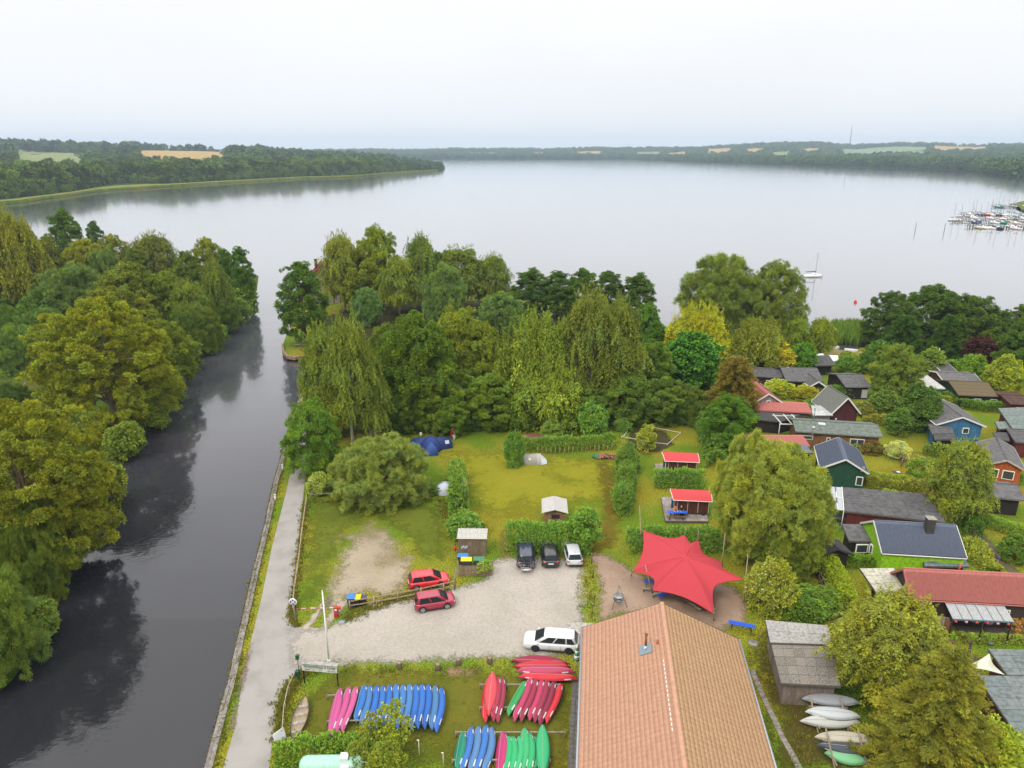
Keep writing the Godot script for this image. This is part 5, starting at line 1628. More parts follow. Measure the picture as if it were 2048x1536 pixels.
	for e in [[Vector3(-14.14, 0, -44.13), Vector3(-5.37, 0, -44.55), "low timber rack under the pink and blue canoes, upper beam"], [Vector3(-13.5, 0, -41.54), Vector3(-5.11, 0, -41.82), "low timber rack under the pink and blue canoes, lower beam"], [Vector3(-4.02, 0, -40.51), Vector3(3.81, 0, -40.51), "grey rack beam behind the green canoes at the bottom"], [Vector3(-4.08, 0, -38.07), Vector3(2.6, 0, -38.07), "grey rack beam under the tips of the green canoes"], [Vector3(-2.5, 0, -45.3), Vector3(3.75, 0, -45.3), "rack beam under the red canoes, upper"], [Vector3(-2.4, 0, -42.9), Vector3(3.3, 0, -42.9), "rack beam under the red canoes, lower"]]:
		var o := thing("canoe_rack", e[2], "rack", e[0])
		var d: Vector3 = e[1] - e[0]
		plank_bar("beam", o, Vector3(0, 0.42, 0), d + Vector3(0, 0.42, 0), 0.10, 0.08, grey)
		for k in 4:
			rod("post", o, d * (k / 3.0) + Vector3(0, -0.1, 0), d * (k / 3.0) + Vector3(0, 0.5, 0), 0.05, grey)
	# the open wooden-floored canoe on the grass
	var o := canoe_proto("canoe", true)
	o.name = numbered("canoe")
	add_child(o)
	tag(o, "open red canoe with tan inside and grey seats lying by the wire fence", "canoe")
	var a := Vector3(-15.72, 0.5, -44.04)
	var b := Vector3(-15.44, 0.4, -39.93)
	var d := (b - a).normalized()
	o.transform = Transform3D(Basis(Vector3.UP.cross(d).normalized(), Vector3.UP, d) * Basis(Vector3.BACK, 0.12) * Basis.from_scale(Vector3(1.15, 1.1, (b - a).length() / 4.95)), (a + b) * 0.5 + Vector3(0, -0.42, 0))
	(o.get_node("hull") as MeshInstance3D).material_override = plastic(Color(0.35, 0.03, 0.05))
	for k in 4:
		bx("seat", o, Vector3(0, 0.30, -1.3 + k * 0.95), Vector3(0.74 - absf(k - 1.4) * 0.1, 0.03, 0.22), worn(0.36, 0.37, 0.4, 0.7, "wood"))
# ---------------------------------------------------------------- cars
# a car by its numbers; forward is +x. roof: [rear at roof, front at roof], base: [rear at belt, front at belt]
func car(label: String, at: Vector3, turn: float, l: float, w: float, h: float, belt: float, nose: float, base: Array, roof: Array, paint: StandardMaterial3D, doors: int, rim_m: Material, group := "cars parked on the gravel") -> Node3D:
	var o := thing("parked_car", label, "car", at, turn, group)
	var hl := l * 0.5
	var hw := w * 0.5
	var st := smooth_start()
	var rings := []
	# [x, bottom, belt height, width factor]
	var stations := [[-hl, 0.42, belt - 0.22, 0.80], [-hl + 0.05, 0.30, belt - 0.06, 0.90], [-hl + 0.30, 0.22, belt, 0.98], [-hl + 0.9, 0.2, belt + 0.01, 1.0], [0.0, 0.19, belt - 0.01, 1.0], [base[1] * 0.7, 0.19, belt - 0.02, 1.0], [base[1], 0.2, belt - 0.03, 0.99], [lerpf(base[1], hl, 0.55), 0.2, lerpf(belt, nose, 0.55), 0.97], [hl - 0.22, 0.22, nose, 0.9], [hl - 0.06, 0.27, nose - 0.12, 0.80], [hl, 0.36, nose - 0.30, 0.66]]
	for s in stations:
		var half: float = hw * s[3]
		var y0: float = s[1]
		var y1: float = s[2]
		var side := [Vector2(half * 0.80, y0), Vector2(half * 0.97, y0 + 0.07), Vector2(half, lerpf(y0, y1, 0.45)), Vector2(half * 0.985, lerpf(y0, y1, 0.75)), Vector2(half * 0.93, y1 - 0.02), Vector2(half * 0.80, y1 + 0.035), Vector2(half * 0.4, y1 + 0.065)]
		var ring := []
		for p in side:
			ring.append(Vector3(s[0], p.y, p.x))
		for k in range(side.size() - 1, -1, -1):
			ring.append(Vector3(s[0], side[k].y, -side[k].x))
		rings.append(ring)
	loft(st, rings)
	part("body", smooth(st), paint, o)
	# greenhouse: three levels, rounded over
	var wb := hw * 0.90
	var wr := hw * 0.70
	var lv := [[base[0], base[1], wb, belt], [lerpf(base[0], roof[0], 0.86), lerpf(base[1], roof[1], 0.88), lerpf(wb, wr, 0.85), lerpf(belt, h, 0.88)], [roof[0], roof[1], wr, h - 0.03], [roof[0] + 0.16, roof[1] - 0.2, wr * 0.8, h]]
	st = smooth_start()
	var gr := []
	for v in lv:
		var cx: float = (v[0] + v[1]) * 0.5
		var hx: float = (v[1] - v[0]) * 0.5
		var ring := []
		for k in 20:
			var a := TAU * k / 20.0
			var ca := signf(cos(a)) * pow(absf(cos(a)), 0.30)
			var sa := signf(sin(a)) * pow(absf(sin(a)), 0.30)
			ring.append(Vector3(cx + ca * hx, v[3], sa * v[2]))
		gr.append(ring)
	loft(st, gr)
	part("roof", smooth(st), paint, o)
	var glass := mat(0.018, 0.024, 0.027, 0.08, 0.3)
	var lo = lv[0]
	var hi = lv[1]
	var pane := func(called: String, p: Array) -> void:
		var s2 := sb()
		var n: Vector3 = (p[1] - p[0]).cross(p[3] - p[0]).normalized()
		var c: Vector3 = (p[0] + p[1] + p[2] + p[3]) * 0.25
		if n.dot(c - Vector3(0, c.y - 0.5, 0)) < 0:
			n = -n
		quad(s2, p[0] + n * 0.015, p[1] + n * 0.015, p[2] + n * 0.015, p[3] + n * 0.015)
		part(called, s2.commit(), glass, o)
	# windscreen and rear window
	for e in [[1, "windscreen"], [0, "rear_window"]]:
		var xs: float = lerpf(lo[e[0]], hi[e[0]], 0.06) + (0.012 if e[0] == 1 else -0.012)
		var xe: float = lerpf(lo[e[0]], hi[e[0]], 0.97) + (0.012 if e[0] == 1 else -0.012)
		var ys: float = lerpf(belt, hi[3], 0.10)
		var ye: float = lerpf(belt, hi[3], 0.97)
		pane.call(e[1], [Vector3(xs, ys, -wb * 0.84), Vector3(xs, ys, wb * 0.84), Vector3(xe, ye, hi[2] * 0.84), Vector3(xe, ye, -hi[2] * 0.84)])
	var cuts := [[0.10, 0.47], [0.51, 0.88]] if doors == 2 else [[0.06, 0.24], [0.28, 0.56], [0.60, 0.90]] if doors == 3 else [[0.08, 0.44], [0.48, 0.88]]
	for s in [-1, 1]:
		for q in cuts:
			var b0 := lerpf(lo[0], lo[1], q[0])
			var b1 := lerpf(lo[0], lo[1], q[1])
			var t0 := lerpf(hi[0], hi[1], lerpf(q[0], 0.5, 0.06))
			var t1 := lerpf(hi[0], hi[1], lerpf(q[1], 0.5, 0.08))
			pane.call("side_window", [Vector3(lerpf(b0, t0, 0.1), lerpf(belt, hi[3], 0.10), s * lerpf(wb, hi[2], 0.1)), Vector3(lerpf(b1, t1, 0.1), lerpf(belt, hi[3], 0.10), s * lerpf(wb, hi[2], 0.1)), Vector3(t1, lerpf(belt, hi[3], 0.95), s * (hi[2] + 0.005)), Vector3(t0, lerpf(belt, hi[3], 0.95), s * (hi[2] + 0.005))])
	# wheels
	var wheelbase := l * 0.60
	for fx in [-wheelbase * 0.5 - 0.03 * l, wheelbase * 0.5 - 0.03 * l]:
		for s in [-1, 1]:
			var c := Vector3(fx, 0.32, s * (hw - 0.10))
			var st2 := smooth_start()
			var rr := []
			for q in [[-0.11, 0.22], [-0.11, 0.30], [-0.08, 0.32], [0.08, 0.32], [0.11, 0.30], [0.11, 0.22]]:
				var ring := []
				for k in 16:
					var a := TAU * k / 16.0
					ring.append(Vector3(cos(a) * q[1], sin(a) * q[1], q[0]))
				rr.append(ring)
			loft(st2, rr, true, true)
			var wh := part("wheel", smooth(st2), mat(0.015, 0.015, 0.016, 0.8), o, c)
			var st3 := sb()
			for k in 10:
				var a := TAU * k / 10.0
				var b := Basis(Vector3.BACK, a)
				if k % 2 == 0:
					box(st3, b * Vector3(0.10, 0, 0) + Vector3(0, 0, s * 0.118), Vector3(0.20, 0.07, 0.02), b)
			var rim_r := 0.205
			for k in 16:
				var a := TAU * k / 16.0
				var b := Basis(Vector3.BACK, a)
				box(st3, b * Vector3(rim_r, 0, 0) + Vector3(0, 0, s * 0.112), Vector3(0.03, 0.085, 0.03), b)
			part("rim", st3.commit(), rim_m, wh)
			# flat black band, painted shade for the opening above the tyre
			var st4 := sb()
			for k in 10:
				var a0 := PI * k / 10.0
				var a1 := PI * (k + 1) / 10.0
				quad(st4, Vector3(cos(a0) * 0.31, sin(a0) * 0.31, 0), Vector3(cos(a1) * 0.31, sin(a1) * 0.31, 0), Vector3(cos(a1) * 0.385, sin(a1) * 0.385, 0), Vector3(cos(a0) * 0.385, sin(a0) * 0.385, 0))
			part("wheel_arch_shade", st4.commit(), mat(0.012, 0.012, 0.013, 0.9), o, Vector3(fx, 0.33, s * (hw + 0.004)))
	for s in [-1, 1]:
		bx("headlight", o, Vector3(hl - 0.22, nose - 0.13, s * hw * 0.66), Vector3(0.26, 0.13, 0.30), mat(0.55, 0.57, 0.6, 0.1, 0.8), Basis(Vector3.UP, -s * 0.5))
		bx("tail_light", o, Vector3(-hl + 0.09, belt - 0.14, s * hw * 0.76), Vector3(0.14, 0.22, 0.26), mat(0.35, 0.01, 0.012, 0.2, 0.6), Basis(Vector3.UP, s * 0.35))
		bx("wing_mirror", o, Vector3(base[1] - 0.28, belt + 0.08, s * (hw + 0.06)), Vector3(0.13, 0.13, 0.2), paint)
		for q in ([base[1] - 0.25, -0.35] if doors == 1 else [base[1] - 0.3, 0.1, -0.85]):
			bx("door_seam", o, Vector3(q, belt * 0.62, s * (hw + 0.001)), Vector3(0.018, belt * 0.62, 0.012), mat(0.02, 0.02, 0.022))
		bx("sill", o, Vector3(-0.05, 0.235, s * (hw - 0.03)), Vector3(l * 0.44, 0.09, 0.06), mat(0.025, 0.025, 0.027, 0.7))
		for q in ([0.15] if doors == 1 else [0.1, -0.85]):
			bx("door_handle", o, Vector3(q, belt - 0.13, s * (hw + 0.0)), Vector3(0.18, 0.03, 0.03), paint)
	bx("number_plate", o, Vector3(-hl - 0.005, 0.62, 0), Vector3(0.03, 0.12, 0.52), mat(0.7, 0.7, 0.68, 0.5))
	bx("number_plate", o, Vector3(hl + 0.005, 0.48, 0), Vector3(0.03, 0.11, 0.50), mat(0.7, 0.7, 0.68, 0.5))
	bx("grille", o, Vector3(hl - 0.03, nose - 0.24, 0), Vector3(0.06, 0.12, 0.62), mat(0.02, 0.02, 0.022, 0.5))
	bx("bumper", o, Vector3(-hl + 0.03, 0.36, 0), Vector3(0.12, 0.14, w * 0.78), mat(0.03, 0.03, 0.032, 0.6))
	rod("aerial", o, Vector3(roof[0] + 0.3, h - 0.02, 0), Vector3(roof[0] + 0.12, h + 0.16, 0), 0.012, mat(0.02, 0.02, 0.02))
	return o
func car_paint(r: float, g: float, b: float) -> StandardMaterial3D:
	var m := StandardMaterial3D.new()
	m.albedo_color = lin(r, g, b)
	m.roughness = 0.35
	m.metallic_specular = 0.5
	m.clearcoat_enabled = true
	m.clearcoat = 0.9
	m.clearcoat_roughness = 0.05
	return m
# from the two near-side wheels' contact points: middle of the car and its turn
func car_at(front: Vector3, rear: Vector3, w: float, l: float) -> Array:
	var f := (front - rear).normalized()
	var side := Vector3(f.z, 0, -f.x)
	if side.z > 0:
		side = -side
	var mid := (front + rear) * 0.5 + side * (w * 0.5 - 0.1) + f * 0.03 * l
	return [mid, atan2(-f.z, f.x)]
func build_cars() -> void:
	var silver := mat(0.5, 0.5, 0.52, 0.3, 0.5, 0.6)
	var dark := mat(0.03, 0.03, 0.033, 0.4)
	var e := car_at(Vector3(2.02, 0, -49.67), Vector3(4.68, 0, -49.36), 1.82, 4.68)
	car("white estate car parked nose-left by the tiled building", e[0], e[1], 4.68, 1.83, 1.47, 0.88, 0.78, [-2.25, 1.38], [-1.92, 0.42], car_paint(0.58, 0.60, 0.63), 3, dark)
	e = car_at(Vector3(-6.84, 0, -58.87), Vector3(-9.13, 0, -58.3), 1.7, 3.95)
	car("bright red three-door hatchback behind the rail fence", e[0], e[1], 3.95, 1.7, 1.46, 0.86, 0.78, [-1.92, 1.22], [-1.62, 0.30], car_paint(0.62, 0.018, 0.03), 1, silver)
	e = car_at(Vector3(-5.92, 0, -55.5), Vector3(-8.15, 0, -54.9), 1.63, 3.75)
	car("dark red five-door hatchback in front of the rail fence", e[0], e[1], 3.75, 1.63, 1.5, 0.88, 0.80, [-1.83, 1.20], [-1.60, 0.32], car_paint(0.30, 0.012, 0.04), 2, silver)
	# three cars nose-in at the hedge: their rear bumpers' places
	var spots := [[Vector3(1.4, 0, -61.79), "dark blue car with bicycle carrier, nose to the hedge", car_paint(0.018, 0.022, 0.055), 4.6, 1.84, 1.47], [Vector3(3.87, 0, -61.97), "black hatchback, middle of the three nose to the hedge", car_paint(0.012, 0.011, 0.012), 4.25, 1.79, 1.46], [Vector3(6.25, 0, -62.15), "silver hatchback, rightmost of the three nose to the hedge", car_paint(0.45, 0.47, 0.50), 4.0, 1.72, 1.46]]
	for k in 3:
		var s = spots[k]
		car(s[1], s[0] + Vector3(0, 0, -s[3] * 0.5), PI / 2 + [0.0, 0.02, 0.05][k], s[3], s[4], s[5], 0.88, 0.80, [-s[3] * 0.475, 1.25], [-s[3] * 0.40, 0.35], s[2], 2, silver)
	# the carrier with its bicycles, hooked to the blue car
	var at: Vector3 = spots[0][0] + Vector3(0, 0, 0.45)
	var rack := thing("bicycle_carrier", "rear bicycle carrier with light board and plate on the dark blue car", "bicycle rack", at)
	bx("platform", rack, Vector3(0, 0.5, 0), Vector3(1.15, 0.05, 0.5), mat(0.25, 0.25, 0.26, 0.4))
	bx("tow_arm", rack, Vector3(0, 0.42, -0.35), Vector3(0.08, 0.08, 0.4), mat(0.04, 0.04, 0.04))
	bx("light_board", rack, Vector3(0, 0.55, 0.30), Vector3(1.05, 0.12, 0.05), mat(0.5, 0.5, 0.52))
	bx("number_plate", rack, Vector3(0, 0.55, 0.335), Vector3(0.50, 0.10, 0.015), mat(0.75, 0.75, 0.72))
	for s in [-1, 1]:
		bx("tail_light", rack, Vector3(s * 0.45, 0.55, 0.335), Vector3(0.14, 0.1, 0.02), mat(0.4, 0.01, 0.01))
	rod("frame", rack, Vector3(0, 0.5, -0.1), Vector3(0, 1.2, -0.1), 0.03, mat(0.05, 0.05, 0.05))
	var b := bicycle("black bicycle on the carrier, nearer of two", at + Vector3(0.1, 0.53, 0.12), 0.0, mat(0.025, 0.02, 0.022), "bicycles on the car's carrier")
	copy(b, "dark bicycle on the carrier, the one against the car", at + Vector3(-0.1, 0.53, -0.12), PI, "bicycles on the car's carrier")
func bicycle(label: String, at: Vector3, turn: float, m: Material, group := "bicycles leaning along the fence") -> Node3D:
	var o := thing("bicycle", label, "bicycle", at, turn, group)
	var rubber := mat(0.02, 0.02, 0.02, 0.8)
	for x in [-0.53, 0.53]:
		var st := smooth_start()
		var pts := []
		for k in 21:
			var a := TAU * k / 20.0
			pts.append(Vector3(cos(a) * 0.33, sin(a) * 0.33, 0))
		tube(st, pts, 0.024, 0.024, 5, false)
		var wh := part("wheel", smooth(st), rubber, o, Vector3(x, 0.35, 0))
		st = sb()
		for k in 12:
			var a := TAU * k / 12.0
			bar(st, Vector3.ZERO, Vector3(cos(a) * 0.33, sin(a) * 0.33, 0), 0.006)
		part("spokes", st.commit(), mat(0.5, 0.5, 0.5, 0.3), wh).set_meta("kind", "stuff")
	var st := smooth_start()
	for q in [[Vector3(-0.53, 0.35, 0), Vector3(-0.05, 0.32, 0)], [Vector3(-0.05, 0.32, 0), Vector3(-0.2, 0.85, 0)], [Vector3(-0.05, 0.32, 0), Vector3(0.38, 0.82, 0)], [Vector3(-0.17, 0.78, 0), Vector3(0.38, 0.85, 0)], [Vector3(-0.53, 0.35, 0), Vector3(-0.17, 0.78, 0)], [Vector3(0.53, 0.35, 0), Vector3(0.36, 0.98, 0)]]:
		tube(st, q, 0.022, 0.022, 6)
	part("frame", smooth(st), m, o)
	bx("saddle", o, Vector3(-0.22, 0.92, 0), Vector3(0.26, 0.06, 0.15), rubber)
	rod("handlebar", o, Vector3(0.34, 1.02, -0.3), Vector3(0.34, 1.02, 0.3), 0.016, mat(0.1, 0.1, 0.1, 0.3))
	return o
# ---------------------------------------------------------------- fences, signs, bins and sheds round the yard
func rail_fence(label: String, line: PackedVector2Array, step: float, h: float, rails: Array, m: Material, pr := 0.06) -> Node3D:
	var o := thing("rail_fence", label, "fence", v3(line[0]))
	var org := v3(line[0])
	for q in along(line, step):
		rod("post", o, v3(q[0], -0.1) - org, v3(q[0], h + rng.randf_range(0.02, 0.12)) - org, pr, m)
	for i in line.size() - 1:
		for r in rails:
			plank_bar("rail", o, v3(line[i], r) - org, v3(line[i + 1], r) - org, 0.05, 0.11, m)
	return o
func bin(label: String, at: Vector3, turn: float, body: Material, lid: Material, s := 1.0) -> Node3D:
	var o := thing("wheelie_bin", label, "bin", at, turn, "")
	var st := sb()
	loft(st, [[Vector3(-0.24, 0.06, -0.28), Vector3(0.24, 0.06, -0.28), Vector3(0.24, 0.06, 0.24), Vector3(-0.24, 0.06, 0.24)], [Vector3(-0.30, 1.0, -0.36), Vector3(0.30, 1.0, -0.36), Vector3(0.30, 1.0, 0.34), Vector3(-0.30, 1.0, 0.34)]])
	part("body", st.commit(), body, o)
	st = sb()
	loft(st, [[Vector3(-0.33, 1.0, -0.40), Vector3(0.33, 1.0, -0.40), Vector3(0.33, 1.0, 0.39), Vector3(-0.33, 1.0, 0.39)], [Vector3(-0.32, 1.06, -0.39), Vector3(0.32, 1.06, -0.39), Vector3(0.32, 1.04, 0.38), Vector3(-0.32, 1.04, 0.38)], [Vector3(-0.22, 1.10, -0.30), Vector3(0.22, 1.10, -0.30), Vector3(0.22, 1.07, 0.28), Vector3(-0.22, 1.07, 0.28)]])
	part("lid", st.commit(), lid, o)
	for q in [-1, 1]:
		rod("wheel", o, Vector3(q * 0.25, 0.1, -0.32), Vector3(q * 0.31, 0.1, -0.32), 0.1, mat(0.015, 0.015, 0.015))
	rod("handle", o, Vector3(-0.26, 1.0, -0.43), Vector3(0.26, 1.0, -0.43), 0.02, body)
	o.scale = Vector3.ONE * s
	return o
func corrugated(st: SurfaceTool, a: Vector3, b: Vector3, c: Vector3, d: Vector3, waves: int, amp: float) -> void:
	# a-b is the low edge, d-c the high one; the waves run across a-b
	var n := (b - a).cross(d - a).normalized()
	if n.y < 0:
		n = -n
	var k := waves * 6
	for i in k:
		var u0 := float(i) / k
		var u1 := float(i + 1) / k
		var h0 := n * amp * cos(u0 * waves * TAU)
		var h1 := n * amp * cos(u1 * waves * TAU)
		quad(st, a.lerp(b, u0) + h0, a.lerp(b, u1) + h1, d.lerp(c, u1) + h1, d.lerp(c, u0) + h0)
func planks_wall(st: SurfaceTool, a: Vector3, b: Vector3, y0: float, y1a: float, y1b: float, width: float, out: Vector3) -> void:
	# upright boards with open joints, each a little in or out of line
	var n := int(maxf(1.0, (b - a).length() / width))
	for k in n:
		var u := (k + 0.5) / n
		var h := lerpf(y1a, y1b, u) - y0
		var j := rng.randf_range(-0.012, 0.012)
		var d := (b - a).normalized()
		box(st, a.lerp(b, u) + Vector3(0, y0 + h * 0.5, 0) + out * j, Vector3((b - a).length() / n - 0.012, h, 0.03), Basis(d, Vector3.UP, d.cross(Vector3.UP)))
func build_yard() -> void:
	var grey := worn(0.30, 0.26, 0.21, 0.9, "wood", 0.7)
	var pale := worn(0.42, 0.33, 0.22, 0.9, "wood", 0.7)
	# weathered fences
	rail_fence("thin weathered fence between canal road and rough lawn", pv([-24.6,-76.52,-23.19,-69.79,-21.64,-62.78,-20.68,-58.06,-19.96,-54.97]), 2.4, 0.95, [0.5, 0.85], pale, 0.05)
	rail_fence("low grey rail along the top of the rough lawn by the bicycles", pv([-24.29,-77.17,-22.42,-77.43,-17.26,-77.69,-11.82,-77.95,-7.88,-78.22]), 2.2, 0.7, [0.6], grey, 0.05)
	rail_fence("sturdy two-rail timber fence between the two red cars and the bins", pv([-14.85,-55.35,-11.79,-56.25,-8.67,-57.26,-5.61,-58.46]), 2.2, 0.95, [0.45, 0.92], pale, 0.075)
	var corner := thing("gate_post", "tall grey timber post at the right end of the rail fence", "post", Vector3(-5.51, 0, -58.46))
	rod("post", corner, Vector3(0, -0.1, 0), Vector3(0.15, 2.3, -0.3), 0.08, grey)
	# driftwood hung over the rail
	var drift := thing("driftwood", "pale forked driftwood hung on the rail fence beside the bins", "driftwood", Vector3(-12.45, 0.9, -55.06))
	for k in 5:
		rod("branch", drift, Vector3(-0.5 + k * 0.28, -0.12, 0.08), Vector3(-0.2 + k * 0.22, 0.22 - (k % 2) * 0.3, 0.12), 0.035, worn(0.5, 0.46, 0.38, 0.9, "wood"), 0.02)
	# wire fence posts round the canoe lawn
	rail_fence("low wire fence with thin posts round the end of the canoe lawn", pv([-17.13,-46.4,-17.22,-44.55,-16.93,-42.6,-16.33,-40.15]), 1.7, 0.9, [0.88], worn(0.4, 0.36, 0.28), 0.03)
	rail_fence("low board edging along the bottom of the open canoe's lawn", pv([-16.33,-40.15,-14.45,-40.33,-11.61,-40.42]), 2.0, 0.3, [0.22], grey, 0.04)
	# yard posts: short tree stumps along the edge of the gravel
	var stumps := [[Vector3(-9.15, 0, -47.67), "stump post leftmost in the row along the gravel yard"], [Vector3(-6, 0, -47.49), "forked stump post, second in the row along the gravel"], [Vector3(-4.38, 0, -48.08), "stump post in the middle of the row along the gravel"], [Vector3(-1.81, 0, -48.26), "stump post nearest the red canoes at the gravel edge"], [Vector3(2.85, 0, -48.68), "low dark stump post between white car and red canoes"]]
	for k in 5:
		var o := thing("stump_post", stumps[k][1], "post", stumps[k][0], 0, "stump posts along the gravel")
		var st := smooth_start()
		lathe(st, Vector3.ZERO, [Vector2(0.26, -0.1), Vector2(0.23, 0.2), Vector2(0.22, 0.5 if k < 4 else 0.25), Vector2(0.20, 0.54 if k < 4 else 0.28)], 10)
		part("trunk", smooth(st), worn(0.17, 0.13, 0.10, 0.95, "moss", 1.5), o)
		rod("cut_face", o, Vector3(0, 0.53 if k < 4 else 0.27, 0), Vector3(0, 0.56 if k < 4 else 0.30, 0), 0.19, worn(0.36, 0.28, 0.2, 0.9, "wood"))
	# flagpole
	var fp := thing("flagpole", "tall bare white flagpole at the entrance of the gravel yard", "flagpole", Vector3(-15.1, 0, -48.5))
	rod("pole", fp, Vector3(0, 0, 0), Vector3(0, 6.7, 0), 0.085, mat(0.74, 0.74, 0.75, 0.4), 0.05, 12)
	rod("foot", fp, Vector3(0, 0, 0), Vector3(0, 0.16, 0), 0.2, mat(0.5, 0.5, 0.5), 0.14, 12)
	rod("cap", fp, Vector3(0, 6.7, 0), Vector3(0, 6.8, 0), 0.07, mat(0.6, 0.6, 0.6), 0.03, 12)
	# barrier
	var bar_ := thing("barrier", "red and white barrier beam across the dirt track with red post", "barrier", Vector3(-15.84, 0, -54.32), atan2(0.05, 1.0))
	bx("post", bar_, Vector3(0, 0.55, 0), Vector3(0.38, 1.1, 0.34), worn(0.45, 0.06, 0.05, 0.5))
	bx("label_plate", bar_, Vector3(0.0, 0.85, 0.18), Vector3(0.2, 0.16, 0.02), mat(0.7, 0.7, 0.68))
	bx("counterweight", bar_, Vector3(0.3, 0.95, 0), Vector3(0.3, 0.25, 0.25), mat(0.45, 0.05, 0.04))
	for k in 8:
		bx("beam", bar_, Vector3(-0.35 - k * 0.42, 0.98, -0.02), Vector3(0.42, 0.08, 0.06), mat(0.55, 0.53, 0.52, 0.5) if k % 2 == 0 else mat(0.36, 0.07, 0.07, 0.5))
	# no-stopping sign
	var sg := thing("traffic_sign", "round no-stopping sign on grey post beside the barrier", "traffic sign", Vector3(-19.32, 0, -53.53), -0.08)
	rod("post", sg, Vector3(0, -0.1, 0), Vector3(0, 2.35, 0), 0.035, mat(0.4, 0.41, 0.42, 0.5, 0.5, 0.5))
	var disc := rod("disc", sg, Vector3(0, 2.2, 0.05), Vector3(0, 2.2, 0.08), 0.36, mat(0.66, 0.66, 0.66, 0.5), -1, 24)
	rod("face", disc, Vector3(0, 2.2, 0.075), Vector3(0, 2.2, 0.09), 0.26, mat(0.05, 0.06, 0.20, 0.5), -1, 24)
	for s in [-1, 1]:
		plank_bar("stripe", disc, Vector3(-0.2, 2.2 - s * 0.2, 0.096), Vector3(0.2, 2.2 + s * 0.2, 0.096 + s * 0.001), 0.012, 0.09, mat(0.62, 0.60, 0.60))
	# blue grating and bins
	var gr := thing("drain_cover", "small blue-grey drain cover in the grass below the barrier", "drain cover", Vector3(-15.21, 0, -53.53))
	bx("plate", gr, Vector3(0, 0.03, 0), Vector3(0.5, 0.06, 0.4), mat(0.2, 0.24, 0.3))
	bin("wheelie bin with blue lid, leftmost of three at the rail fence", Vector3(-14.76, 0, -55.8), 0.05, mat(0.03, 0.035, 0.045, 0.5), mat(0.04, 0.16, 0.42, 0.5), 1.12)
	bin("wheelie bin with yellow lid, middle of three at the rail fence", Vector3(-14.22, 0, -55.87), 0.05, mat(0.02, 0.02, 0.022, 0.5), mat(0.65, 0.46, 0.01, 0.5), 1.0)
	bin("small wheelie bin with slate lid, right of three at the rail fence", Vector3(-13.71, 0, -56.1), 0.05, mat(0.03, 0.03, 0.04, 0.5), mat(0.05, 0.05, 0.10, 0.5), 0.85)
	# the camp's sign
	var a := Vector3(-16.39, 0, -45.9)
	var b := Vector3(-13.67, 0, -45.57)
	var sign_ := thing("camp_sign", "white camp sign with green lettering on two black posts", "sign", a, atan2(-(b - a).z, (b - a).x))
	var w := (b - a).length()
	for x in [0.0, w]:
		bx("post", sign_, Vector3(x, 0.95, -0.03), Vector3(0.09, 2.1, 0.09), mat(0.015, 0.015, 0.016, 0.5))
	bx("board", sign_, Vector3(w * 0.5, 1.62, 0.04), Vector3(w + 0.12, 0.66, 0.05), worn(0.62, 0.66, 0.62, 0.6))
	bx("roof", sign_, Vector3(w * 0.5, 2.04, 0.0), Vector3(w + 0.3, 0.06, 0.34), worn(0.36, 0.35, 0.34), Basis(Vector3.RIGHT, 0.25))
	bx("lamp_strip", sign_, Vector3(w * 0.5, 1.98, 0.12), Vector3(w + 0.1, 0.05, 0.06), mat(0.03, 0.03, 0.035))
	text_part("lettering", sign_, "Wakenitzhaus & Camp", 0.34, w * 0.94, Vector3(w * 0.5, 1.74, 0.069), mat(0.02, 0.13, 0.06, 0.6))
	for q in [[0.38, 0.10, 0.34, Color(0.4, 0.16, 0.2)], [0.42, 0.05, 0.36, Color(0.08, 0.12, 0.3)], [1.25, 0.035, 0.75, Color(0.3, 0.35, 0.34)], [2.15, 0.09, 0.26, Color(0.4, 0.12, 0.2)], [2.55, 0.05, 0.4, Color(0.12, 0.16, 0.3)]]:
		bx("small_print", sign_, Vector3(q[0], 1.44, 0.067), Vector3(q[2], q[1], 0.006), mat(q[3].r, q[3].g, q[3].b))
	var lan := thing("letterbox_post", "dark green letterbox and lantern on a thin post left of the camp sign", "letterbox", Vector3(-16.63, 0, -45.62))
	rod("post", lan, Vector3(0, 0, 0), Vector3(0, 2.6, 0), 0.03, mat(0.02, 0.03, 0.025))
	bx("letterbox", lan, Vector3(-0.1, 1.25, 0.05), Vector3(0.34, 0.52, 0.3), mat(0.012, 0.05, 0.035, 0.4))
	bx("lantern", lan, Vector3(0, 2.7, 0), Vector3(0.26, 0.3, 0.26), mat(0.015, 0.09, 0.05, 0.4))
	rod("lantern_roof", lan, Vector3(0, 2.85, 0), Vector3(0, 3.0, 0), 0.2, mat(0.015, 0.09, 0.05, 0.4), 0.02, 6)
	var nb := thing("notice_board", "small white board leaning at the end of the wire fence", "notice board", Vector3(-16.53, 0, -40.1), 0.9)
	bx("board", nb, Vector3(0, 0.5, 0), Vector3(0.9, 0.8, 0.04), mat(0.62, 0.66, 0.68), Basis(Vector3.RIGHT, -0.25))
	bx("leg", nb, Vector3(0, 0.25, -0.12), Vector3(0.05, 0.5, 0.05), mat(0.3, 0.3, 0.3))
	# gas tank behind the hedge
	var tank := thing("gas_tank", "mint-green cylindrical gas tank half hidden in the bushes", "gas tank", Vector3(-12.08, 0, -37.17), 0.02)
	var st := smooth_start()
	var rings := []
	for q in [[-2.15, 0.05], [-2.08, 0.34], [-1.9, 0.55], [-1.65, 0.62], [1.65, 0.62], [1.9, 0.55], [2.08, 0.34], [2.15, 0.05]]:
		var ring := []
		for k in 20:
			var an := TAU * k / 20.0
			ring.append(Vector3(q[0], 0.95 + cos(an) * q[1], sin(an) * q[1]))
		rings.append(ring)
	loft(st, rings)
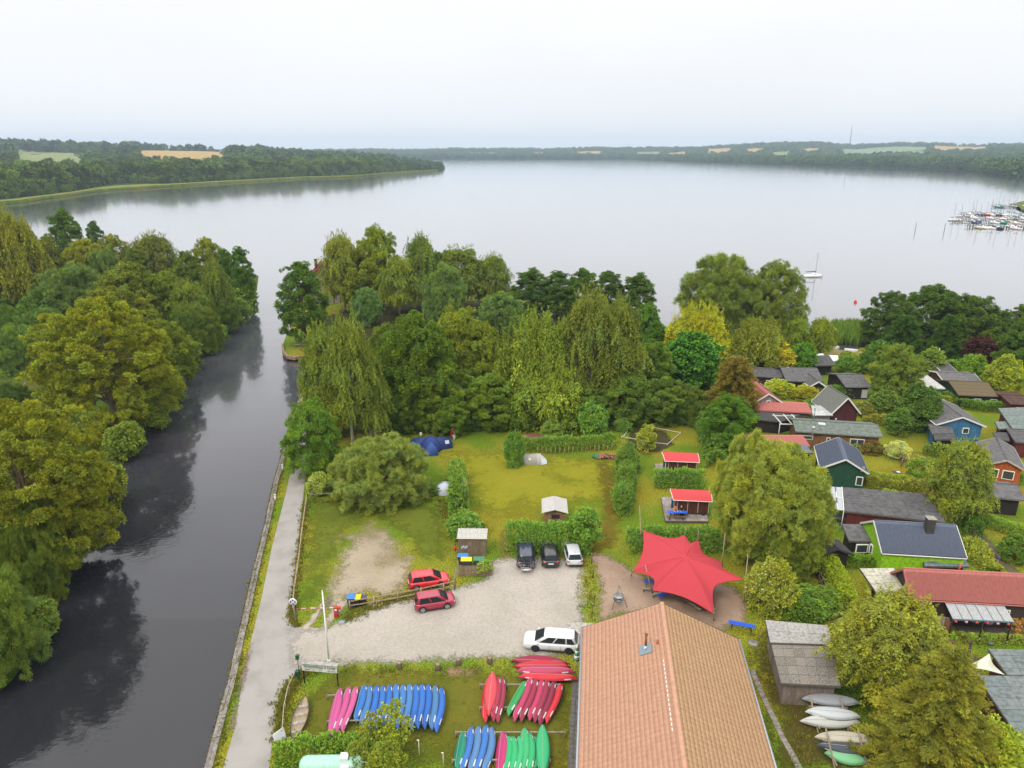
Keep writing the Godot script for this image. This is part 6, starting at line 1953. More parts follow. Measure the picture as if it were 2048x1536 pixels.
	part("vessel", smooth(st), worn(0.32, 0.56, 0.46, 0.45, "clay", 0.3), tank)
	bx("valve_cover", tank, Vector3(0.9, 1.62, 0), Vector3(0.55, 0.24, 0.55), mat(0.55, 0.6, 0.58))
	bx("fitting", tank, Vector3(1.0, 1.35, 0.5), Vector3(0.6, 0.1, 0.3), mat(0.6, 0.62, 0.62))
	rod("pipe", tank, Vector3(1.3, 1.5, 0.1), Vector3(2.4, 1.3, 0.2), 0.03, mat(0.5, 0.5, 0.5))
	for x in [-1.2, 1.2]:
		bx("leg", tank, Vector3(x, 0.2, 0), Vector3(0.25, 0.45, 0.8), worn(0.35, 0.35, 0.33))
	hedge("undergrowth_hedge", "wild green scrub in front of the gas tank at the road corner", pv([-16.23,-38.7,-14.77,-38.91,-12.71,-39.04,-10.61,-39]), 2.2, 1.0, Color(0.11, 0.16, 0.04), 0.22, 0.13, 150, 61)
	hedge("undergrowth_hedge", "wild green scrub right of the gas tank", pv([-9.9,-38.07,-9.2,-38.91,-7.87,-39.35]), 2.2, 1.6, Color(0.12, 0.15, 0.045), 0.22, 0.13, 150, 62)
	for e in [[Vector3(-6.42, 0, -38.7), 1.5, "thin white stake with light head in the canoe lawn"], [Vector3(-4.67, 0, -37.82), 1.3, "thin pale stake in the lawn left of the blue canoes"], [Vector3(-8.91, 0, -38.07), 1.5, "thin pale stake among the scrub by the gas tank"]]:
		var o := thing("stake", e[2], "stake", e[0])
		rod("post", o, Vector3(0, -0.1, 0), Vector3(0, e[1], 0), 0.03, mat(0.5, 0.47, 0.42))
		bx("head", o, Vector3(-0.04, e[1], 0), Vector3(0.16, 0.05, 0.06), mat(0.62, 0.62, 0.6))
	# the bin shed
	var shed := thing("bin_shed", "slatted timber bin shed with white corrugated roof", "shed", Vector3(-4.18, 0, -63.9), -0.02)
	st = sb()
	planks_wall(st, Vector3(-1.35, 0, -0.55), Vector3(1.45, 0, -0.55), 0.0, 2.1, 2.1, 0.16, Vector3.BACK)
	planks_wall(st, Vector3(-1.35, 0, -1.8), Vector3(-1.35, 0, -0.55), 0.0, 2.3, 2.1, 0.16, Vector3.RIGHT)
	planks_wall(st, Vector3(1.45, 0, -1.8), Vector3(1.45, 0, -0.55), 0.0, 2.3, 2.1, 0.16, Vector3.RIGHT)
	planks_wall(st, Vector3(-1.35, 0, -1.8), Vector3(1.45, 0, -1.8), 0.0, 2.3, 2.3, 0.16, Vector3.BACK)
	part("wall_planks", st.commit(), worn(0.24, 0.185, 0.13, 0.9, "wood", 0.7), shed).set_meta("kind", "stuff")
	st = smooth_start()
	corrugated(st, Vector3(-1.5, 2.12, -0.35), Vector3(1.6, 2.12, -0.35), Vector3(1.6, 2.42, -2.0), Vector3(-1.5, 2.42, -2.0), 17, 0.035)
	part("roof", smooth(st), worn(0.50, 0.50, 0.49, 0.7, "grime", 0.6), shed)
	bx("notice", shed, Vector3(-0.75, 1.05, -0.50), Vector3(0.75, 0.55, 0.03), mat(0.16, 0.16, 0.17))
	for k in 4:
		bx("notice_sheet", shed, Vector3(-1.0 + k * 0.17, 1.05 + (k % 2) * 0.1, -0.48), Vector3(0.12, 0.18, 0.01), mat(0.62, 0.62, 0.62))
	for e in [[Vector3(-5, 0, -63.15), mat(0.04, 0.17, 0.42, 0.5), "blue", "left of three behind the plank screen"], [Vector3(-4.6, 0, -62.42), mat(0.65, 0.46, 0.01, 0.5), "yellow", "middle of three behind the plank screen"], [Vector3(-3.34, 0, -62.51), mat(0.05, 0.17, 0.10, 0.5), "dark green", "right of three behind the plank screen"]]:
		var o := thing("waste_container", "low waste container with %s lid, %s" % [e[2], e[3]], "bin", e[0])
		bx("body", o, Vector3(0, 0.42, 0), Vector3(1.05, 0.84, 0.6), mat(0.05, 0.055, 0.06, 0.5))
		bx("lid", o, Vector3(0, 0.89, 0), Vector3(1.12, 0.09, 0.66), e[1], Basis(Vector3.RIGHT, 0.1))
	var scr := thing("plank_screen", "waist-high weathered plank screen in front of the waste containers", "fence", Vector3(-3.66, 0, -60.82), 0.03)
	for k in 7:
		bx("plank", scr, Vector3(0, 0.10 + k * 0.165, 0), Vector3(3.3, 0.15, 0.035), worn(0.25 + 0.02 * (k % 3), 0.19 + 0.02 * (k % 3), 0.145, 0.9, "wood", 0.7), Basis(Vector3.BACK, rng.randf_range(-0.006, 0.006)))
	for x in [-1.65, 1.72]:
		bx("post", scr, Vector3(x, 0.85, -0.05), Vector3(0.1, 1.8, 0.1), pale)
	var ext := thing("fire_extinguisher", "red fire extinguisher at the left side of the bin shed", "fire extinguisher", Vector3(-5.9, 0, -64.85))
	rod("cylinder", ext, Vector3(0, 0.4, 0), Vector3(0, 1.0, 0), 0.14, mat(0.55, 0.03, 0.03, 0.3), 0.11, 12)
	rod("nozzle", ext, Vector3(0, 1.0, 0), Vector3(0, 1.15, 0), 0.05, mat(0.03, 0.03, 0.03))
	var bl := thing("shrub_by_screen", "small green shrub at the right end of the plank screen", "bush", Vector3(-2.68, 0, -60.99))
	rng.seed = 44
	broad_crown(44, 1.5, 1.5, 0.0, 22, 0.16, 14, 4, 0.16, 0.09)
	part("crown", take(), leafy(0.15, 0.19, 0.05), bl)
	rod("stem", bl, Vector3(0, -0.05, 0), Vector3(0, 0.8, 0), 0.03, worn(0.13, 0.1, 0.07))
func text_part(called: String, parent: Node, text: String, height: float, width: float, at: Vector3, m: Material) -> void:
	var f := SystemFont.new()
	f.font_names = PackedStringArray(["Droid Serif"])
	f.font_italic = true
	f.font_weight = 700
	var t := TextMesh.new()
	t.text = text
	t.font = f
	t.font_size = 64
	t.pixel_size = 0.005
	t.depth = 0.012
	var o := part(called, t, m, parent, at)
	var size := t.get_aabb().size
	if size.x > 0.01:
		o.scale = Vector3(width / size.x, height / maxf(size.y, 0.01), 1.0)
# ---------------------------------------------------------------- the camping meadow
func build_meadow() -> void:
	hedge("willow_hedge", "loose willow hedge in front of the three nose-in cars", pv([-0.32,-66.63,1.91,-66.23,5.09,-66.03,8.5,-65.73]), 2.6, 2.5, Color(0.10, 0.165, 0.05), 0.30, 0.11, 230, 11)
	hedge("willow_hedge", "willow hedge between the canopy and the nearer cabin", pv([12.5,-66.03,16.21,-66.03,22.04,-66.03]), 2.2, 2.2, Color(0.095, 0.15, 0.05), 0.30, 0.11, 200, 12)
	hedge("willow_hedge", "willow hedge in front of the farther cabin's deck", pv([18.19,-80.95,21.12,-80.81,23.88,-80.53]), 1.9, 2.0, Color(0.105, 0.165, 0.05), 0.30, 0.11, 200, 13)
	hedge("willow_hedge", "thin willow hedge over a row of stakes on the meadow", pv([1.55,-92.12,5.33,-91.77,9.59,-92.3,14.49,-93.01]), 1.5, 1.7, Color(0.11, 0.16, 0.05), 0.28, 0.10, 170, 14)
	hedge("willow_hedge", "willow column growing between meadow and cabins", pv([15.41,-86.14,14.25,-80.25,13.09,-75.02]), 2.0, 2.1, Color(0.105, 0.15, 0.05), 0.30, 0.11, 190, 15)
	hedge("willow_hedge", "willow hedge between bicycles and white tent", pv([-7.08,-83.11,-6.65,-78.88,-6.21,-74.4,-6.04,-72.03]), 2.0, 2.2, Color(0.12, 0.17, 0.055), 0.30, 0.11, 170, 16)
	hedge("undergrowth_hedge", "dark weeds along the rail beneath the willow mound", pv([-23.64,-78.88,-18.72,-78.88,-13.79,-78.88,-8.87,-78.88]), 1.8, 0.9, Color(0.10, 0.14, 0.045), 0.24, 0.12, 120, 17)
	hedge("undergrowth_hedge", "low dark undergrowth along the edge of the wood behind the camp", pv([-18.93,-98.27,-13.06,-99.07,-4.84,-99.87,4.28,-101.1,13.6,-102.36,21.49,-103.22,29.06,-102.36]), 2.2, 1.5, Color(0.075, 0.11, 0.035), 0.32, 0.18, 110, 18)
	hedge("undergrowth_hedge", "dark bushes along the border between meadow and red-roofed house", pv([29.08,-99.47,28.19,-91.95,26.89,-85.37]), 2.5, 2.4, Color(0.08, 0.12, 0.04), 0.32, 0.18, 130, 19)
	# stakes under the thin hedge
	var st_m := worn(0.48, 0.37, 0.2, 0.9, "wood")
	var sf := thing("stake_fence", "row of pale upright stakes below the thin willow hedge", "fence", Vector3(6.67, 0, -90.73))
	for q in along(pv([3.54,-90.56,6.66,-90.56,10.9,-91.25,14.6,-91.77]), 0.62):
		rod("stake", sf, v3(q[0], -0.1) - sf.position, v3(q[0], rng.randf_range(0.8, 1.1)) - sf.position, 0.035, st_m)
	# lamp on a wooden post
	var lamp := thing("path_lamp", "green-shaded path lamp on a wooden post at the hedge", "lamp", Vector3(7.84, 0, -64.95))
	rod("post", lamp, Vector3(0, -0.1, 0), Vector3(0, 2.2, 0), 0.05, st_m)
	rod("globe", lamp, Vector3(0, 2.2, 0), Vector3(0, 2.45, 0), 0.12, mat(0.6, 0.62, 0.62, 0.2), 0.16, 10)
	rod("lamp_shade", lamp, Vector3(0, 2.45, 0), Vector3(0, 2.62, 0), 0.24, mat(0.03, 0.16, 0.15, 0.4), 0.05, 10)
	# hut with white corrugated gable roof
	var hut := thing("meadow_hut", "small timber hut with grey-streaked white corrugated roof", "hut", Vector3(4.77, 0, -70.67), -0.03)
	var st := sb()
	for q in [[Vector3(-1.1, 0, 0), Vector3(1.1, 0, 0)], [Vector3(-1.1, 0, -2.4), Vector3(1.1, 0, -2.4)]]:
		planks_wall(st, q[0], q[1], 0.0, 1.9, 1.9, 0.18, Vector3.BACK)
	for x in [-1.1, 1.1]:
		planks_wall(st, Vector3(x, 0, -2.4), Vector3(x, 0, 0), 0.0, 1.9, 1.9, 0.18, Vector3.RIGHT)
	part("wall_planks", st.commit(), worn(0.32, 0.20, 0.12, 0.9, "wood"), hut).set_meta("kind", "stuff")
	st = smooth_start()
	corrugated(st, Vector3(-1.45, 1.9, 0.35), Vector3(-1.45, 1.9, -2.8), Vector3(0, 2.3, -2.8), Vector3(0, 2.3, 0.35), 13, 0.03)
	corrugated(st, Vector3(1.45, 1.9, 0.35), Vector3(1.45, 1.9, -2.8), Vector3(0, 2.3, -2.8), Vector3(0, 2.3, 0.35), 13, 0.03)
	part("roof", smooth(st), worn(0.46, 0.46, 0.47, 0.7, "grime", 0.9), hut)
	for s in [-1, 1]:
		plank_bar("bargeboard", hut, Vector3(s * 1.47, 1.85, 0.37), Vector3(0, 2.26, 0.37), 0.04, 0.14, mat(0.66, 0.65, 0.63))
	bx("window", hut, Vector3(0.1, 1.2, 0.03), Vector3(0.9, 0.5, 0.05), mat(0.03, 0.03, 0.035, 0.1))
	# cabins on decks
	cabin("nearer red-roofed sleeping cabin on a wide grey deck", Vector3(20.68, 0, -72.73), -0.10, 3.6, 1.0)
	cabin("farther red-roofed sleeping cabin behind the low willow hedge", Vector3(21.9, 0, -83.4), -0.10, 3.6, 1.0)
	deck("wide grey timber deck under the nearer red-roofed cabin", pv([17.35,-71.35,22.13,-71.23,23.05,-77.04,18.01,-77.17]), 18)
	deck("pale timber deck under the farther red-roofed cabin", pv([18.75,-82.81,23.59,-82.67,24.16,-86.62,19.05,-86.77]), 15)
	# blue beer table, bench and the two people at it
	var tb := thing("folding_table", "blue beer table on the deck of the nearer cabin", "table", Vector3(18.77, 0.3, -71.95), -0.04)
	bx("tabletop", tb, Vector3(0, 0.75, 0), Vector3(2.2, 0.05, 0.55), mat(0.02, 0.10, 0.55, 0.4))
	for s in [-1, 1]:
		for z in [-0.2, 0.2]:
			rod("leg", tb, Vector3(s * 0.8, 0, z), Vector3(s * 0.7, 0.73, z), 0.02, mat(0.03, 0.05, 0.04))
	for k in 3:
		rod("mug", tb, Vector3(-0.3 + k * 0.35, 0.775, 0.05 - k * 0.05), Vector3(-0.3 + k * 0.35, 0.87, 0.05 - k * 0.05), 0.045, mat(0.6, 0.6, 0.6, 0.3))
	var bn := thing("bench", "brown beer bench in front of the blue table on the deck", "bench", Vector3(18.55, 0.3, -71.49), -0.04)
	bx("seat", bn, Vector3(0, 0.45, 0), Vector3(2.2, 0.04, 0.26), worn(0.16, 0.09, 0.06, 0.6, "wood"))
	for s in [-1, 1]:
		bx("leg", bn, Vector3(s * 0.75, 0.21, 0), Vector3(0.05, 0.42, 0.22), mat(0.03, 0.05, 0.04))
	var bn2 := thing("bench", "beer bench behind the blue table where two people sit", "bench", Vector3(18.89, 0.3, -72.53), -0.04)
	bx("seat", bn2, Vector3(0, 0.45, 0), Vector3(2.2, 0.04, 0.26), mat(0.02, 0.10, 0.5, 0.4))
	for s in [-1, 1]:
		bx("leg", bn2, Vector3(s * 0.75, 0.21, 0), Vector3(0.05, 0.42, 0.22), mat(0.03, 0.05, 0.04))
	sitting_person("person in orange top and dark trousers leaning over the blue table", Vector3(18.61, 0.3, -72.53) + Vector3(0, 0.47, 0), Color(0.55, 0.22, 0.02), Color(0.05, 0.06, 0.1), Color(0.05, 0.03, 0.02), 0.35)
	sitting_person("person in dark clothes sitting on the right at the blue table", Vector3(19.3, 0.3, -72.53) + Vector3(0, 0.47, 0), Color(0.03, 0.03, 0.035), Color(0.03, 0.03, 0.04), Color(0.03, 0.02, 0.015), 0.15)
	# tents
	dome_tent("navy blue family tent with tunnel porches at the edge of the wood", Vector3(-11.41, 0, -92.12), 0.3)
	tunnel_tent("grey two-tone tunnel tent beside the thin hedge", Vector3(2.84, 0, -87.9), 0.02)
	small_dome("pale blue and white dome tent behind the willow mound", Vector3(-8.27, 0, -79.15), 0.4)
	# canoes leaning on the sallow
	put_canoe("canoe", Vector3(-8.58, 1.6, -95.1), Vector3(-9.02, 0, -95.58), 65.0, 0.2, Color(0.40, 0.03, 0.035), "red and white canoe leaning upright against the round sallow", "", false)
	put_canoe("canoe", Vector3(-8.42, 1.6, -95.88), Vector3(-8.22, 0, -95.58), -65.0, 0.2, Color(0.56, 0.50, 0.42), "cream canoe leaning against the sallow beside the red one", "", true)
	var tw := thing("towel", "lilac towel hung on a line below the front birches", "towel", Vector3(-20.18, 0, -96.52), 0.2)
	bx("cloth", tw, Vector3(0, 1.3, 0), Vector3(0.75, 1.1, 0.02), mat(0.35, 0.20, 0.55), Basis(Vector3.BACK, 0.1))
	rod("line", tw, Vector3(-1.6, 1.85, 0), Vector3(1.6, 1.85, 0), 0.008, mat(0.5, 0.5, 0.5))
	for s in [-1, 1]:
		rod("post", tw, Vector3(s * 1.6, 0, 0), Vector3(s * 1.6, 1.9, 0), 0.025, mat(0.2, 0.17, 0.14))
	for e in [[Vector3(-13.38, 0, -96.72), "small white canister beside the blue tent"], [Vector3(-11.91, 0, -98.08), "small white post lamp behind the blue tent"]]:
		var o := thing("water_canister", e[1], "canister", e[0])
		bx("body", o, Vector3(0, 0.5, 0), Vector3(0.32, 0.4, 0.25), mat(0.65, 0.62, 0.55))
		rod("stand", o, Vector3(0, -0.1, 0), Vector3(0, 0.35, 0), 0.05, mat(0.2, 0.18, 0.15))
	# bicycles along the rail
	var b0: Node3D = null
	var shade := ["black", "black", "silver", "silver", "white", "dark"]
	var spots := [Vector3(-19.01, 0, -76.78), Vector3(-18.17, 0, -76.78), Vector3(-17.45, 0, -76.78), Vector3(-16.34, 0, -76.65), Vector3(-15.44, 0, -76.65), Vector3(-13.3, 0, -76.78)]
	var words := ["dark bicycle at the left end of the row by the rail", "dark bicycle second in the row by the rail", "dark bicycle third in the row by the rail", "bicycle with bright wheels in the middle of the row", "bicycle with bright wheels right of its twin", "lone bicycle under the right of the willow mound"]
	for k in 6:
		if k == 0:
			b0 = bicycle(words[0], spots[0], 0.15, mat(0.02, 0.02, 0.025))
		else:
			var c := copy(b0, words[k], spots[k], 0.1 + 0.1 * (k % 3), "bicycles leaning along the fence")
			if k == 3 or k == 4:
				for ch in c.get_children():
					if String(ch.name).begins_with("wheel"):
						(ch as MeshInstance3D).material_override = mat(0.5, 0.5, 0.5, 0.4)
	# bare leaning pole
	var pole := thing("dead_tree", "bare leaning young trunk rising from the willow shrub", "dead tree", Vector3(-5.93, 0, -72.03))
	rod("trunk", pole, Vector3(0, -0.1, 0), Vector3(0.9, 5.0, -0.2), 0.09, worn(0.45, 0.37, 0.26, 0.9, "wood"), 0.03)
	rod("branch", pole, Vector3(0.6, 3.3, -0.13), Vector3(0.35, 4.7, -0.1), 0.035, worn(0.45, 0.37, 0.26, 0.9, "wood"), 0.015)
	rod("branch", pole, Vector3(0.72, 4.0, -0.13), Vector3(1.25, 5.2, -0.1), 0.03, worn(0.45, 0.37, 0.26, 0.9, "wood"), 0.012)
	# stacked firewood under a brown net, green tarpaulin at the end
	var wood := thing("firewood_stack", "long heap of reddish firewood with green tarpaulin at its left end", "firewood", Vector3(12.94, 0, -89.21), -0.05)
	st = smooth_start()
	rng.seed = 71
	for k in 130:
		var x := rng.randf_range(-1.3, 1.5)
		var r := rng.randf_range(0.06, 0.10)
		var lim := 0.75 - 0.25 * absf(x) * 0.6
		var z := rng.randf_range(-0.55, 0.55)
		var y := rng.randf_range(0.05, maxf(0.1, lim * (1.0 - absf(z) * 0.9)))
		var d := Vector3(rng.randf_range(-0.5, 0.5), rng.randf_range(-0.3, 0.3), 0.4).normalized() * 0.2
		tube(st, [Vector3(x, y, z) - d, Vector3(x, y, z) + d], r, r, 6)
	st.generate_normals()
	part("logs", st.commit(), worn(0.36, 0.19, 0.13, 0.9, "wood", 1.2), wood).set_meta("kind", "stuff")
	st = smooth_start()
	lathe(st, Vector3(-1.35, 0, 0), [Vector2(0.55, 0.0), Vector2(0.5, 0.3), Vector2(0.32, 0.58), Vector2(0.05, 0.68)], 10)
	part("tarpaulin", smooth(st), mat(0.03, 0.14, 0.07, 0.5), wood)
	# red earth patch and the roped bed
	var rs := struct("brick_patch", sheet(pv([1.71,-97.88,7.31,-98.27,7.59,-95.95,6.79,-94.83,1.88,-94.83]), 0.02), worn(0.30, 0.14, 0.10, 0.95, "moss", 0.6))
	rs.name = "earth_patch"
	var rope := thing("roped_bed", "low white rope fence round a bare bed on the lawn", "fence", Vector3(20.43, 0, -97.49))
	var line := pv([16.57,-96.91,18.52,-101.73,20.26,-100.69,25.03,-97.88,22.2,-93.55,20.52,-94.1,16.04,-96.33])
	var rm := mat(0.55, 0.52, 0.46)
	for i in line.size():
		rod("post", rope, v3(line[i], -0.1) - rope.position, v3(line[i], 0.3) - rope.position, 0.04, rm)
		plank_bar("rail", rope, v3(line[i], 0.22) - rope.position, v3(line[(i + 1) % line.size()], 0.22) - rope.position, 0.05, 0.08, rm)
	# thin posts between gravel and bark ground
	var n_ := 0
	for e in [[Vector3(8.11, 0, -63.06), "first thin dark post from the lamp between gravel and bark ground"], [Vector3(7.98, 0, -60.47), "second thin dark post between gravel and bark ground"], [Vector3(7.63, 0, -56.41), "third thin dark post between gravel and bark ground"], [Vector3(7.26, 0, -54.68), "thin dark post nearest the tiled roof between gravel and bark"]]:
		var o := thing("fence_post", e[1], "post", e[0])
		rod("post", o, Vector3(0, -0.1, 0), Vector3(0.05, 1.1, 0), 0.04, worn(0.12, 0.09, 0.07))
		rod("cap", o, Vector3(0.05, 1.1, 0), Vector3(0.05, 1.15, 0), 0.045, worn(0.4, 0.38, 0.36))
		n_ += 1
func deck(label: String, poly: PackedVector2Array, n: int) -> void:
	var o := thing("timber_deck", label, "deck", v3(poly[0]))
	var ms := [worn(0.33, 0.30, 0.30, 0.85, "wood", 0.6), worn(0.29, 0.265, 0.265, 0.85, "wood", 0.6), worn(0.36, 0.325, 0.31, 0.85, "wood", 0.6)]
	var org := v3(poly[0])
	for k in n:
		var u := (k + 0.5) / n
		var a := v3(poly[0].lerp(poly[3], u), 0.28) - org
		var b := v3(poly[1].lerp(poly[2], u), 0.28) - org
		plank_bar("plank", o, a, b, (poly[3] - poly[0]).length() / n - 0.015, 0.05, ms[rng.randi() % 3])
	var m := worn(0.13, 0.11, 0.10)
	for i in 4:
		plank_bar("frame", o, v3(poly[i], 0.12) - org, v3(poly[(i + 1) % 4], 0.12) - org, 0.06, 0.24, m)
func cabin(label: String, at: Vector3, turn: float, l: float, s: float) -> void:
	var o := thing("sleeping_cabin", label, "cabin", at, turn, "red-roofed cabins")
	var wood := worn(0.12, 0.045, 0.035, 0.7, "wood", 0.8)
	var w := 2.1
	for k in 2:
		for q in 2:
			rod("wheel", o, Vector3(-1.2 + k * 2.4, 0.55, 0.12 - q * (w + 0.24)), Vector3(-1.2 + k * 2.4, 0.55, 0.02 - q * (w + 0.04)), 0.25, mat(0.03, 0.025, 0.025))
	var st := sb()
	planks_wall(st, Vector3(-l * 0.5, 0, 0), Vector3(l * 0.5, 0, 0), 0.55, 2.2, 2.2, 0.15, Vector3.BACK)
	planks_wall(st, Vector3(-l * 0.5, 0, -w), Vector3(l * 0.5, 0, -w), 0.55, 2.2, 2.2, 0.15, Vector3.BACK)
	for x in [-l * 0.5, l * 0.5]:
		planks_wall(st, Vector3(x, 0, -w), Vector3(x, 0, 0), 0.55, 2.35, 2.35, 0.15, Vector3.RIGHT)
	part("wall_planks", st.commit(), wood, o).set_meta("kind", "stuff")
	for k in 4:
		bx("frame_post", o, Vector3(-l * 0.5 + 0.05 + k * (l - 0.1) / 3.0, 1.4, 0.04), Vector3(0.08, 1.7, 0.06), worn(0.5, 0.47, 0.42, 0.8, "wood"))
	bx("floor", o, Vector3(0, 0.5, -w * 0.5), Vector3(l, 0.12, w), wood)
	# barrel-curved red roof, overhanging the front porch
	st = smooth_start()
	var rings := []
	for x in [-l * 0.5 - 0.75, l * 0.5 + 0.25]:
		var ring := []
		for k in 9:
			var a := lerpf(-1.0, 1.0, k / 8.0)
			ring.append(Vector3(x + (0.25 * absf(a) if x < 0 else 0.0), 2.75 - 0.55 * a * a, -w * 0.5 + a * (w * 0.5 + 0.35)))
		rings.append(ring)
	loft(st, rings, false, false)
	part("roof", smooth(st), worn(0.52, 0.055, 0.06, 0.7, "fabric", 0.5), o)
	st = sb()
	for r in rings:
		for k in 8:
			bar(st, r[k] + Vector3(0, -0.03, 0), r[k + 1] + Vector3(0, -0.03, 0), 0.05, 0.09)
	for k in [0, 8]:
		bar(st, rings[0][k], rings[1][k], 0.05, 0.07)
	part("roof_edge", st.commit(), mat(0.6, 0.58, 0.54), o)
	bx("curtain", o, Vector3(-l * 0.5 - 0.5, 1.6, -0.1), Vector3(0.25, 1.2, 0.15), mat(0.03, 0.05, 0.12))
	bx("door", o, Vector3(-l * 0.5 - 0.03, 1.4, -w * 0.5), Vector3(0.05, 1.6, 0.7), worn(0.2, 0.09, 0.06))
func sitting_person(label: String, seat: Vector3, shirt: Color, legs: Color, hair: Color, lean: float) -> void:
	# facing the camera side (+z), hands on the table
	var o := thing("person", label, "person", seat)
	var f := Vector3(0, 0, 1)
	var hip := Vector3(0, 0.10, 0)
	var chest := Vector3(0, 0.42, lean * 0.35)
	var neck := Vector3(0, 0.60, lean * 0.55)
	var head := Vector3(0, 0.74, lean * 0.62 + 0.02)
	var bones := [[hip, chest, 0.14, 0.15, 0], [chest, neck, 0.13, 0.06, 0], [Vector3(-0.17, 0.52, lean * 0.48), Vector3(0.17, 0.52, lean * 0.48), 0.06, 0.06, 0], [neck, head, 0.055, 0.06, 1], [head + Vector3(0, 0.03, 0), head + Vector3(0, 0.0, 0.02), 0.105, 0.09, 1]]
	for s in [-1, 1]:
		var sh := Vector3(s * 0.19, 0.52, lean * 0.48)
		var el := Vector3(s * 0.25, 0.30, lean * 0.4 + 0.15)
		var ha := Vector3(s * 0.12, 0.35, lean * 0.4 + 0.38)
		bones.append([sh, el, 0.05, 0.042, 0])
		bones.append([el, ha, 0.04, 0.03, 1])
		bones.append([Vector3(s * 0.09, 0.07, 0), Vector3(s * 0.12, 0.06, 0.42), 0.085, 0.06, 2])
		bones.append([Vector3(s * 0.12, 0.06, 0.42), Vector3(s * 0.12, -0.38, 0.40), 0.06, 0.045, 2])
		bones.append([Vector3(s * 0.12, -0.42, 0.36), Vector3(s * 0.13, -0.43, 0.52), 0.045, 0.035, 2])
	var cols := [shirt, Color(0.45, 0.26, 0.18), legs]
	# surface nets over the field of tapered capsules
	var cell := 0.03
	var lo := Vector3(-0.36, -0.52, -0.24)
	var nx := 25
	var ny := 50
	var nz := 34
	var val := PackedFloat32Array()
	var own := PackedInt32Array()
	val.resize(nx * ny * nz)
	own.resize(nx * ny * nz)
	for k in nz:
		for j in ny:
			for i in nx:
				var p := lo + Vector3(i, j, k) * cell
				var sum := 0.0
				var best := 1e9
				var bo := 0
				for b in bones:
					var ab: Vector3 = b[1] - b[0]
					var t := clampf((p - b[0]).dot(ab) / maxf(ab.length_squared(), 1e-6), 0, 1)
					var d := p.distance_to(b[0] + ab * t) - lerpf(b[2], b[3], t)
					sum += exp(-d * 40.0)
					if d < best:
						best = d
						bo = b[4]
				val[(k * ny + j) * nx + i] = -log(sum) / 40.0
				own[(k * ny + j) * nx + i] = bo
	var index := {}
	for k in nz - 1:
		for j in ny - 1:
			for i in nx - 1:
				var c := Vector3.ZERO
				var n := 0
				var base := (k * ny + j) * nx + i
				for e in [[0, 0, 0, 1, 0, 0], [0, 0, 0, 0, 1, 0], [0, 0, 0, 0, 0, 1], [1, 1, 1, 0, 1, 1], [1, 1, 1, 1, 0, 1], [1, 1, 1, 1, 1, 0], [1, 0, 0, 1, 1, 0], [1, 0, 0, 1, 0, 1], [0, 1, 0, 1, 1, 0], [0, 1, 0, 0, 1, 1], [0, 0, 1, 1, 0, 1], [0, 0, 1, 0, 1, 1]]:
					var va := val[base + (e[2] * ny + e[1]) * nx + e[0]]
					var vb := val[base + (e[5] * ny + e[4]) * nx + e[3]]
					if (va < 0) != (vb < 0):
						c += Vector3(e[0], e[1], e[2]).lerp(Vector3(e[3], e[4], e[5]), va / (va - vb))
						n += 1
				if n:
					index[base] = V.size()
					V.append(lo + (Vector3(i, j, k) + c / n) * cell)
					C.append(cols[own[base]])
	for key in index:
		var i: int = key % nx
		var j: int = (key / nx) % ny
		var k: int = key / (nx * ny)
		for ax in 3:
			var step: int = [1, nx, nx * ny][ax]
			var u: int = [nx, nx * ny, 1][ax]
			var w: int = [nx * ny, 1, nx][ax]
			if [i, j, k][(ax + 1) % 3] == 0 or [i, j, k][(ax + 2) % 3] == 0:
				continue
			var a0 := val[key]
			var a1 := val[key + step]
			if (a0 < 0) != (a1 < 0) and index.has(key - u) and index.has(key - w) and index.has(key - u - w):
				var q := [index[key], index[key - u], index[key - u - w], index[key - w]]
				if a0 >= 0:
					q.reverse()
				I.append_array(PackedInt32Array([q[0], q[2], q[1], q[0], q[3], q[2]]))
	var m := mat(1, 1, 1, 0.8).duplicate() as StandardMaterial3D
	m.vertex_color_use_as_albedo = true
	part("body", take(), m, o)
	var st := smooth_start()
	lathe(st, head + Vector3(0, 0.0, -0.02), [Vector2(0.09, -0.03), Vector2(0.115, 0.03), Vector2(0.10, 0.09), Vector2(0.05, 0.135), Vector2(0.005, 0.145)], 10)
	part("hair", smooth(st), mat(hair.r, hair.g, hair.b), o)
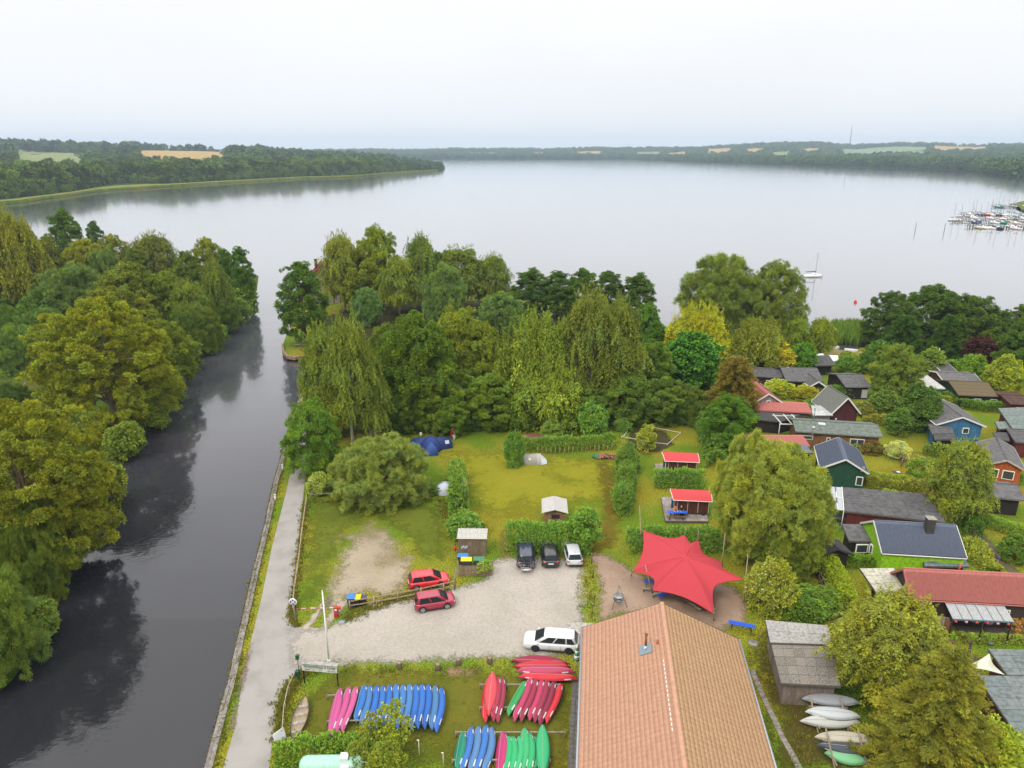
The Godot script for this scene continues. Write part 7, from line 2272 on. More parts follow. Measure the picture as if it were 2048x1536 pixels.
func dome_tent(label: String, at: Vector3, turn: float) -> void:
	var o := thing("tent", label, "tent", at, turn)
	var navy := worn(0.022, 0.045, 0.17, 0.6, "fabric", 1.0)
	var st := smooth_start()
	lathe(st, Vector3.ZERO, [Vector2(1.55, 0.0), Vector2(1.5, 0.5), Vector2(1.3, 1.1), Vector2(0.95, 1.6), Vector2(0.5, 1.92), Vector2(0.02, 2.02)], 8)
	st.generate_normals()
	part("dome", st.commit(), navy, o)
	for k in 3:
		var a := [0.2, 2.5, -1.75][k] as float
		st = smooth_start()
		var rings := []
		for q in [[0.6, 1.75, 0.85], [1.6, 1.62, 0.95], [2.9 if k < 2 else 2.3, 1.25, 1.0]]:
			var ring := []
			for i in 9:
				var b := PI * i / 8.0
				ring.append(Basis(Vector3.UP, a) * Vector3(q[0], sin(b) * q[1], cos(b) * q[2]))
			rings.append(ring)
		loft(st, rings, false, true)
		st.generate_normals()
		part("porch", st.commit(), [worn(0.018, 0.035, 0.14, 0.6, "fabric", 1.0), navy, worn(0.03, 0.07, 0.24, 0.6, "fabric", 1.0)][k], o)
	bx("window", o, Basis(Vector3.UP, 0.2) * Vector3(2.1, 1.05, 0.92), Vector3(0.6, 0.5, 0.03), mat(0.4, 0.45, 0.55), Basis(Vector3.UP, 0.2) * Basis(Vector3.RIGHT, -0.5))
	for k in 4:
		rod("tent_pole", o, Basis(Vector3.UP, k * PI / 2 + 0.4) * Vector3(1.58, 0.02, 0), Basis(Vector3.UP, k * PI / 2 + 0.4) * Vector3(1.0, 1.6, 0), 0.02, mat(0.03, 0.04, 0.08))
func tunnel_tent(label: String, at: Vector3, turn: float) -> void:
	var o := thing("tent", label, "tent", at, turn)
	var spans := [[-1.45, -1.3, 0.5, 1.05], [-1.3, 0.55, 1.05, 1.2], [0.55, 1.0, 1.2, 1.12], [1.0, 1.85, 1.12, 0.25]]
	var ms := [worn(0.30, 0.29, 0.27, 0.6, "fabric"), worn(0.30, 0.29, 0.27, 0.6, "fabric"), worn(0.38, 0.37, 0.36, 0.6, "fabric"), worn(0.52, 0.56, 0.60, 0.5, "fabric")]
	for k in 4:
		var s = spans[k]
		var st := smooth_start()
		var rings := []
		for q in [[s[0], s[2]], [s[1], s[3]]]:
			var ring := []
			for i in 11:
				var b := PI * i / 10.0
				ring.append(Vector3(q[0], sin(b) * q[1], cos(b) * (0.95 if q[1] > 0.5 else 0.7)))
			rings.append(ring)
		loft(st, rings, false, false)
		part(["end_panel", "canvas", "canvas", "porch"][k], smooth(st), ms[k], o)
	for x in [-1.3, 0.55, 1.0]:
		var st := smooth_start()
		var pts := []
		for i in 13:
			var b := PI * i / 12.0
			pts.append(Vector3(x, sin(b) * 1.22 * (1.0 if x > -1 else 0.88), cos(b) * 0.97))
		tube(st, pts, 0.025, 0.025, 5)
		part("tent_pole", smooth(st), mat(0.45, 0.44, 0.42), o)
	rod("emblem", o, Vector3(-0.5, 0.70, 0.76), Vector3(-0.5, 0.72, 0.79), 0.16, mat(0.62, 0.62, 0.62), -1, 14)
func small_dome(label: String, at: Vector3, turn: float) -> void:
	var o := thing("tent", label, "tent", at, turn)
	var ms := [worn(0.48, 0.53, 0.60, 0.5, "fabric"), worn(0.16, 0.24, 0.40, 0.5, "fabric")]
	for k in 6:
		var st := smooth_start()
		for j in 6:
			for i in 3:
				var q := []
				for e in [[i, j], [i + 1, j], [i + 1, j + 1], [i, j + 1]]:
					var a: float = TAU * (k + e[0] / 3.0) / 6.0
					var b: float = PI * 0.5 * e[1] / 6.0
					q.append(Vector3(cos(a) * cos(b) * 1.35, sin(b) * 1.25, sin(a) * cos(b) * 1.15))
				quad(st, q[0], q[1], q[2], q[3])
		part("panel", smooth(st), ms[0] if k % 3 else ms[1], o)
	var st := smooth_start()
	for s in 2:
		var pts := []
		for i in 13:
			var b := PI * i / 12.0
			pts.append(Basis(Vector3.UP, s * 1.4 + 0.3) * Vector3(cos(b) * 1.3, sin(b) * 1.27, 0))
		tube(st, pts, 0.02, 0.02, 5)
	part("tent_poles", smooth(st), mat(0.5, 0.5, 0.5), o)
# ---------------------------------------------------------------- the red canopy and what stands round it
func build_canopy() -> void:
	var corners: Array[Vector3] = [Vector3(13.32, 3.3, -63.93), Vector3(17.17, 3.7, -62.26), Vector3(18.35, 3.5, -61.74), Vector3(20.14, 2.3, -59.78), Vector3(21.12, 2.9, -55.85), Vector3(17.57, 1.7, -52.43), Vector3(12.85, 1.9, -55.61), Vector3(11.44, 2.2, -58.22)]
	var o := thing("canopy", "large red star-shaped stretch canopy on leaning poles", "canopy", Vector3(16.58, 0, -58.46))
	var org := o.position
	var rim: Array[Vector3] = []
	var per := 14
	var cen := Vector3.ZERO
	for c in corners:
		cen += c / corners.size()
	var sag := [0.24, 0.31, 0.25, 0.16, 0.32, 0.16, 0.24, 0.10]
	for k in corners.size():
		var a: Vector3 = corners[k]
		var b: Vector3 = corners[(k + 1) % corners.size()]
		for i in per:
			var t := float(i) / per
			var p := a.lerp(b, t)
			var pull: float = sag[k] * 4.0 * t * (1.0 - t)
			p = p.lerp(Vector3(cen.x, p.y, cen.z), pull)
			rim.append(p)
	var rings_n := 14
	var n := rim.size()
	var g := []
	for r in rings_n + 1:
		var row: Array[Vector3] = []
		var t := float(r) / rings_n
		for i in n:
			var c2 := cen + Vector3(0, 0.75, 0)
			var p := c2.lerp(rim[i], t)
			p.y += 0.55 * sin(PI * t) * 0.6
			row.append(p)
		g.append(row)
	# let the cloth pull itself taut
	for it in 60:
		for r in range(1, rings_n):
			var row: Array[Vector3] = g[r]
			for i in n:
				var avg: float = (g[r - 1][i].y + g[r + 1][i].y + row[(i + 1) % n].y + row[(i + n - 1) % n].y) * 0.25
				row[i].y = lerpf(row[i].y, avg, 0.5)
	var st := smooth_start()
	for r in rings_n:
		for i in n:
			var j := (i + 1) % n
			quad(st, g[r][i] - org, g[r][j] - org, g[r + 1][j] - org, g[r + 1][i] - org)
	var cm := worn(0.43, 0.042, 0.056, 0.85, "fabric", 0.7)
	cm.backlight = lin(0.25, 0.02, 0.03)
	part("cloth", smooth(st), cm, o)
	for k in corners.size():
		var seam := smooth_start()
		var path := []
		for r in range(1, rings_n + 1):
			path.append(g[r][k * per] - org + Vector3(0, 0.01, 0))
		tube(seam, path, 0.010, 0.010, 5, false)
		part("seam", smooth(seam), mat(0.31, 0.026, 0.036), o)
	var hem := smooth_start()
	var loop := []
	for i in n + 1:
		loop.append(rim[i % n] - org)
	tube(hem, loop, 0.025, 0.025, 5, false)
	part("hem", smooth(hem), mat(0.40, 0.025, 0.045), o)
	var wood := worn(0.42, 0.36, 0.26, 0.9, "wood")
	var poles := [[Vector3(13.6, 0, -65.05), Vector3(13.2, 5, -65.86), "canopy pole at the hedge, left back corner"], [Vector3(18.23, 0, -65.83), corners[1] + Vector3(0, 1.0, 0), "canopy pole behind the peak of the red canopy"], [Vector3(19.4, 0, -65.24), corners[2] + Vector3(0, 0.9, 0), "canopy pole right of the peak of the red canopy"], [Vector3(21.23, 0, -62.42), Vector3(21.29, 3.6, -62.72), "canopy pole behind the small back flap"], [Vector3(21.54, 0, -56.41), Vector3(21.87, 4.4, -57.55), "tall canopy pole beside the flowering elder"], [Vector3(13.36, 0, -57.66), Vector3(12.55, 2.9, -58.06), "grey canopy pole at the front left with guy rope"], [Vector3(18.12, 0, -53.89), corners[5] + Vector3(0, 0.1, 0), "short canopy pole under the front tip"], [Vector3(11.81, 0, -60.99), corners[7] + Vector3(0, 0.15, 0), "short canopy pole under the left tip"]]
	for e in poles:
		var p := thing("canopy_pole", e[2], "pole", e[0])
		rod("shaft", p, Vector3(0, -0.1, 0), e[1] - e[0], 0.06, wood, 0.045)
		rod("tip", p, e[1] - e[0], e[1] - e[0] + Vector3(0, 0.06, 0), 0.05, mat(0.3, 0.3, 0.3))
	for e in [[corners[0], Vector3(12.78, 0, -67.14), "guy rope of the canopy's left back corner"], [corners[4], Vector3(23.12, 0, -57.66), "guy rope of the canopy's right tip"], [corners[7], Vector3(10.88, 0, -60.13), "guy rope of the canopy's left tip"]]:
		var q := thing("guy_rope", e[2], "rope", e[1])
		rod("rope", q, Vector3.ZERO, e[0] - e[1], 0.012, mat(0.35, 0.33, 0.3), -1, 5)
		rod("peg", q, Vector3(0, -0.1, 0), Vector3(0, 0.15, 0), 0.025, mat(0.2, 0.2, 0.2))
	# beer tables and benches beneath it
	var blue := mat(0.012, 0.075, 0.48, 0.4)
	var wooden := worn(0.36, 0.31, 0.26, 0.8, "wood")
	for e in [[Vector3(14.62, 0, -57.1), 0.45, 2.2, 0.5, 0.6, blue, "blue beer table at the front edge under the red canopy", "table"], [Vector3(17.33, 0, -55.95), -0.95, 2.2, 0.5, 0.6, blue, "blue beer table under the front tip of the red canopy", "table"], [Vector3(16.57, 0, -55.65), -0.98, 2.0, 0.26, 0.4, wooden, "grey wooden bench left of the table under the front tip", "bench"], [Vector3(17.9, 0, -55.65), -0.98, 2.0, 0.26, 0.4, wooden, "grey wooden bench right of the table under the front tip", "bench"], [Vector3(13.93, 0, -57.42), 0.35, 1.8, 0.26, 0.4, wooden, "grey wooden bench left of the blue table at the front edge", "bench"], [Vector3(13.59, 0, -59.12), 0.1, 1.8, 0.5, 0.6, blue, "blue beer table half hidden behind the grey canopy pole", "table"], [Vector3(20.07, 0, -52.35), -0.33, 2.2, 0.5, 0.7, blue, "lone blue beer table on the grass below the canopy", "table"], [Vector3(13.15, 0, -58.06), -0.1, 1.6, 0.26, 0.4, wooden, "short grey bench at the front left under the red canopy", "bench"], [Vector3(16.86, 0, -59.71), 0.2, 2.2, 0.5, 0.7, blue, "blue beer table in the shade in the middle under the canopy", "table"]]:
		var q := thing("folding_" + e[7], e[6], e[7], e[0], e[1])
		bx("tabletop" if e[7] == "table" else "seat", q, Vector3(0, e[4], 0), Vector3(e[2], 0.05, e[3]), e[5])
		for s in [-1, 1]:
			for z in [-1, 1]:
				rod("leg", q, Vector3(s * e[2] * 0.38, 0, z * e[3] * 0.35), Vector3(s * e[2] * 0.33, e[4], z * e[3] * 0.35), 0.02, mat(0.03, 0.04, 0.035))
	# swivel grill on a tripod over the fire place
	var gr := thing("swing_grill", "steel tripod grill with hanging fire bowl on the bark ground", "grill", Vector3(9.8, 0, -55.95))
	var steel := mat(0.18, 0.18, 0.19, 0.45, 0.5, 0.6)
	for k in 3:
		var a := TAU * k / 3.0 + 0.3
		rod("leg", gr, Vector3(cos(a) * 0.85, 0, sin(a) * 0.85), Vector3(0, 2.2, 0), 0.03, steel)
	rod("chain", gr, Vector3(0, 1.15, 0), Vector3(0, 2.15, 0), 0.012, steel)
	rod("grate", gr, Vector3(0, 1.1, 0), Vector3(0, 1.13, 0), 0.48, mat(0.35, 0.35, 0.35, 0.4, 0.5, 0.4), -1, 20)
	var st2 := smooth_start()
	lathe(st2, Vector3(0, 0.45, 0), [Vector2(0.02, 0.0), Vector2(0.28, 0.06), Vector2(0.46, 0.22), Vector2(0.48, 0.26)], 16)
	part("fire_bowl", smooth(st2), steel, gr)
	# manhole-like plate and stepping slabs beside the building
	var cover := thing("well_cover", "round grey concrete cover in the grass right of the tiled roof", "well cover", Vector3(20.63, 0, -50.69))
	rod("lid", cover, Vector3(0, -0.05, 0), Vector3(0, 0.08, 0), 0.42, worn(0.3, 0.29, 0.28), -1, 18)
	var path := Node3D.new()
	path.name = "path"
	path.set_meta("kind", "structure")
	add_child(path)
	for q in along(pv([19.44,-47.14,19.37,-44.65,19.4,-42.5,19.41,-40.47,19.54,-38.91,19.58,-37.65]), 0.62):
		bx("paving_slab", path, v3(q[0], 0.01), Vector3(0.58, 0.08, 0.42), worn(0.26 + rng.randf_range(-0.03, 0.03), 0.24, 0.22), Basis(Vector3.UP, atan2(-q[1].y, q[1].x) + rng.randf_range(-0.05, 0.05)))
	for e in [[Vector3(21.64, 0, -49.55), "pair of pale slabs leaning by the flat-roofed shed"]]:
		var s2 := thing("leaning_slabs", e[1], "slabs", e[0], 0.1)
		bx("slab", s2, Vector3(0, 0.35, 0), Vector3(0.4, 0.7, 0.06), worn(0.42, 0.41, 0.38), Basis(Vector3.RIGHT, -0.3))
		bx("slab", s2, Vector3(0.15, 0.3, 0.25), Vector3(0.4, 0.6, 0.06), worn(0.42, 0.41, 0.38), Basis(Vector3.RIGHT, -0.3))
# ---------------------------------------------------------------- the allotment houses
# a covering over the slope a-b (eaves) to c-d (ridge); how: felt strips, tiles or ribbed sheets
func covering(o: Node3D, a: Vector3, b: Vector3, c: Vector3, d: Vector3, how: String, m: Material) -> void:
	var n := (b - a).cross(d - a).normalized()
	if n.y < 0:
		n = -n
	var l := (b - a).length()
	var s := (d - a).length()
	var st := sb()
	var t := 0.10
	quad(st, a, b, c, d)
	quad(st, a - n * t, b - n * t, c - n * t, d - n * t)
	for e in [[a, b], [b, c], [c, d], [d, a]]:
		quad(st, e[0], e[1], e[1] - n * t, e[0] - n * t)
	var base := part("roof", st.commit(), m, o)
	st = smooth_start() if how == "tile" or how == "wave" else sb()
	if how == "felt":
		var k := int(maxf(2.0, s / 0.95))
		for i in k:
			# each strip laps a little over the one below it
			var u0 := float(i) / k
			var u1 := minf(1.0, float(i + 1) / k + 0.02)
			var w0 := n * 0.022
			var w1 := n * 0.006
			quad(st, a.lerp(d, u0) + w0, b.lerp(c, u0) + w0, b.lerp(c, u1) + w1, a.lerp(d, u1) + w1)
			quad(st, a.lerp(d, u0), b.lerp(c, u0), b.lerp(c, u0) + w0, a.lerp(d, u0) + w0)
		part("felt", st.commit(), m, base).set_meta("kind", "stuff")
	elif how == "tile":
		var rows := int(maxf(3.0, s / 0.36))
		var cols := int(l / 0.34)
		for r in rows:
			var u0 := float(r) / rows
			var u1 := float(r + 1) / rows
			for q in cols * 4:
				var v0 := float(q) / (cols * 4)
				var v1 := float(q + 1) / (cols * 4)
				var h0: Vector3 = n * (0.05 + [0.0, 0.035, 0.05, 0.012][q % 4])
				var h1: Vector3 = n * (0.05 + [0.0, 0.035, 0.05, 0.012][(q + 1) % 4])
				var step := n * -0.04
				quad(st, a.lerp(b, v0).lerp(d.lerp(c, v0), u0) + h0, a.lerp(b, v1).lerp(d.lerp(c, v1), u0) + h1, a.lerp(b, v1).lerp(d.lerp(c, v1), u1) + h1 + step, a.lerp(b, v0).lerp(d.lerp(c, v0), u1) + h0 + step)
				quad(st, a.lerp(b, v0).lerp(d.lerp(c, v0), u0) + h0 + step, a.lerp(b, v1).lerp(d.lerp(c, v1), u0) + h1 + step, a.lerp(b, v1).lerp(d.lerp(c, v1), u0) + h1, a.lerp(b, v0).lerp(d.lerp(c, v0), u0) + h0)
		st.generate_normals()
		part("tiles", st.commit(), m, base).set_meta("kind", "stuff")
	elif how == "rib":
		for i in int(l / 0.5) + 1:
			var u := i * 0.5 / l
			bar(st, a.lerp(b, u) + n * 0.015, d.lerp(c, u) + n * 0.015, 0.05, 0.05)
		part("ribs", st.commit(), m, base).set_meta("kind", "stuff")
	elif how == "wave":
		corrugated(st, a + n * 0.06, b + n * 0.06, c + n * 0.06, d + n * 0.06, int(l / 0.22), 0.025)
		part("sheets", smooth(st), m, base).set_meta("kind", "stuff")
func window_in(o: Node3D, c: Vector3, w: float, h: float, face: int, frame: Material, bars := 1) -> void:
	var turn := [0.0, PI / 2, PI, -PI / 2][face] as float
	var b := Basis(Vector3.UP, turn)
	var f := bx("window", o, c, Vector3(w, h, 0.10), frame, b)
	for k in bars:
		var pw := (w - 0.16) / bars - 0.05
		bx("pane", f, Vector3((k + 0.5 - bars * 0.5) * (w - 0.12) / bars, 0, 0.045), Vector3(pw, h - 0.2, 0.03), mat(0.03, 0.04, 0.05, 0.06, 0.7))
func house(label: String, at: Vector3, turn: float, l: float, w: float, h: float, rh: float, axis: String, wall: Material, roof: Material, how: String, wins := [], trim: Material = null, called := "house", category := "house", over := 0.35) -> Node3D:
	var o := thing(called, label, category, at, turn, "")
	var hl := l * 0.5 - over
	var hw := w * 0.5 - over
	var st := sb()
	var top := h + rh * over / (w if axis == "x" else l) * 2.0 - 0.08
	for s in [-1, 1]:
		quad(st, Vector3(-hl, 0, s * hw), Vector3(hl, 0, s * hw), Vector3(hl, top, s * hw), Vector3(-hl, top, s * hw))
		quad(st, Vector3(s * hl, 0, -hw), Vector3(s * hl, 0, hw), Vector3(s * hl, top, hw), Vector3(s * hl, top, -hw))
		if axis == "x":
			tri(st, Vector3(s * hl, top, -hw), Vector3(s * hl, top, hw), Vector3(s * hl, h + rh - 0.14, 0))
		elif axis == "z":
			tri(st, Vector3(-hl, top, s * hw), Vector3(hl, top, s * hw), Vector3(0, h + rh - 0.14, s * hw))
	if axis == "shed":
		for s in [-1, 1]:
			tri(st, Vector3(s * hl, top, hw), Vector3(s * hl, top, -hw), Vector3(s * hl, h + rh - 0.14, -hw))
		quad(st, Vector3(-hl, top, -hw), Vector3(hl, top, -hw), Vector3(hl, h + rh - 0.14, -hw), Vector3(-hl, h + rh - 0.14, -hw))
	part("wall", st.commit(), wall, o)
	var X := l * 0.5
	var Z := w * 0.5
	var tm: Material = trim if trim else roof
	if axis == "x":
		covering(o, Vector3(-X, h, Z), Vector3(X, h, Z), Vector3(X, h + rh, 0), Vector3(-X, h + rh, 0), how, roof)
		covering(o, Vector3(X, h, -Z), Vector3(-X, h, -Z), Vector3(-X, h + rh, 0), Vector3(X, h + rh, 0), how, roof)
		for s in [-1, 1]:
			for z in [-1, 1]:
				plank_bar("bargeboard", o, Vector3(s * (X + 0.03), h - 0.07, z * Z), Vector3(s * (X + 0.03), h + rh - 0.07, 0), 0.05, 0.2, tm)
			rod("gutter", o, Vector3(-X, h - 0.08, s * (Z + 0.06)), Vector3(X, h - 0.08, s * (Z + 0.06)), 0.06, tm)
		rod("ridge_cap", o, Vector3(-X, h + rh + 0.02, 0), Vector3(X, h + rh + 0.02, 0), 0.09, roof)
	elif axis == "z":
		covering(o, Vector3(-X, h, -Z), Vector3(-X, h, Z), Vector3(0, h + rh, Z), Vector3(0, h + rh, -Z), how, roof)
		covering(o, Vector3(X, h, Z), Vector3(X, h, -Z), Vector3(0, h + rh, -Z), Vector3(0, h + rh, Z), how, roof)
		for s in [-1, 1]:
			for z in [-1, 1]:
				plank_bar("bargeboard", o, Vector3(s * X, h - 0.07, z * (Z + 0.03)), Vector3(0, h + rh - 0.07, z * (Z + 0.03)), 0.05, 0.2, tm)
			rod("gutter", o, Vector3(s * (X + 0.06), h - 0.08, -Z), Vector3(s * (X + 0.06), h - 0.08, Z), 0.06, tm)
		rod("ridge_cap", o, Vector3(0, h + rh + 0.02, -Z), Vector3(0, h + rh + 0.02, Z), 0.09, roof)
	else:
		covering(o, Vector3(-X, h, Z), Vector3(X, h, Z), Vector3(X, h + rh, -Z), Vector3(-X, h + rh, -Z), how, roof)
		plank_bar("fascia", o, Vector3(-X, h - 0.06, Z + 0.03), Vector3(X, h - 0.06, Z + 0.03), 0.04, 0.16, tm)
		for s in [-1, 1]:
			plank_bar("fascia", o, Vector3(s * (X + 0.03), h - 0.06, Z), Vector3(s * (X + 0.03), h + rh - 0.06, -Z), 0.04, 0.16, tm)
	for q in wins:
		# [face 0 front 1 right 3 left, along, height of centre, width, height, panes, colour name]
		var c := Vector3(q[1], q[2], hw + 0.03) if q[0] == 0 else Vector3(hl + 0.03, q[2], -q[1]) if q[0] == 1 else Vector3(-hl - 0.03, q[2], q[1])
		if q.size() > 6:
			bx("door", o, c, Vector3(q[3], q[4], 0.08), q[6], Basis(Vector3.UP, [0.0, PI / 2, PI, -PI / 2][q[0]]))
		else:
			window_in(o, c, q[3], q[4], q[0], mat(0.70, 0.70, 0.68, 0.5), q[5])
	return o
func chimney(o: Node3D, p: Vector3, s: Vector3, m: Material, cap: Material) -> void:
	var ch := bx("chimney", o, p, s, m)
	bx("chimney_cap", ch, Vector3(0, s.y * 0.5 + 0.05, 0), Vector3(s.x * 1.15, 0.1, s.z * 1.15), cap)
func flue(o: Node3D, p: Vector3, h: float) -> void:
	var f := rod("flue", o, p, p + Vector3(0, h, 0), 0.10, mat(0.35, 0.35, 0.36, 0.4, 0.5, 0.6))
	rod("flue_cap", f, p + Vector3(0, h, 0), p + Vector3(0, h + 0.1, 0), 0.17, mat(0.4, 0.4, 0.4, 0.4, 0.5, 0.5), 0.1)
func dish(label: String, at: Vector3, turn: float, h: float) -> void:
	var o := thing("satellite_dish", label, "satellite dish", at, turn)
	rod("mast", o, Vector3(0, -h, 0), Vector3(0, 0, 0), 0.03, mat(0.4, 0.4, 0.4))
	var st := smooth_start()
	var rings := []
	for r in [0.01, 0.2, 0.38]:
		var ring := []
		for k in 14:
			var a := TAU * k / 14.0
			ring.append(Vector3(cos(a) * r, sin(a) * r * 1.1 + 0.1, 0.12 + r * r * 0.9))
		rings.append(ring)
	loft(st, rings, true, false)
	part("bowl", smooth(st), mat(0.55, 0.53, 0.48, 0.5), o)
	rod("arm", o, Vector3(0, -0.25, 0.2), Vector3(0, 0.0, 0.55), 0.015, mat(0.4, 0.4, 0.4))
# flat-roofed hut over an uneven plan: roof sheets as parts between the plan's left and right edges
func flat_hut(called: String, label: String, category: String, plan: PackedVector2Array, h0: float, h1: float, wall: Material, roof: Array, strips: int, splits := 1, inset := 0.3, seam := 0.02) -> Node3D:
	# plan: front left, front right, back right, back left
	var org := v3(plan[0].lerp(plan[2], 0.5))
	var o := thing(called, label, category, org)
	var c := plan[0].lerp(plan[2], 0.5)
	var st := sb()
	var q := []
	for p in plan:
		q.append(p.move_toward(c, inset * 1.4) - c)
	for i in 4:
		var a: Vector2 = q[i]
		var b: Vector2 = q[(i + 1) % 4]
		var ha := (h0 if i < 2 else h1) - 0.1
		var hb := (h0 if (i + 1) % 4 < 2 else h1) - 0.1
		quad(st, v3(a), v3(b), v3(b, hb), v3(a, ha))
	part("wall", st.commit(), wall, o)
	for i in strips:
		for j in splits:
			var st2 := sb()
			var u0 := float(i) / strips
			var u1 := float(i + 1) / strips
			var w0 := float(j) / splits
			var w1 := float(j + 1) / splits
			var e := []
			for k in [[w0, u0], [w1, u0], [w1, u1], [w0, u1]]:
				var p: Vector2 = plan[0].lerp(plan[1], k[0]).lerp(plan[3].lerp(plan[2], k[0]), k[1])
				e.append(v3(p - c, lerpf(h0, h1, k[1]) + (0.02 if k[1] == u0 and seam > 0.0 else 0.0) + 0.004 * ((i + j) % 2)))
			var mid: Vector3 = (e[0] + e[2]) * 0.5
			for k in 4:
				e[k] = e[k] + (mid - e[k]).normalized() * Vector3(1, 0, 1) * 0.012
			quad(st2, e[0], e[1], e[2], e[3])
			var dn := Vector3(0, -0.05, 0)
			for k in 4:
				quad(st2, e[k], e[(k + 1) % 4], e[(k + 1) % 4] + dn, e[k] + dn)
			part("roof_sheet", st2.commit(), roof[rng.randi() % roof.size()], o)
	var st3 := sb()
	for i in 4:
		var ha := h0 if i < 2 else h1
		var hb := h0 if (i + 1) % 4 < 2 else h1
		bar(st3, v3(plan[i] - c, ha - 0.10), v3(plan[(i + 1) % 4] - c, hb - 0.10), 0.06, 0.16)
	part("fascia", st3.commit(), worn(0.12, 0.11, 0.10), o)
	return o
func tarred(f := 1.0) -> StandardMaterial3D:
	return worn(0.10 * f, 0.10 * f, 0.108 * f, 0.9, "grime", 0.22)
func build_houses() -> void:
	rng.seed = 4321
	var black := worn(0.030, 0.024, 0.024, 0.8, "wood", 0.6)
	var brown := worn(0.085, 0.045, 0.035, 0.8, "wood", 0.6)
	var red := worn(0.42, 0.145, 0.13, 0.75, "clay", 0.3)
	var white := mat(0.62, 0.62, 0.60, 0.6)
	var green_felt := worn(0.15, 0.18, 0.165, 0.9, "grime", 0.25)
	var slate := worn(0.11, 0.135, 0.195, 0.7, "clay", 0.3)
	# back row, by the lake
	house("long dark hut with flat-pitched tarred roof below the drooping willow", Vector3(45.39, 0, -121.84), -0.215, 5.44, 5.99, 2.2, 0.6, "x", brown, tarred(0.9), "felt", [[0, 0.5, 1.2, 0.9, 0.7, 1]])
	house("dark L-shaped hut with weathered grey roof and front gable", Vector3(50.76, 0, -120.27), -0.089, 6.25, 8.48, 2.3, 1.2, "x", black, tarred(1.15), "felt")
	house("low dark gable wing in front of the dark L-shaped hut", Vector3(51.79, 0, -117.01), -0.000, 2.79, 6.18, 2.1, 0.9, "z", black, tarred(1.05), "felt", [], white)
	house("dark weathered hut with pale door left of the broad garden tree", Vector3(58.24, 0, -117), -0.000, 4.36, 7.9, 2.3, 1.0, "x", black, tarred(1.2), "felt", [[0, 1.3, 1.0, 1.0, 1.5, 1, mat(0.38, 0.38, 0.40)]])
	house("green-walled house with white ribbed metal roof", Vector3(69.22, 0, -114.19), -0.060, 4.3, 7.19, 2.9, 0.4, "shed", worn(0.10, 0.22, 0.09, 0.7, "wood", 0.7), worn(0.52, 0.52, 0.54, 0.5), "rib")
	house("dark green cottage with mossy brown roof and white windows", Vector3(76.25, 0, -112.99), -0.124, 5.99, 8.31, 2.2, 1.1, "x", worn(0.022, 0.055, 0.038, 0.7, "wood"), worn(0.135, 0.105, 0.065, 0.95, "moss", 0.9), "felt", [[0, 0.2, 1.1, 1.0, 1.0, 1], [0, 2.6, 1.1, 1.1, 1.0, 1]])
	house("low grey-roofed hut with pale eaves behind the mossy cottage", Vector3(78, 0, -119.27), -0.136, 6.19, 5.67, 2.3, 0.6, "x", brown, tarred(1.4), "felt", [], white)
	house("flat dark-roofed hut at the back below the slender light tree", Vector3(79.48, 0, -125.24), -0.222, 2.77, 6.28, 2.2, 0.2, "shed", brown, tarred(1.0), "felt", [], white)
	house("little red-brown hut at the right edge beside the yellow-green round tree", Vector3(80.65, 0, -107.91), -0.120, 3.86, 6.5, 2.2, 0.4, "x", worn(0.16, 0.04, 0.035, 0.7, "wood"), brown, "felt", [[0, 0, 1.1, 1.6, 1.0, 2]])
	flat_hut("garden_gazebo", "dark and white garden awning in front of the reed bed", "gazebo", pv([56.22,-126.26,60.26,-126.58,61.4,-132.33,58.35,-131.98]), 2.1, 2.4, black, [tarred(0.8), tarred(0.9)], 1, 2, 0.6)
	for e in [[Vector3(60.76, 0, -134.29), "white tilted sunshade left of the dark garden awning", 0.3], [Vector3(62.69, 0, -133.26), "white tilted sunshade right of the dark garden awning", -0.2]]:
		var s := thing("sunshade", e[1], "sunshade", e[0], e[2])
		bx("cloth", s, Vector3(0, 1.5, 0), Vector3(2.0, 0.04, 1.7), mat(0.6, 0.6, 0.62), Basis(Vector3.RIGHT, 0.5))
		rod("pole", s, Vector3(0, -0.1, 0), Vector3(0, 1.5, 0), 0.03, mat(0.4, 0.4, 0.4))
	# the red-roofed house
	var rh := house("red-tiled gable house with skylights left of the steep grey gable", Vector3(39.38, 0, -107.27), 0.049, 4.64, 8.01, 3.0, 1.5, "z", worn(0.30, 0.29, 0.28), red, "tile", [[0, 0.2, 3.0, 0.7, 0.5, 1]], white)
	for k in 2:
		bx("skylight", rh, Vector3(1.1 + k * 0.8, 4.12 - k * 0.45, -1.6), Vector3(0.55, 0.06, 0.8), mat(0.35, 0.40, 0.36, 0.1, 0.7), Basis(Vector3.BACK, -0.52))
	house("low red-tiled wing across the front of the red gable house", Vector3(41.14, 0, -102.33), -0.153, 8.55, 3.21, 2.5, 0.5, "shed", worn(0.12, 0.11, 0.11), red, "tile", [[0, -3.0, 2.0, 0.6, 0.5, 1]])
	flat_hut("veranda", "dark felt-roofed veranda under the low red-tiled wing", "veranda", pv([35.97,-98.62,39.61,-97.59,43.29,-99.87,36.86,-101.38]), 2.1, 2.3, black, [tarred(0.7), tarred(0.8)], 2)
	house("house with steep grey-green gable roof next to the red-roofed house", Vector3(50.05, 0, -103.15), 0.090, 4.73, 5.92, 2.3, 2.6, "z", worn(0.09, 0.025, 0.03, 0.8, "wood"), worn(0.155, 0.165, 0.165, 0.85, "moss", 0.5), "felt", [], white)
	flat_hut("annex", "white flat-roofed annex between red wing and steep grey gable", "annex", pv([44.97,-99.29,47.96,-99.29,48.96,-103.45,46.33,-103.45]), 2.4, 2.5, worn(0.35, 0.36, 0.36), [worn(0.48, 0.50, 0.53), worn(0.40, 0.42, 0.45)], 2, 3)
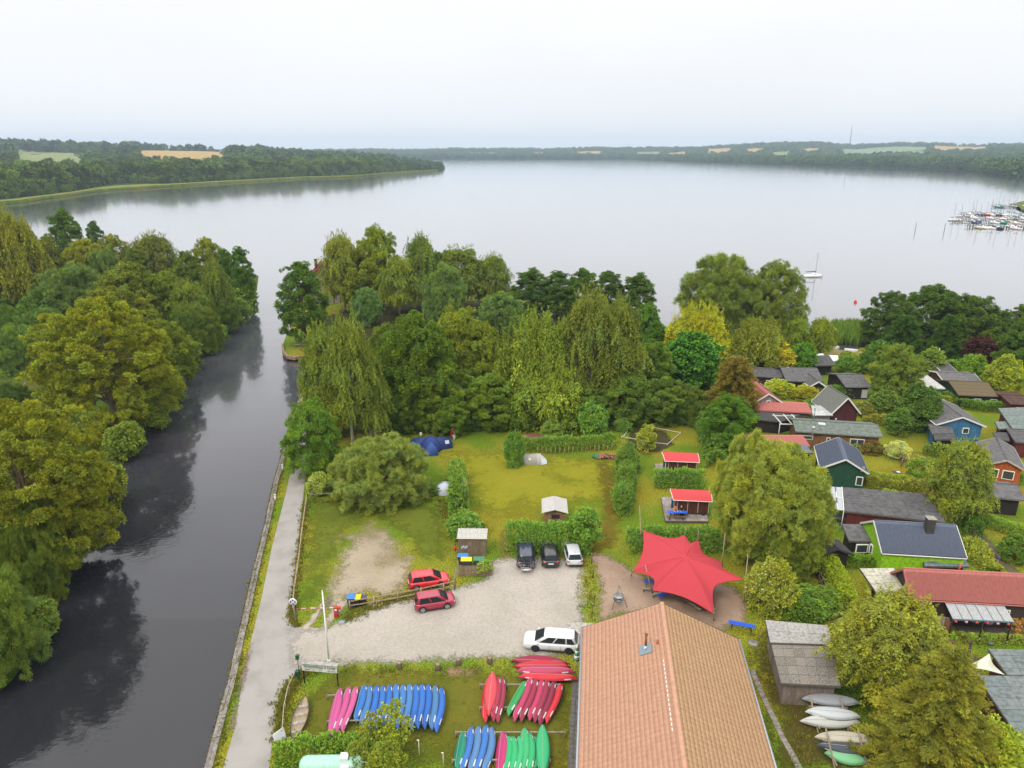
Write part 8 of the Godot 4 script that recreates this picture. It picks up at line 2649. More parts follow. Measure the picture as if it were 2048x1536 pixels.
	# the long timber hut
	var lh := house("long low hut with timber-board walls and grey-green felt roof", Vector3(46.01, 0, -94.43), -0.178, 11.4, 5.58, 2.5, 0.75, "x", worn(0.24, 0.12, 0.06, 0.8, "wood", 0.5), green_felt, "felt", [[0, -4.2, 1.6, 1.9, 0.6, 1], [0, -1.2, 1.3, 0.5, 1.0, 1], [0, 2.6, 1.3, 1.9, 1.1, 2]])
	bx("skylight", lh, Vector3(-1.9, 3.12, 0.8), Vector3(0.9, 0.2, 0.6), mat(0.6, 0.62, 0.64, 0.2))
	flue(lh, Vector3(-2.7, 3.0, -0.7), 1.9)
	flue(lh, Vector3(0.2, 3.2, -0.3), 0.4)
	var st := sb()
	planks_wall(st, Vector3(-5.34, 0, 0), Vector3(5.34, 0, 0), 0.05, 2.4, 2.4, 0.2, Vector3.BACK)
	var bw := part("wall_boards", st.commit(), worn(0.26, 0.135, 0.07, 0.85, "wood", 0.5), lh, Vector3(0, 0, 2.46))
	bw.set_meta("kind", "stuff")
	# white pergola frame at its left end
	var pg := thing("pergola", "white-framed pergola at the left end of the long timber hut", "pergola", Vector3(40.49, 0, -97.1), -0.05)
	for x in [-1.3, 0.2, 1.4]:
		plank_bar("rafter", pg, Vector3(x, 2.3, 1.0), Vector3(x - 0.2, 2.5, -2.4), 0.1, 0.14, white)
	for z in [1.0, -2.4]:
		plank_bar("beam", pg, Vector3(-1.6, 2.25, z), Vector3(1.7, 2.25, z), 0.1, 0.12, white)
		for x in [-1.5, 1.5]:
			rod("post", pg, Vector3(x, 0, z), Vector3(x, 2.25, z), 0.06, white)
	house("narrow red-tiled shed roof half hidden by the large willow", Vector3(36.71, 0, -89.46), -0.000, 6.72, 2.79, 2.2, 0.5, "shed", worn(0.10, 0.2, 0.28), red, "tile")
	house("little red-tiled lean-to with blue wall beside the narrow red shed", Vector3(32.47, 0, -89.91), -0.000, 2.02, 3.7, 2.2, 0.6, "shed", worn(0.08, 0.2, 0.3), red, "tile")
	var bh := house("dark green house with blue-grey gable roof", Vector3(41.93, 0, -83.07), -0.292, 5.49, 7.24, 2.6, 1.55, "z", worn(0.022, 0.085, 0.06, 0.7, "wood", 0.6), slate, "tile", [[0, 1.9, 1.3, 0.8, 1.2, 1]], white)
	flat_hut("annex", "dark flat-roofed annex left of the blue-grey gable", "annex", pv([37.4,-85.68,39.5,-85.68,39.56,-88.17,37.54,-88.17]), 2.3, 2.4, black, [tarred(1.0), slate], 2)
	dish("satellite dish on a pole at the corner of the dark green house", Vector3(42.8, 2.9, -79.46), 0.4, 2.8)
	dish("satellite dish standing on the dark L-shaped hut", Vector3(48.68, 3.2, -120.44), 0.2, 1.0)
	# blue house
	house("blue timber house with grey roof and white corner boards", Vector3(65.04, 0, -99.39), -0.116, 6.75, 8.89, 2.5, 1.3, "z", worn(0.055, 0.19, 0.38, 0.7, "wood", 0.6), tarred(1.25), "felt", [[0, 0.9, 1.6, 0.9, 0.9, 1], [0, -1.2, 1.0, 0.9, 1.9, 1, worn(0.06, 0.2, 0.4, 0.7, "wood")]], white)
	flat_hut("annex", "flat dark-roofed blue annex at the left front of the blue house", "annex", pv([59.03,-92.5,62.27,-92.87,63.62,-96.13,60.43,-96.13]), 2.2, 2.3, worn(0.05, 0.18, 0.36, 0.7, "wood"), [tarred(1.0)], 2)
	flat_hut("shed", "small dark shed with flat roof below the blue annex", "shed", pv([58.56,-90.98,61.58,-91.16,62.38,-92.99,59.45,-92.8]), 2.0, 2.1, black, [tarred(0.8), tarred(1.0)], 2)
	dish("satellite dish on the blue house's annex roof", Vector3(63.19, 3.1, -95.82), 0.5, 0.8)
	for e in [[Vector3(60.61, 0, -93.19), Vector3(59.53, 0, -89.71), "short red board fence below the blue house"]]:
		var f := thing("board_fence", e[2], "fence", e[0])
		for k in 9:
			var p: Vector3 = (e[1] - e[0]) * (k / 8.0)
			bx("board", f, p + Vector3(0, 0.55, 0), Vector3(0.22, 1.1, 0.04), worn(0.25, 0.03, 0.035, 0.8, "wood"), Basis(Vector3.UP, 1.2))
	# teal-roofed house at the right edge
	flat_hut("house", "dark red house with pale teal flat roof at the right edge", "house", pv([70.9,-93.51,76.57,-93.13,82.44,-101.73,73.55,-100.85]), 2.6, 3.0, worn(0.13, 0.025, 0.03, 0.8, "wood"), [worn(0.17, 0.21, 0.21, 0.85, "grime", 0.3), worn(0.155, 0.195, 0.195, 0.85, "grime", 0.3)], 5, 2)
	flat_hut("porch", "teal-roofed porch left of the dark red house at the edge", "porch", pv([69.41,-94.13,72.24,-94.51,73.09,-97.08,70.49,-96.68]), 2.3, 2.4, worn(0.13, 0.025, 0.03, 0.8, "wood"), [worn(0.17, 0.21, 0.21, 0.85, "grime", 0.3)], 2)
	flat_hut("house", "dark-roofed red hut in front of the teal-roofed house", "house", pv([68.45,-89.14,73.24,-88.45,77.19,-93.88,70.35,-94.07]), 2.4, 2.5, worn(0.14, 0.03, 0.03, 0.8, "wood"), [tarred(1.0), tarred(1.1)], 4, 2)
	flat_hut("shed", "small blue shed with dark roof left of the red hut", "shed", pv([67.03,-90.8,68.71,-90.62,70.11,-93.36,68.12,-93.36]), 2.0, 2.1, worn(0.06, 0.2, 0.36, 0.7, "wood"), [tarred(0.8)], 2)
	# orange cabin and the hipped hut
	house("orange timber cabin with grey gable roof and white windows", Vector3(63.19, 0, -84.4), -0.433, 4.2, 7.99, 2.5, 1.0, "z", worn(0.46, 0.11, 0.03, 0.75, "wood", 0.6), tarred(1.35), "felt", [[0, -1.1, 1.4, 1.2, 1.2, 1], [0, 0.5, 1.4, 1.3, 1.2, 1]], worn(0.45, 0.44, 0.42))
	house("low grey-roofed hut with dark walls below the orange cabin", Vector3(56.8, 0, -75.38), -0.232, 4.27, 4.78, 2.2, 0.8, "x", black, tarred(1.35), "felt")
	var wb := thing("white_boat", "upturned white dinghy lying in the grass below the orange cabin", "boat", Vector3(55.88, 0, -74.4), 1.2)
	st = smooth_start()
	var rings := []
	for i in 7:
		var t := i / 6.0
		var r := 0.55 * pow(sin(PI * clampf(0.12 + t * 0.8, 0, 1)), 0.7)
		rings.append([Vector3(-r, 0, (t - 0.5) * 2.6), Vector3(-r * 0.8, 0.4, (t - 0.5) * 2.6), Vector3(0, 0.5, (t - 0.5) * 2.6), Vector3(r * 0.8, 0.4, (t - 0.5) * 2.6), Vector3(r, 0, (t - 0.5) * 2.6)])
	loft(st, rings, false, true)
	part("hull", smooth(st), worn(0.55, 0.57, 0.58, 0.5), wb)
	rod("keel", wb, Vector3(0, 0.5, -1.2), Vector3(0, 0.5, 1.1), 0.03, mat(0.5, 0.5, 0.5))
	# long dark roof with a glazed end
	flat_hut("house", "long dark flat-roofed house with red base behind the lime-green one", "house", pv([36.52,-69.68,46.18,-67.14,47.63,-73.38,38.73,-75.16]), 2.4, 2.6, worn(0.15, 0.03, 0.03, 0.8, "wood"), [tarred(0.95), tarred(1.1), tarred(1.0)], 3, 6)
	var gl := thing("glass_veranda", "white-framed glass roof at the left end of the long dark house", "veranda", Vector3(37.35, 0, -72.61))
	var gp := pv([35.24,-69.98,36.46,-69.75,38.72,-75.36,37.31,-75.63])
	var gm := mat(0.30, 0.32, 0.34, 0.1, 0.8)
	for i in 2:
		for j in 2:
			var e := []
			for k in [[i, j], [i + 1, j], [i + 1, j + 1], [i, j + 1]]:
				e.append(v3(gp[0].lerp(gp[1], k[0] * 0.5).lerp(gp[3].lerp(gp[2], k[0] * 0.5), k[1] * 0.5), 2.45) - gl.position)
			var s2 := sb()
			quad(s2, e[0], e[1], e[2], e[3])
			part("pane", s2.commit(), gm, gl)
			plank_bar("frame", gl, e[0] + Vector3(0, 0.04, 0), e[1] + Vector3(0, 0.04, 0), 0.08, 0.1, white)
			plank_bar("frame", gl, e[1] + Vector3(0, 0.04, 0), e[2] + Vector3(0, 0.04, 0), 0.08, 0.1, white)
			plank_bar("frame", gl, e[3] + Vector3(0, 0.04, 0), e[0] + Vector3(0, 0.04, 0), 0.08, 0.1, white)
	for k in 4:
		rod("post", gl, v3(gp[k], 0) - gl.position, v3(gp[k], 2.45) - gl.position, 0.05, white)
	# lime-green house
	var lg := house("lime-green house with large blue-tiled roof and square chimney", Vector3(40.43, 0, -63.35), -0.115, 7.82, 6, 2.6, 1.9, "x", worn(0.30, 0.62, 0.02, 0.7), slate, "tile", [[3, 0.3, 1.5, 0.8, 0.9, 1]], white, "house", "house", 0.12)
	chimney(lg, Vector3(1.1, 4.7, 0.7), Vector3(0.75, 1.5, 0.75), worn(0.07, 0.065, 0.065), worn(0.30, 0.29, 0.28))
	var an := flat_hut("annex", "dark-walled annex with white window frames left of the lime-green house", "annex", pv([34.39,-63.77,36.99,-63.67,38.37,-66.57,34.88,-66.68]), 2.2, 2.5, black, [tarred(1.3)], 2)
	for k in 2:
		window_in(an, Vector3(-0.75 + k * 1.35, 1.5, 1.72), 1.25, 1.0, 0, mat(0.70, 0.70, 0.68, 0.5), 1)
	house("black felt-roofed garden shed at the end of the clipped hedge", Vector3(32.04, 0, -62.75), 0.105, 3.5, 2.52, 1.9, 0.8, "z", black, tarred(0.55), "felt", [], null, "shed", "shed")
	hedge("clipped_hedge", "clipped green hedge in front of the lime-green house", pv([31.47,-62.97,34.34,-62.78,37.21,-62.42,40.15,-62.06]), 1.3, 1.0, Color(0.10, 0.16, 0.03), 0.16, 0.10, 260, 31, 0.85)
	hedge("clipped_hedge", "tall clipped hedge with yellowish top along the ditch", pv([31.57,-62.24,31.38,-60.13,31.08,-57.66,30.54,-54.97]), 1.5, 1.8, Color(0.17, 0.19, 0.03), 0.16, 0.10, 280, 32, 0.9)
	hedge("clipped_hedge", "dark hedge behind the lime-green house's right end", pv([50.1,-70.9,51.21,-70.23,49.47,-67.14]), 1.6, 2.2, Color(0.05, 0.09, 0.025), 0.18, 0.10, 240, 33, 0.7)
	hedge("clipped_hedge", "clipped hedge in front of the mossy-roofed cottage", pv([73.09,-113.01,73.42,-109.33,75.66,-107.68,82.46,-107.22]), 1.4, 1.5, Color(0.09, 0.14, 0.035), 0.2, 0.12, 170, 34, 0.6)
	hedge("clipped_hedge", "hedge behind the steep grey gable", pv([50.81,-114.29,56.5,-115.59,57.06,-113.01]), 1.6, 1.6, Color(0.085, 0.13, 0.035), 0.22, 0.13, 150, 35, 0.4)
	for q in [["tangled green shrubs between the blue house and the garden birch", pv([57.59,-91.08,60.09,-89.38,64.05,-91.95]), 2.0, 1.3], ["mixed shrubs behind the blue house", pv([63.57,-104.74,68.5,-109.33,72.77,-111.02]), 2.0, 1.4], ["green shrubs between the steep grey gable and the round trees", pv([54.66,-102.57,58.76,-101.52,60.73,-99.47]), 1.8, 1.2], ["shrubs along the back of the long dark house", pv([44.43,-80.25,47.51,-79.56,50.86,-78.88]), 1.8, 1.3], ["rough bushes between mossy cottage and lakeside grove", pv([82.1,-131.91,86.53,-129.61,92.59,-128.65]), 2.5, 1.5], ["shrubs below the lakeside grove near the inlet", pv([67.76,-138.92,68.52,-131.91,76.09,-135.34]), 2.2, 1.2], ["green thicket beside the lime-green house's right end", pv([49.16,-66.63,47.87,-63.71,47.92,-60.99]), 2.2, 0.9], ["shrubs at the foot of the dark green house", pv([39.67,-83.11,42.24,-81.66,45.9,-82.67]), 1.6, 0.9], ["leafy bank under the orange cabin", pv([60.74,-83.85,61.73,-82.38,64.44,-81.66]), 1.6, 1.0], ["dense thicket along the lake side behind the dark huts", pv([45.97,-134.29,53.62,-136.4,63.75,-141.54]), 2.6, 1.8]]:
		hedge("garden_shrubs", q[0], q[1], q[2], q[3], Color(rng.randf_range(0.10, 0.17), rng.randf_range(0.14, 0.18), 0.045), 0.24, 0.13, 150, 200 + int(q[2] * 10) + int(q[1][0].x))
	hedge("flower_border", "flowering shrub border along the timber-walled long hut", pv([43.65,-91.08,48.94,-91.95,54.11,-91.08]), 1.5, 1.0, Color(0.17, 0.19, 0.06), 0.2, 0.12, 150, 36)
	hedge("flower_border", "leafy border below the garden of the dark green house", pv([45.76,-82.38,47.95,-81.66,49.96,-80.67]), 1.8, 1.0, Color(0.16, 0.17, 0.04), 0.2, 0.12, 150, 37)
	hedge("flower_border", "overgrown garden border above the long dark house", pv([44.95,-76.91,46.42,-76.27,48.47,-75.64]), 2.0, 1.2, Color(0.15, 0.18, 0.045), 0.2, 0.12, 150, 38)
	hedge("flower_border", "green border at the right edge beside the flagged path", pv([53.26,-71.46,54.51,-70.34,56.37,-68.18]), 2.4, 0.8, Color(0.12, 0.17, 0.05), 0.22, 0.12, 150, 39)
	hedge("undergrowth_hedge", "yellow-green bank of bushes in front of the dark L-shaped hut", pv([43.14,-114.29,47.46,-115.59,51.12,-115.07]), 2.2, 1.5, Color(0.20, 0.20, 0.04), 0.24, 0.14, 160, 40)
	hedge("undergrowth_hedge", "tangled dark undergrowth between elder and flat-roofed shed", pv([24.7,-55.72,26.25,-54.97,27.77,-54.25]), 4.0, 1.4, Color(0.085, 0.125, 0.035), 0.24, 0.13, 260, 41)
	hedge("undergrowth_hedge", "dark nettles along the shed wall under the birch", pv([25.87,-44.92,26.79,-44.39,28.07,-43.87]), 2.0, 1.0, Color(0.07, 0.10, 0.03), 0.24, 0.13, 160, 42)
	var dt := flat_hut("lean_to", "low blue-grey lean-to roof with stacked boards by the lime-green house", "lean-to", pv([39.98,-59.78,44.18,-59.7,44.71,-61.2,40.47,-61.39]), 1.8, 1.9, black, [worn(0.17, 0.22, 0.25), worn(0.15, 0.2, 0.22)], 1, 3)
	for k in 4:
		bx("board", dt, Vector3(-0.5, 1.92 + k * 0.03, -0.25 + k * 0.12), Vector3(2.4, 0.03, 0.14), worn(0.42, 0.38, 0.32, 0.9, "wood"), Basis(Vector3.UP, 0.03 * k))
	# red-tiled house at the right
	var rt := house("long house with dark brick walls and red-tiled roof at the right edge", Vector3(41.21, 0, -54.67), -0.093, 12.3, 4.15, 2.7, 1.75, "x", worn(0.06, 0.045, 0.045, 0.85, "moss", 1.5), red, "tile", [[0, 2.0, 1.3, 1.0, 1.2, 1]])
	flat_hut("carport", "cream corrugated carport roof left of the red-tiled house", "carport", pv([32.67,-53.76,35.36,-53.98,36.03,-58.19,32.78,-58.11]), 2.3, 2.6, worn(0.05, 0.045, 0.04), [worn(0.50, 0.49, 0.42), worn(0.44, 0.43, 0.37)], 4, 2, 1.0)
	var aw := thing("awning", "translucent white panelled awning on posts along the red-tiled house", "awning", Vector3(41.54, 0, -53.18))
	var ap := pv([37.44,-51.06,42.43,-50.65,42.69,-52.52,37.78,-52.95])
	for i in 6:
		var s2 := sb()
		var a := v3(ap[0].lerp(ap[1], i / 6.0 + 0.004), 2.2) - aw.position
		var b := v3(ap[0].lerp(ap[1], (i + 1) / 6.0 - 0.004), 2.2) - aw.position
		var c := v3(ap[3].lerp(ap[2], (i + 1) / 6.0 - 0.004), 2.55) - aw.position
		var d := v3(ap[3].lerp(ap[2], i / 6.0 + 0.004), 2.55) - aw.position
		quad(s2, a, b, c, d)
		var pm := worn(0.36, 0.38, 0.40, 0.4, "grime", 0.8)
		part("panel", s2.commit(), pm, aw)
		plank_bar("rafter", aw, a + Vector3(0, 0.03, 0), d + Vector3(0, 0.03, 0), 0.05, 0.06, mat(0.25, 0.27, 0.29))
	for u in [0.0, 0.5, 0.95]:
		rod("post", aw, v3(ap[0].lerp(ap[1], u), 0) - aw.position, v3(ap[0].lerp(ap[1], u), 2.2) - aw.position, 0.06, black)
	plank_bar("beam", aw, v3(ap[0], 2.16) - aw.position, v3(ap[1], 2.16) - aw.position, 0.08, 0.12, mat(0.10, 0.16, 0.2))
	rod("flue", rt, Vector3(-1.2, 4.3, -0.4), Vector3(-1.2, 5.0, -0.4), 0.1, mat(0.45, 0.1, 0.08))
	for k in 6:
		var c: Color = [Color(0.5, 0.05, 0.12), Color(0.6, 0.25, 0.35), Color(0.5, 0.08, 0.05)][k % 3]
		var lt := thing("paper_lantern", "small pink and red lantern, number %s from the left under the awning" % ["one", "two", "three", "four", "five", "six"][k], "lantern", v3(ap[0].lerp(ap[1], 0.06 + k * 0.17), 1.98))
		st = smooth_start()
		lathe(st, Vector3.ZERO, [Vector2(0.02, -0.13), Vector2(0.11, -0.07), Vector2(0.13, 0.0), Vector2(0.11, 0.07), Vector2(0.02, 0.13)], 8)
		part("shade", smooth(st), mat(c.r, c.g, c.b), lt)
	var tr := patch("terrace", pv([39.06,-53.89,46.07,-53.32,44.79,-51.48,38.96,-51.48]), 0.014, Color(0.42, 0.39, 0.36), Color(0.36, 0.33, 0.31), 0.3, 21, 8.0)
	tr.set_meta("kind", "structure")
	for e in [[Vector3(40.74, 0, -52.97), "round garden table on the terrace under the awning, left"], [Vector3(41.72, 0, -52.76), "round garden table on the terrace under the awning, right"]]:
		var t := thing("garden_table", e[1], "table", e[0])
		rod("tabletop", t, Vector3(0, 0.7, 0), Vector3(0, 0.74, 0), 0.5, worn(0.33, 0.3, 0.28), -1, 14)
		for k in 3:
			rod("leg", t, Vector3(cos(k * 2.1) * 0.35, 0, sin(k * 2.1) * 0.35), Vector3(0, 0.7, 0), 0.02, mat(0.1, 0.1, 0.1))
	for e in [[Vector3(37.85, 0, -53.18), Vector3(38.06, 0, -51.95), "reddish board fence beside the bushy birch"], [Vector3(37.13, 0, -52.76), Vector3(38.33, 0, -52.56), "pale board stack in front of the reddish fence"]]:
		var f := thing("board_fence", e[2], "fence", e[0])
		for k in 4:
			plank_bar("board", f, Vector3(0, 0.25 + k * 0.28, 0), e[1] - e[0] + Vector3(0, 0.25 + k * 0.28, 0), 0.04, 0.24, worn(0.28 if e[2].begins_with("red") else 0.42, 0.14 if e[2].begins_with("red") else 0.39, 0.09 if e[2].begins_with("red") else 0.35, 0.85, "wood"))
	var pots := ["clay pot with a leafy plant left of the terrace", "clay pot with a leafy plant below the terrace", "grey pot with a small plant below the terrace", "round dark tyre planter in the grass below the terrace"]
	var pp := [Vector3(37.58, 0, -50.69), Vector3(39.08, 0, -50.63), Vector3(40.23, 0, -50.95), Vector3(40.71, 0, -50.5)]
	for k in 4:
		var p := thing("plant_pot", pots[k], "plant pot", pp[k])
		st = smooth_start()
		lathe(st, Vector3.ZERO, [Vector2(0.16, 0.0), Vector2(0.24, 0.4), Vector2(0.2, 0.4), Vector2(0.18, 0.34)], 10)
		part("pot", smooth(st), worn(0.24, 0.13, 0.09) if k < 2 else worn(0.2, 0.2, 0.2), p)
		rng.seed = 300 + k
		for q in 26:
			sprig(Vector3(rng.randf_range(-0.25, 0.25), 0.45 + rng.randf() * 0.4, rng.randf_range(-0.25, 0.25)), (Vector3.UP + rand_unit() * 0.5).normalized(), 4, 0.2, 0.09, 0.6, 0.0, rng.randf_range(0.6, 1.0), rng.randf())
		part("leaves", take(), leafy(0.12, 0.18, 0.05), p)
	hedge("flower_border", "bed of pink flowers at the right edge of the terrace", pv([43.65,-52.35,44.73,-52.15]), 1.5, 1.1, Color(0.30, 0.14, 0.08), 0.16, 0.1, 160, 43)
	hedge("flower_border", "low mixed flower bed along the front of the terrace", pv([38.76,-51.15,41.04,-51.02,43.87,-50.89]), 0.9, 0.5, Color(0.17, 0.18, 0.06), 0.16, 0.1, 130, 44)
	# teal-roofed house bottom right, with its shade sail
	var teal := [worn(0.17, 0.205, 0.215, 0.85, "grime", 0.3), worn(0.155, 0.19, 0.20, 0.85, "grime", 0.3), worn(0.18, 0.21, 0.22, 0.85, "grime", 0.35)]
	flat_hut("house", "back wing with pale teal sheet roof at the bottom right edge", "house", pv([37.2,-43.81,40.69,-43.7,42.02,-46.62,37.64,-46.74]), 2.6, 2.6, worn(0.12, 0.035, 0.03, 0.8, "wood"), teal, 4, 3)
	flat_hut("house", "front wing with pale teal sheet roof and dark red wall, bottom right", "house", pv([33.95,-37.05,38.34,-36.84,40.7,-43.71,34.92,-43.82]), 2.5, 2.55, worn(0.13, 0.04, 0.035, 0.8, "wood"), teal, 6, 3)
	var sail := thing("shade_sail", "cream triangular shade sail at the teal-roofed house", "shade sail", Vector3(37.58, 0, -46.86))
	var tip := [Vector3(37.28, 2.7, -46.09), Vector3(36.91, 2.7, -43.69), Vector3(34.71, 1.9, -45.52)]
	st = smooth_start()
	var N := 10
	var pos := func(i: int, j: int) -> Vector3:
		var a := float(i) / N
		var b := float(j) / N
		var c2 := 1.0 - a - b
		var p: Vector3 = tip[0] * a + tip[1] * b + tip[2] * c2
		var mid: Vector3 = (tip[0] + tip[1] + tip[2]) / 3.0
		var e := maxf(a * b, maxf(b * c2, c2 * a)) * (1.0 - 9.0 * a * b * c2 / 1.0 * 3.0)
		return p.lerp(mid, clampf(e, 0, 0.25) * 1.1) - Vector3(0, a * b * c2 * 6.0, 0) - sail.position
	for i in N:
		for j in N - i:
			tri(st, pos.call(i, j), pos.call(i + 1, j), pos.call(i, j + 1))
			if i + j < N - 1:
				tri(st, pos.call(i + 1, j), pos.call(i + 1, j + 1), pos.call(i, j + 1))
	part("cloth", smooth(st), worn(0.55, 0.57, 0.47, 0.7, "fabric"), sail)
	rod("mast", sail, (tip[2] as Vector3) * Vector3(1, 0, 1) - sail.position, tip[2] - sail.position, 0.05, mat(0.4, 0.4, 0.4))
	var pr := thing("closed_parasol", "closed dark parasol on the path above the cream shade sail", "parasol", Vector3(37.16, 0, -48.02))
	rod("pole", pr, Vector3(0, 0, 0), Vector3(0, 2.2, 0), 0.03, mat(0.1, 0.1, 0.1))
	rod("cloth", pr, Vector3(0, 0.7, 0), Vector3(0, 2.3, 0), 0.16, mat(0.03, 0.035, 0.05), 0.05)
	for e in [[Vector3(36.43, 0, -45.79), "white garden chair beside the teal-roofed house, upper"], [Vector3(36.32, 0, -44.97), "white garden chair beside the teal-roofed house, lower"]]:
		var c := thing("garden_chair", e[1], "chair", e[0], -0.6)
		var wm := mat(0.62, 0.62, 0.60, 0.5)
		bx("seat", c, Vector3(0, 0.42, 0), Vector3(0.48, 0.04, 0.46), wm)
		bx("backrest", c, Vector3(0, 0.72, -0.23), Vector3(0.48, 0.56, 0.04), wm, Basis(Vector3.RIGHT, -0.2))
		for x in [-0.2, 0.2]:
			for z in [-0.2, 0.2]:
				rod("leg", c, Vector3(x, 0, z), Vector3(x, 0.42, z), 0.025, wm)
	var bk := thing("water_butt", "dark green water butt against the teal-roofed house", "water butt", Vector3(35.16, 0, -40.93))
	rod("barrel", bk, Vector3(0, 0, 0), Vector3(0, 0.8, 0), 0.42, mat(0.02, 0.12, 0.08, 0.5), 0.48, 16)
	rod("lid", bk, Vector3(0, 0.8, 0), Vector3(0, 0.86, 0), 0.5, mat(0.025, 0.15, 0.1, 0.5), 0.46, 16)
	# the flat-roofed old shed and the racks of kayaks
	flat_hut("shed", "old flat-roofed shed of patched grey sheets beside the bushy birch", "shed", pv([20.11,-43.41,24.41,-43.09,25.87,-47.96,20.88,-48.02]), 2.2, 2.4, worn(0.24, 0.2, 0.18, 0.9, "wood", 0.5), [worn(0.235, 0.215, 0.205, 0.9, "moss", 0.7), worn(0.20, 0.185, 0.175, 0.9, "moss", 0.7), worn(0.25, 0.225, 0.21, 0.9, "moss", 0.9), worn(0.22, 0.205, 0.2, 0.9, "moss", 0.5)], 5, 6)
	flat_hut("shed", "raised back part of the old shed with pale sheet roof", "shed", pv([20.7,-47.57,25.63,-47.33,26.12,-49.53,21.2,-50.25]), 2.55, 2.7, worn(0.2, 0.17, 0.15, 0.9, "wood"), [worn(0.37, 0.365, 0.36, 0.8, "grime", 0.5), worn(0.34, 0.335, 0.335, 0.8, "grime", 0.5)], 2, 3)
	var lumber := thing("timber_pile", "brown boards leaning along the front of the old shed", "timber", Vector3(22.78, 0, -44.76), -0.03)
	for k in 6:
		bx("board", lumber, Vector3(0.15 * (k % 3) - 0.3, 0.1 + k * 0.1, 0.03 * k), Vector3(2.6 - 0.2 * (k % 2), 0.09, 0.14), worn(0.30 + 0.05 * (k % 3), 0.17 + 0.02 * (k % 2), 0.10, 0.85, "wood"), Basis(Vector3.UP, 0.02 * k - 0.05))
	var wood := worn(0.34, 0.29, 0.23, 0.9, "wood")
	for e in [[Vector3(23.31, 0, -41.63), "upper timber kayak rack under the pale kayaks", 1.6], [Vector3(23.14, 0, -38.4), "lower timber kayak rack beside the large spruce", 1.6]]:
		var r := thing("kayak_rack", e[1], "rack", e[0], -0.06)
		for x in [-1.1, 1.1]:
			rod("post", r, Vector3(x, -0.1, 0.9), Vector3(x - 0.1, 1.5, -1.3), 0.06, wood)
			rod("post", r, Vector3(x, -0.1, -0.9), Vector3(x, 1.2, -0.9), 0.06, wood)
			plank_bar("arm", r, Vector3(x, 0.45, 0.9), Vector3(x, 0.45, -0.9), 0.08, 0.08, wood)
		plank_bar("beam", r, Vector3(-1.4, 0.95, -0.7), Vector3(1.4, 0.95, -0.7), 0.08, 0.1, wood)
	put_canoe("kayak", Vector3(21.8, 0.8, -43.29), Vector3(25.95, 0.8, -42.84), 12, 0.35, Color(0.36, 0.37, 0.42), "greyish-lilac kayak on the rack nearest the old shed", "kayaks on racks")
	put_canoe("kayak", Vector3(21.59, 0.7, -42.05), Vector3(25.42, 0.7, -41.52), 10, 0.4, Color(0.60, 0.62, 0.66), "white kayak with orange tip in the upper rack", "kayaks on racks")
	put_canoe("kayak", Vector3(21.05, 0.5, -41.44), Vector3(25.42, 0.5, -41.3), 25, 0.2, Color(0.58, 0.57, 0.55), "white kayak lowest in the upper rack", "kayaks on racks")
	put_canoe("kayak", Vector3(21.32, 0.7, -39.67), Vector3(25.54, 0.7, -39.31), 10, 0.4, Color(0.52, 0.47, 0.38), "cream kayak topmost in the lower rack", "kayaks on racks")
	put_canoe("kayak", Vector3(21.24, 0.6, -39.11), Vector3(25.57, 0.6, -38.41), 15, 0.3, Color(0.07, 0.08, 0.10), "charcoal kayak with green tip in the lower rack", "kayaks on racks")
	put_canoe("kayak", Vector3(21.66, 0.4, -38.7), Vector3(24.25, 0.4, -37.89), 20, 0.2, Color(0.20, 0.50, 0.25), "pale green kayak lowest in the lower rack", "kayaks on racks")
	# ditch fence, lawn table, garden oddments
	rail_fence("grey lattice rail along the ditch beside the clipped yellowish hedge", pv([30.21,-60.99,29.92,-58.87,29.61,-56.87,29.26,-55.2]), 0.9, 0.9, [0.3, 0.85], worn(0.22, 0.19, 0.16, 0.9, "wood"), 0.05)
	rail_fence("low plank fence between the timber hut's garden and the lawn", pv([49.23,-91.08,53.49,-90.56]), 1.2, 0.9, [0.2, 0.4, 0.6, 0.8], worn(0.30, 0.26, 0.22, 0.9, "wood"), 0.05)
	rail_fence("short wicker fence at the end of the lawn path", pv([51.68,-86.14,53.91,-89.38]), 0.6, 1.1, [0.25, 0.5, 0.75, 1.0], worn(0.24, 0.19, 0.15, 0.9, "wood"), 0.05)
	var fbd := thing("feed_table", "small dark table with white top on the garden lawn", "table", Vector3(49.46, 0, -83.11))
	bx("tabletop", fbd, Vector3(0, 0.75, 0), Vector3(1.0, 0.05, 0.7), mat(0.05, 0.05, 0.055))
	bx("cloth", fbd, Vector3(0.2, 0.79, 0), Vector3(0.4, 0.03, 0.4), mat(0.6, 0.6, 0.6))
	for x in [-0.4, 0.4]:
		rod("leg", fbd, Vector3(x, 0, 0), Vector3(x, 0.75, 0), 0.03, mat(0.1, 0.1, 0.1))
	for e in [[Vector3(50.38, 0, -68.71), "first purple-topped garden post by the flagged path"], [Vector3(49.99, 0, -66.94), "second purple-topped garden post by the flagged path"], [Vector3(49.63, 0, -64.85), "third purple-topped garden post by the flagged path"], [Vector3(49.28, 0, -62.78), "fourth purple-topped garden post by the flagged path"]]:
		var p := thing("garden_post", e[1], "post", e[0])
		rod("post", p, Vector3(0, -0.1, 0), Vector3(0, 0.7, 0), 0.09, worn(0.2, 0.15, 0.12))
		rod("top", p, Vector3(0, 0.7, 0), Vector3(0, 1.0, 0), 0.10, mat(0.10, 0.05, 0.25))
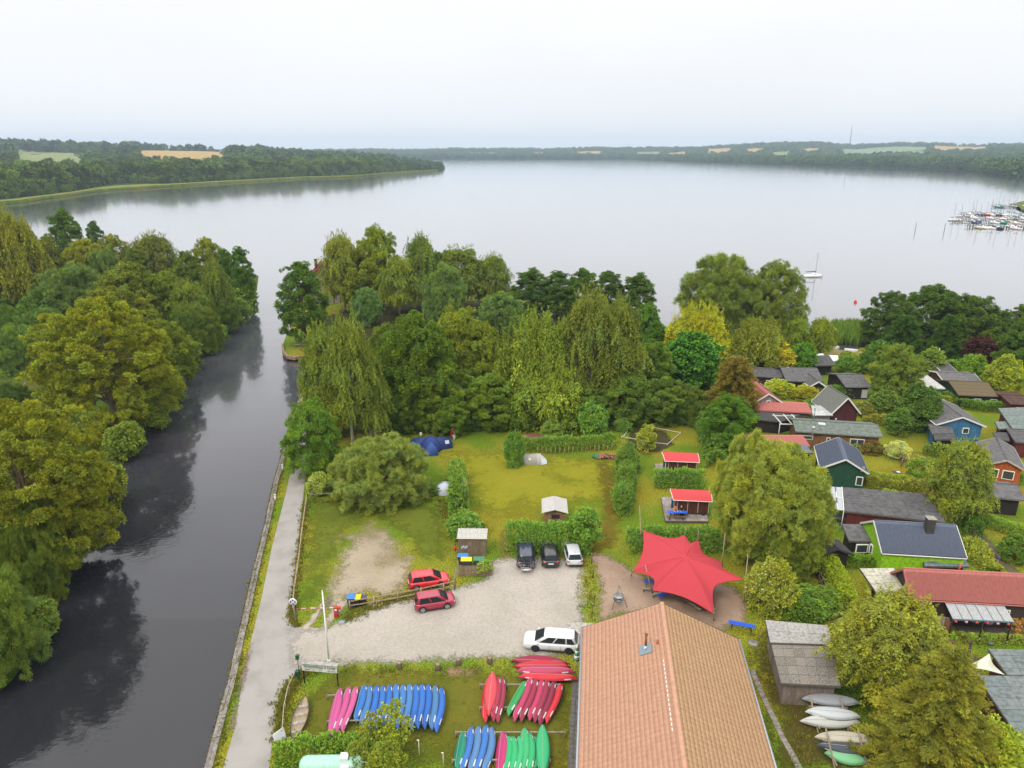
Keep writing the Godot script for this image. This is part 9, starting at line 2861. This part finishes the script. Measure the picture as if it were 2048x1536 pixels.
	for e in [[Vector3(35.95, 0, -71.35), "blue garden oven chimney pot beside the glass veranda"], [Vector3(36.88, 0, -70.9), "grey stone lantern by the dark annex"]]:
		var p := thing("garden_ornament", e[1], "ornament", e[0])
		bx("base", p, Vector3(0, 0.4, 0), Vector3(0.5, 0.8, 0.5), worn(0.16, 0.17, 0.2))
		bx("roof", p, Vector3(0, 0.95, 0), Vector3(0.9, 0.3, 0.9), worn(0.13, 0.14, 0.17))
	var pole := thing("garden_flagpole", "white garden flagpole behind the white metal roof", "flagpole", Vector3(79.09, 0, -126.76))
	rod("pole", pole, Vector3(0, 0, 0), Vector3(0, 5.2, 0), 0.07, mat(0.6, 0.6, 0.6))
	rod("cap", pole, Vector3(0, 5.2, 0), Vector3(0, 5.3, 0), 0.1, mat(0.6, 0.6, 0.6))
	var tp := thing("lamp_post", "slim grey street lamp in front of the long timber hut", "street lamp", Vector3(41.56, 0, -91.08))
	rod("post", tp, Vector3(0, -0.1, 0), Vector3(0, 3.6, 0), 0.06, mat(0.12, 0.13, 0.14))
	rod("lamp_head", tp, Vector3(0, 3.6, 0), Vector3(0, 3.85, 0), 0.16, mat(0.5, 0.5, 0.5), 0.22)
	# half-timbered house on the point, mostly behind the birch
	var hh := house("red-roofed half-timbered house behind the birch on the point", Vector3(-52.5, 0, -196), 0.25, 10.0, 8.0, 5.6, 5.2, "z", worn(0.40, 0.36, 0.32), worn(0.36, 0.085, 0.06, 0.8, "moss"), "tile", [[0, -1.6, 3.6, 1.0, 1.2, 2], [0, 1.2, 3.6, 1.0, 1.2, 2], [0, -1.5, 6.6, 0.9, 1.1, 1]])
	for k in 6:
		plank_bar("timber", hh, Vector3(-4.2 + k * 1.7, 0, 3.7), Vector3(-4.2 + k * 1.7, 5.4, 3.7), 0.12, 0.2, worn(0.1, 0.06, 0.05))
	for y in [2.6, 5.3]:
		plank_bar("timber", hh, Vector3(-4.6, y, 3.71), Vector3(4.6, y, 3.71), 0.12, 0.2, worn(0.1, 0.06, 0.05))
	chimney(hh, Vector3(-1.4, 10.6, 1.5), Vector3(0.8, 2.6, 0.8), worn(0.12, 0.07, 0.06), worn(0.1, 0.09, 0.08))
	# lake: sailing boat, buoy, reeds
	var boat := sailing_boat("anchored_boat", 6.8, 8.2)
	boat.position = Vector3(102.12, -0.75, -240.17)
	boat.rotation.y = 0.06
	boat.set_meta("label", "white sailing boat with bare mast anchored alone on the lake")
	(boat.get_node("boom_cover") as MeshInstance3D).material_override = mat(0.05, 0.055, 0.07)
	for e in [[Vector3(96.98, -0.75, -197.61), "small red buoy floating off the reed bed", 0.5]]:
		var b := thing("buoy", e[1], "buoy", e[0])
		st = smooth_start()
		lathe(st, Vector3.ZERO, [Vector2(0.05, -0.3), Vector2(0.4, -0.1), Vector2(0.46, 0.15), Vector2(0.3, 0.5), Vector2(0.08, 0.75), Vector2(0.02, 0.8)], 12)
		part("float", smooth(st), mat(0.55, 0.02, 0.03, 0.4), b)
		rod("ring", b, Vector3(0, 0.78, 0), Vector3(0, 0.95, 0), 0.05, mat(0.2, 0.2, 0.2))
	rng.seed = 99
	var rp := pv([75.08,-164.71,85.81,-167.26,78.11,-150.38,70.82,-151.24])
	for k in 5200:
		var p := Vector2(rng.randf_range(64, 92), rng.randf_range(-166, -144))
		if not in_poly(p, rp):
			continue
		var hgt := rng.randf_range(2.0, 3.4)
		for q in 2:
			var d := (Vector3.UP + rand_unit() * 0.16).normalized()
			leaf(Vector3(p.x, WATER, p.y) + rand_unit() * 0.2, d, rand_unit(), hgt, 0.16, tone(rng.randf_range(0.6, 1.0), rng.randf_range(0.2, 0.6)))
	part("reeds", take(), leafy(0.085, 0.12, 0.035), self).set_meta("kind", "stuff")
	for e in [[Vector3(69.78, -0.75, -148.57), "white dinghy in the little inlet below the reed bed", 0.3, Color(0.6, 0.6, 0.62)], [Vector3(71.22, 0, -143.86), "white dinghy lying on the grass right of the inlet", -0.4, Color(0.62, 0.62, 0.64)], [Vector3(79.18, -0.75, -157.65), "small red dinghy at the edge of the reed bed", 0.1, Color(0.5, 0.05, 0.04)]]:
		var b: Node3D = wb.duplicate()
		b.name = numbered("dinghy")
		add_child(b)
		tag(b, e[1], "boat", "")
		b.position = e[0]
		b.rotation = Vector3(0, e[2] + PI / 2, 0)
		(b.get_node("hull") as MeshInstance3D).material_override = worn(e[3].r, e[3].g, e[3].b, 0.5)
	# dead branches in the west wood
	for e in [[Vector3(-73.12, 0, -115.59), Vector3(-84.11, 3.5, -126.77), Vector3(-82.62, 4, -129.47), "bare pale dead branches sticking out left of the great ash"], [Vector3(-82.63, 0, -113.01), Vector3(-84.17, 2.5, -112.98), Vector3(-82.22, 2.8, -113.96), "bare dead twigs over the dark grey willow bush"]]:
		var o := thing("dead_branch", e[3], "dead branch", e[0])
		var wm := worn(0.42, 0.38, 0.32, 0.9, "wood")
		var m: Vector3 = ((e[1] as Vector3) * 0.5 + (e[0] as Vector3) * 0.5) - e[0]
		rod("limb", o, Vector3.ZERO, m, 0.16, wm, 0.12)
		rod("branch", o, m, e[1] - e[0], 0.11, wm, 0.03)
		rod("branch", o, m, e[2] - e[0], 0.10, wm, 0.03)
	# pale chips glimpsed through the wood: a boat yard in its middle
	var yard := patch("boat_yard", pv([7.14,-137.11,23.16,-140.03,21.19,-121.09,7.64,-119.67]), 0.012, Color(0.60, 0.55, 0.52), Color(0.54, 0.5, 0.45), 1.5, 31, 4.0)
	yard.set_meta("kind", "structure")
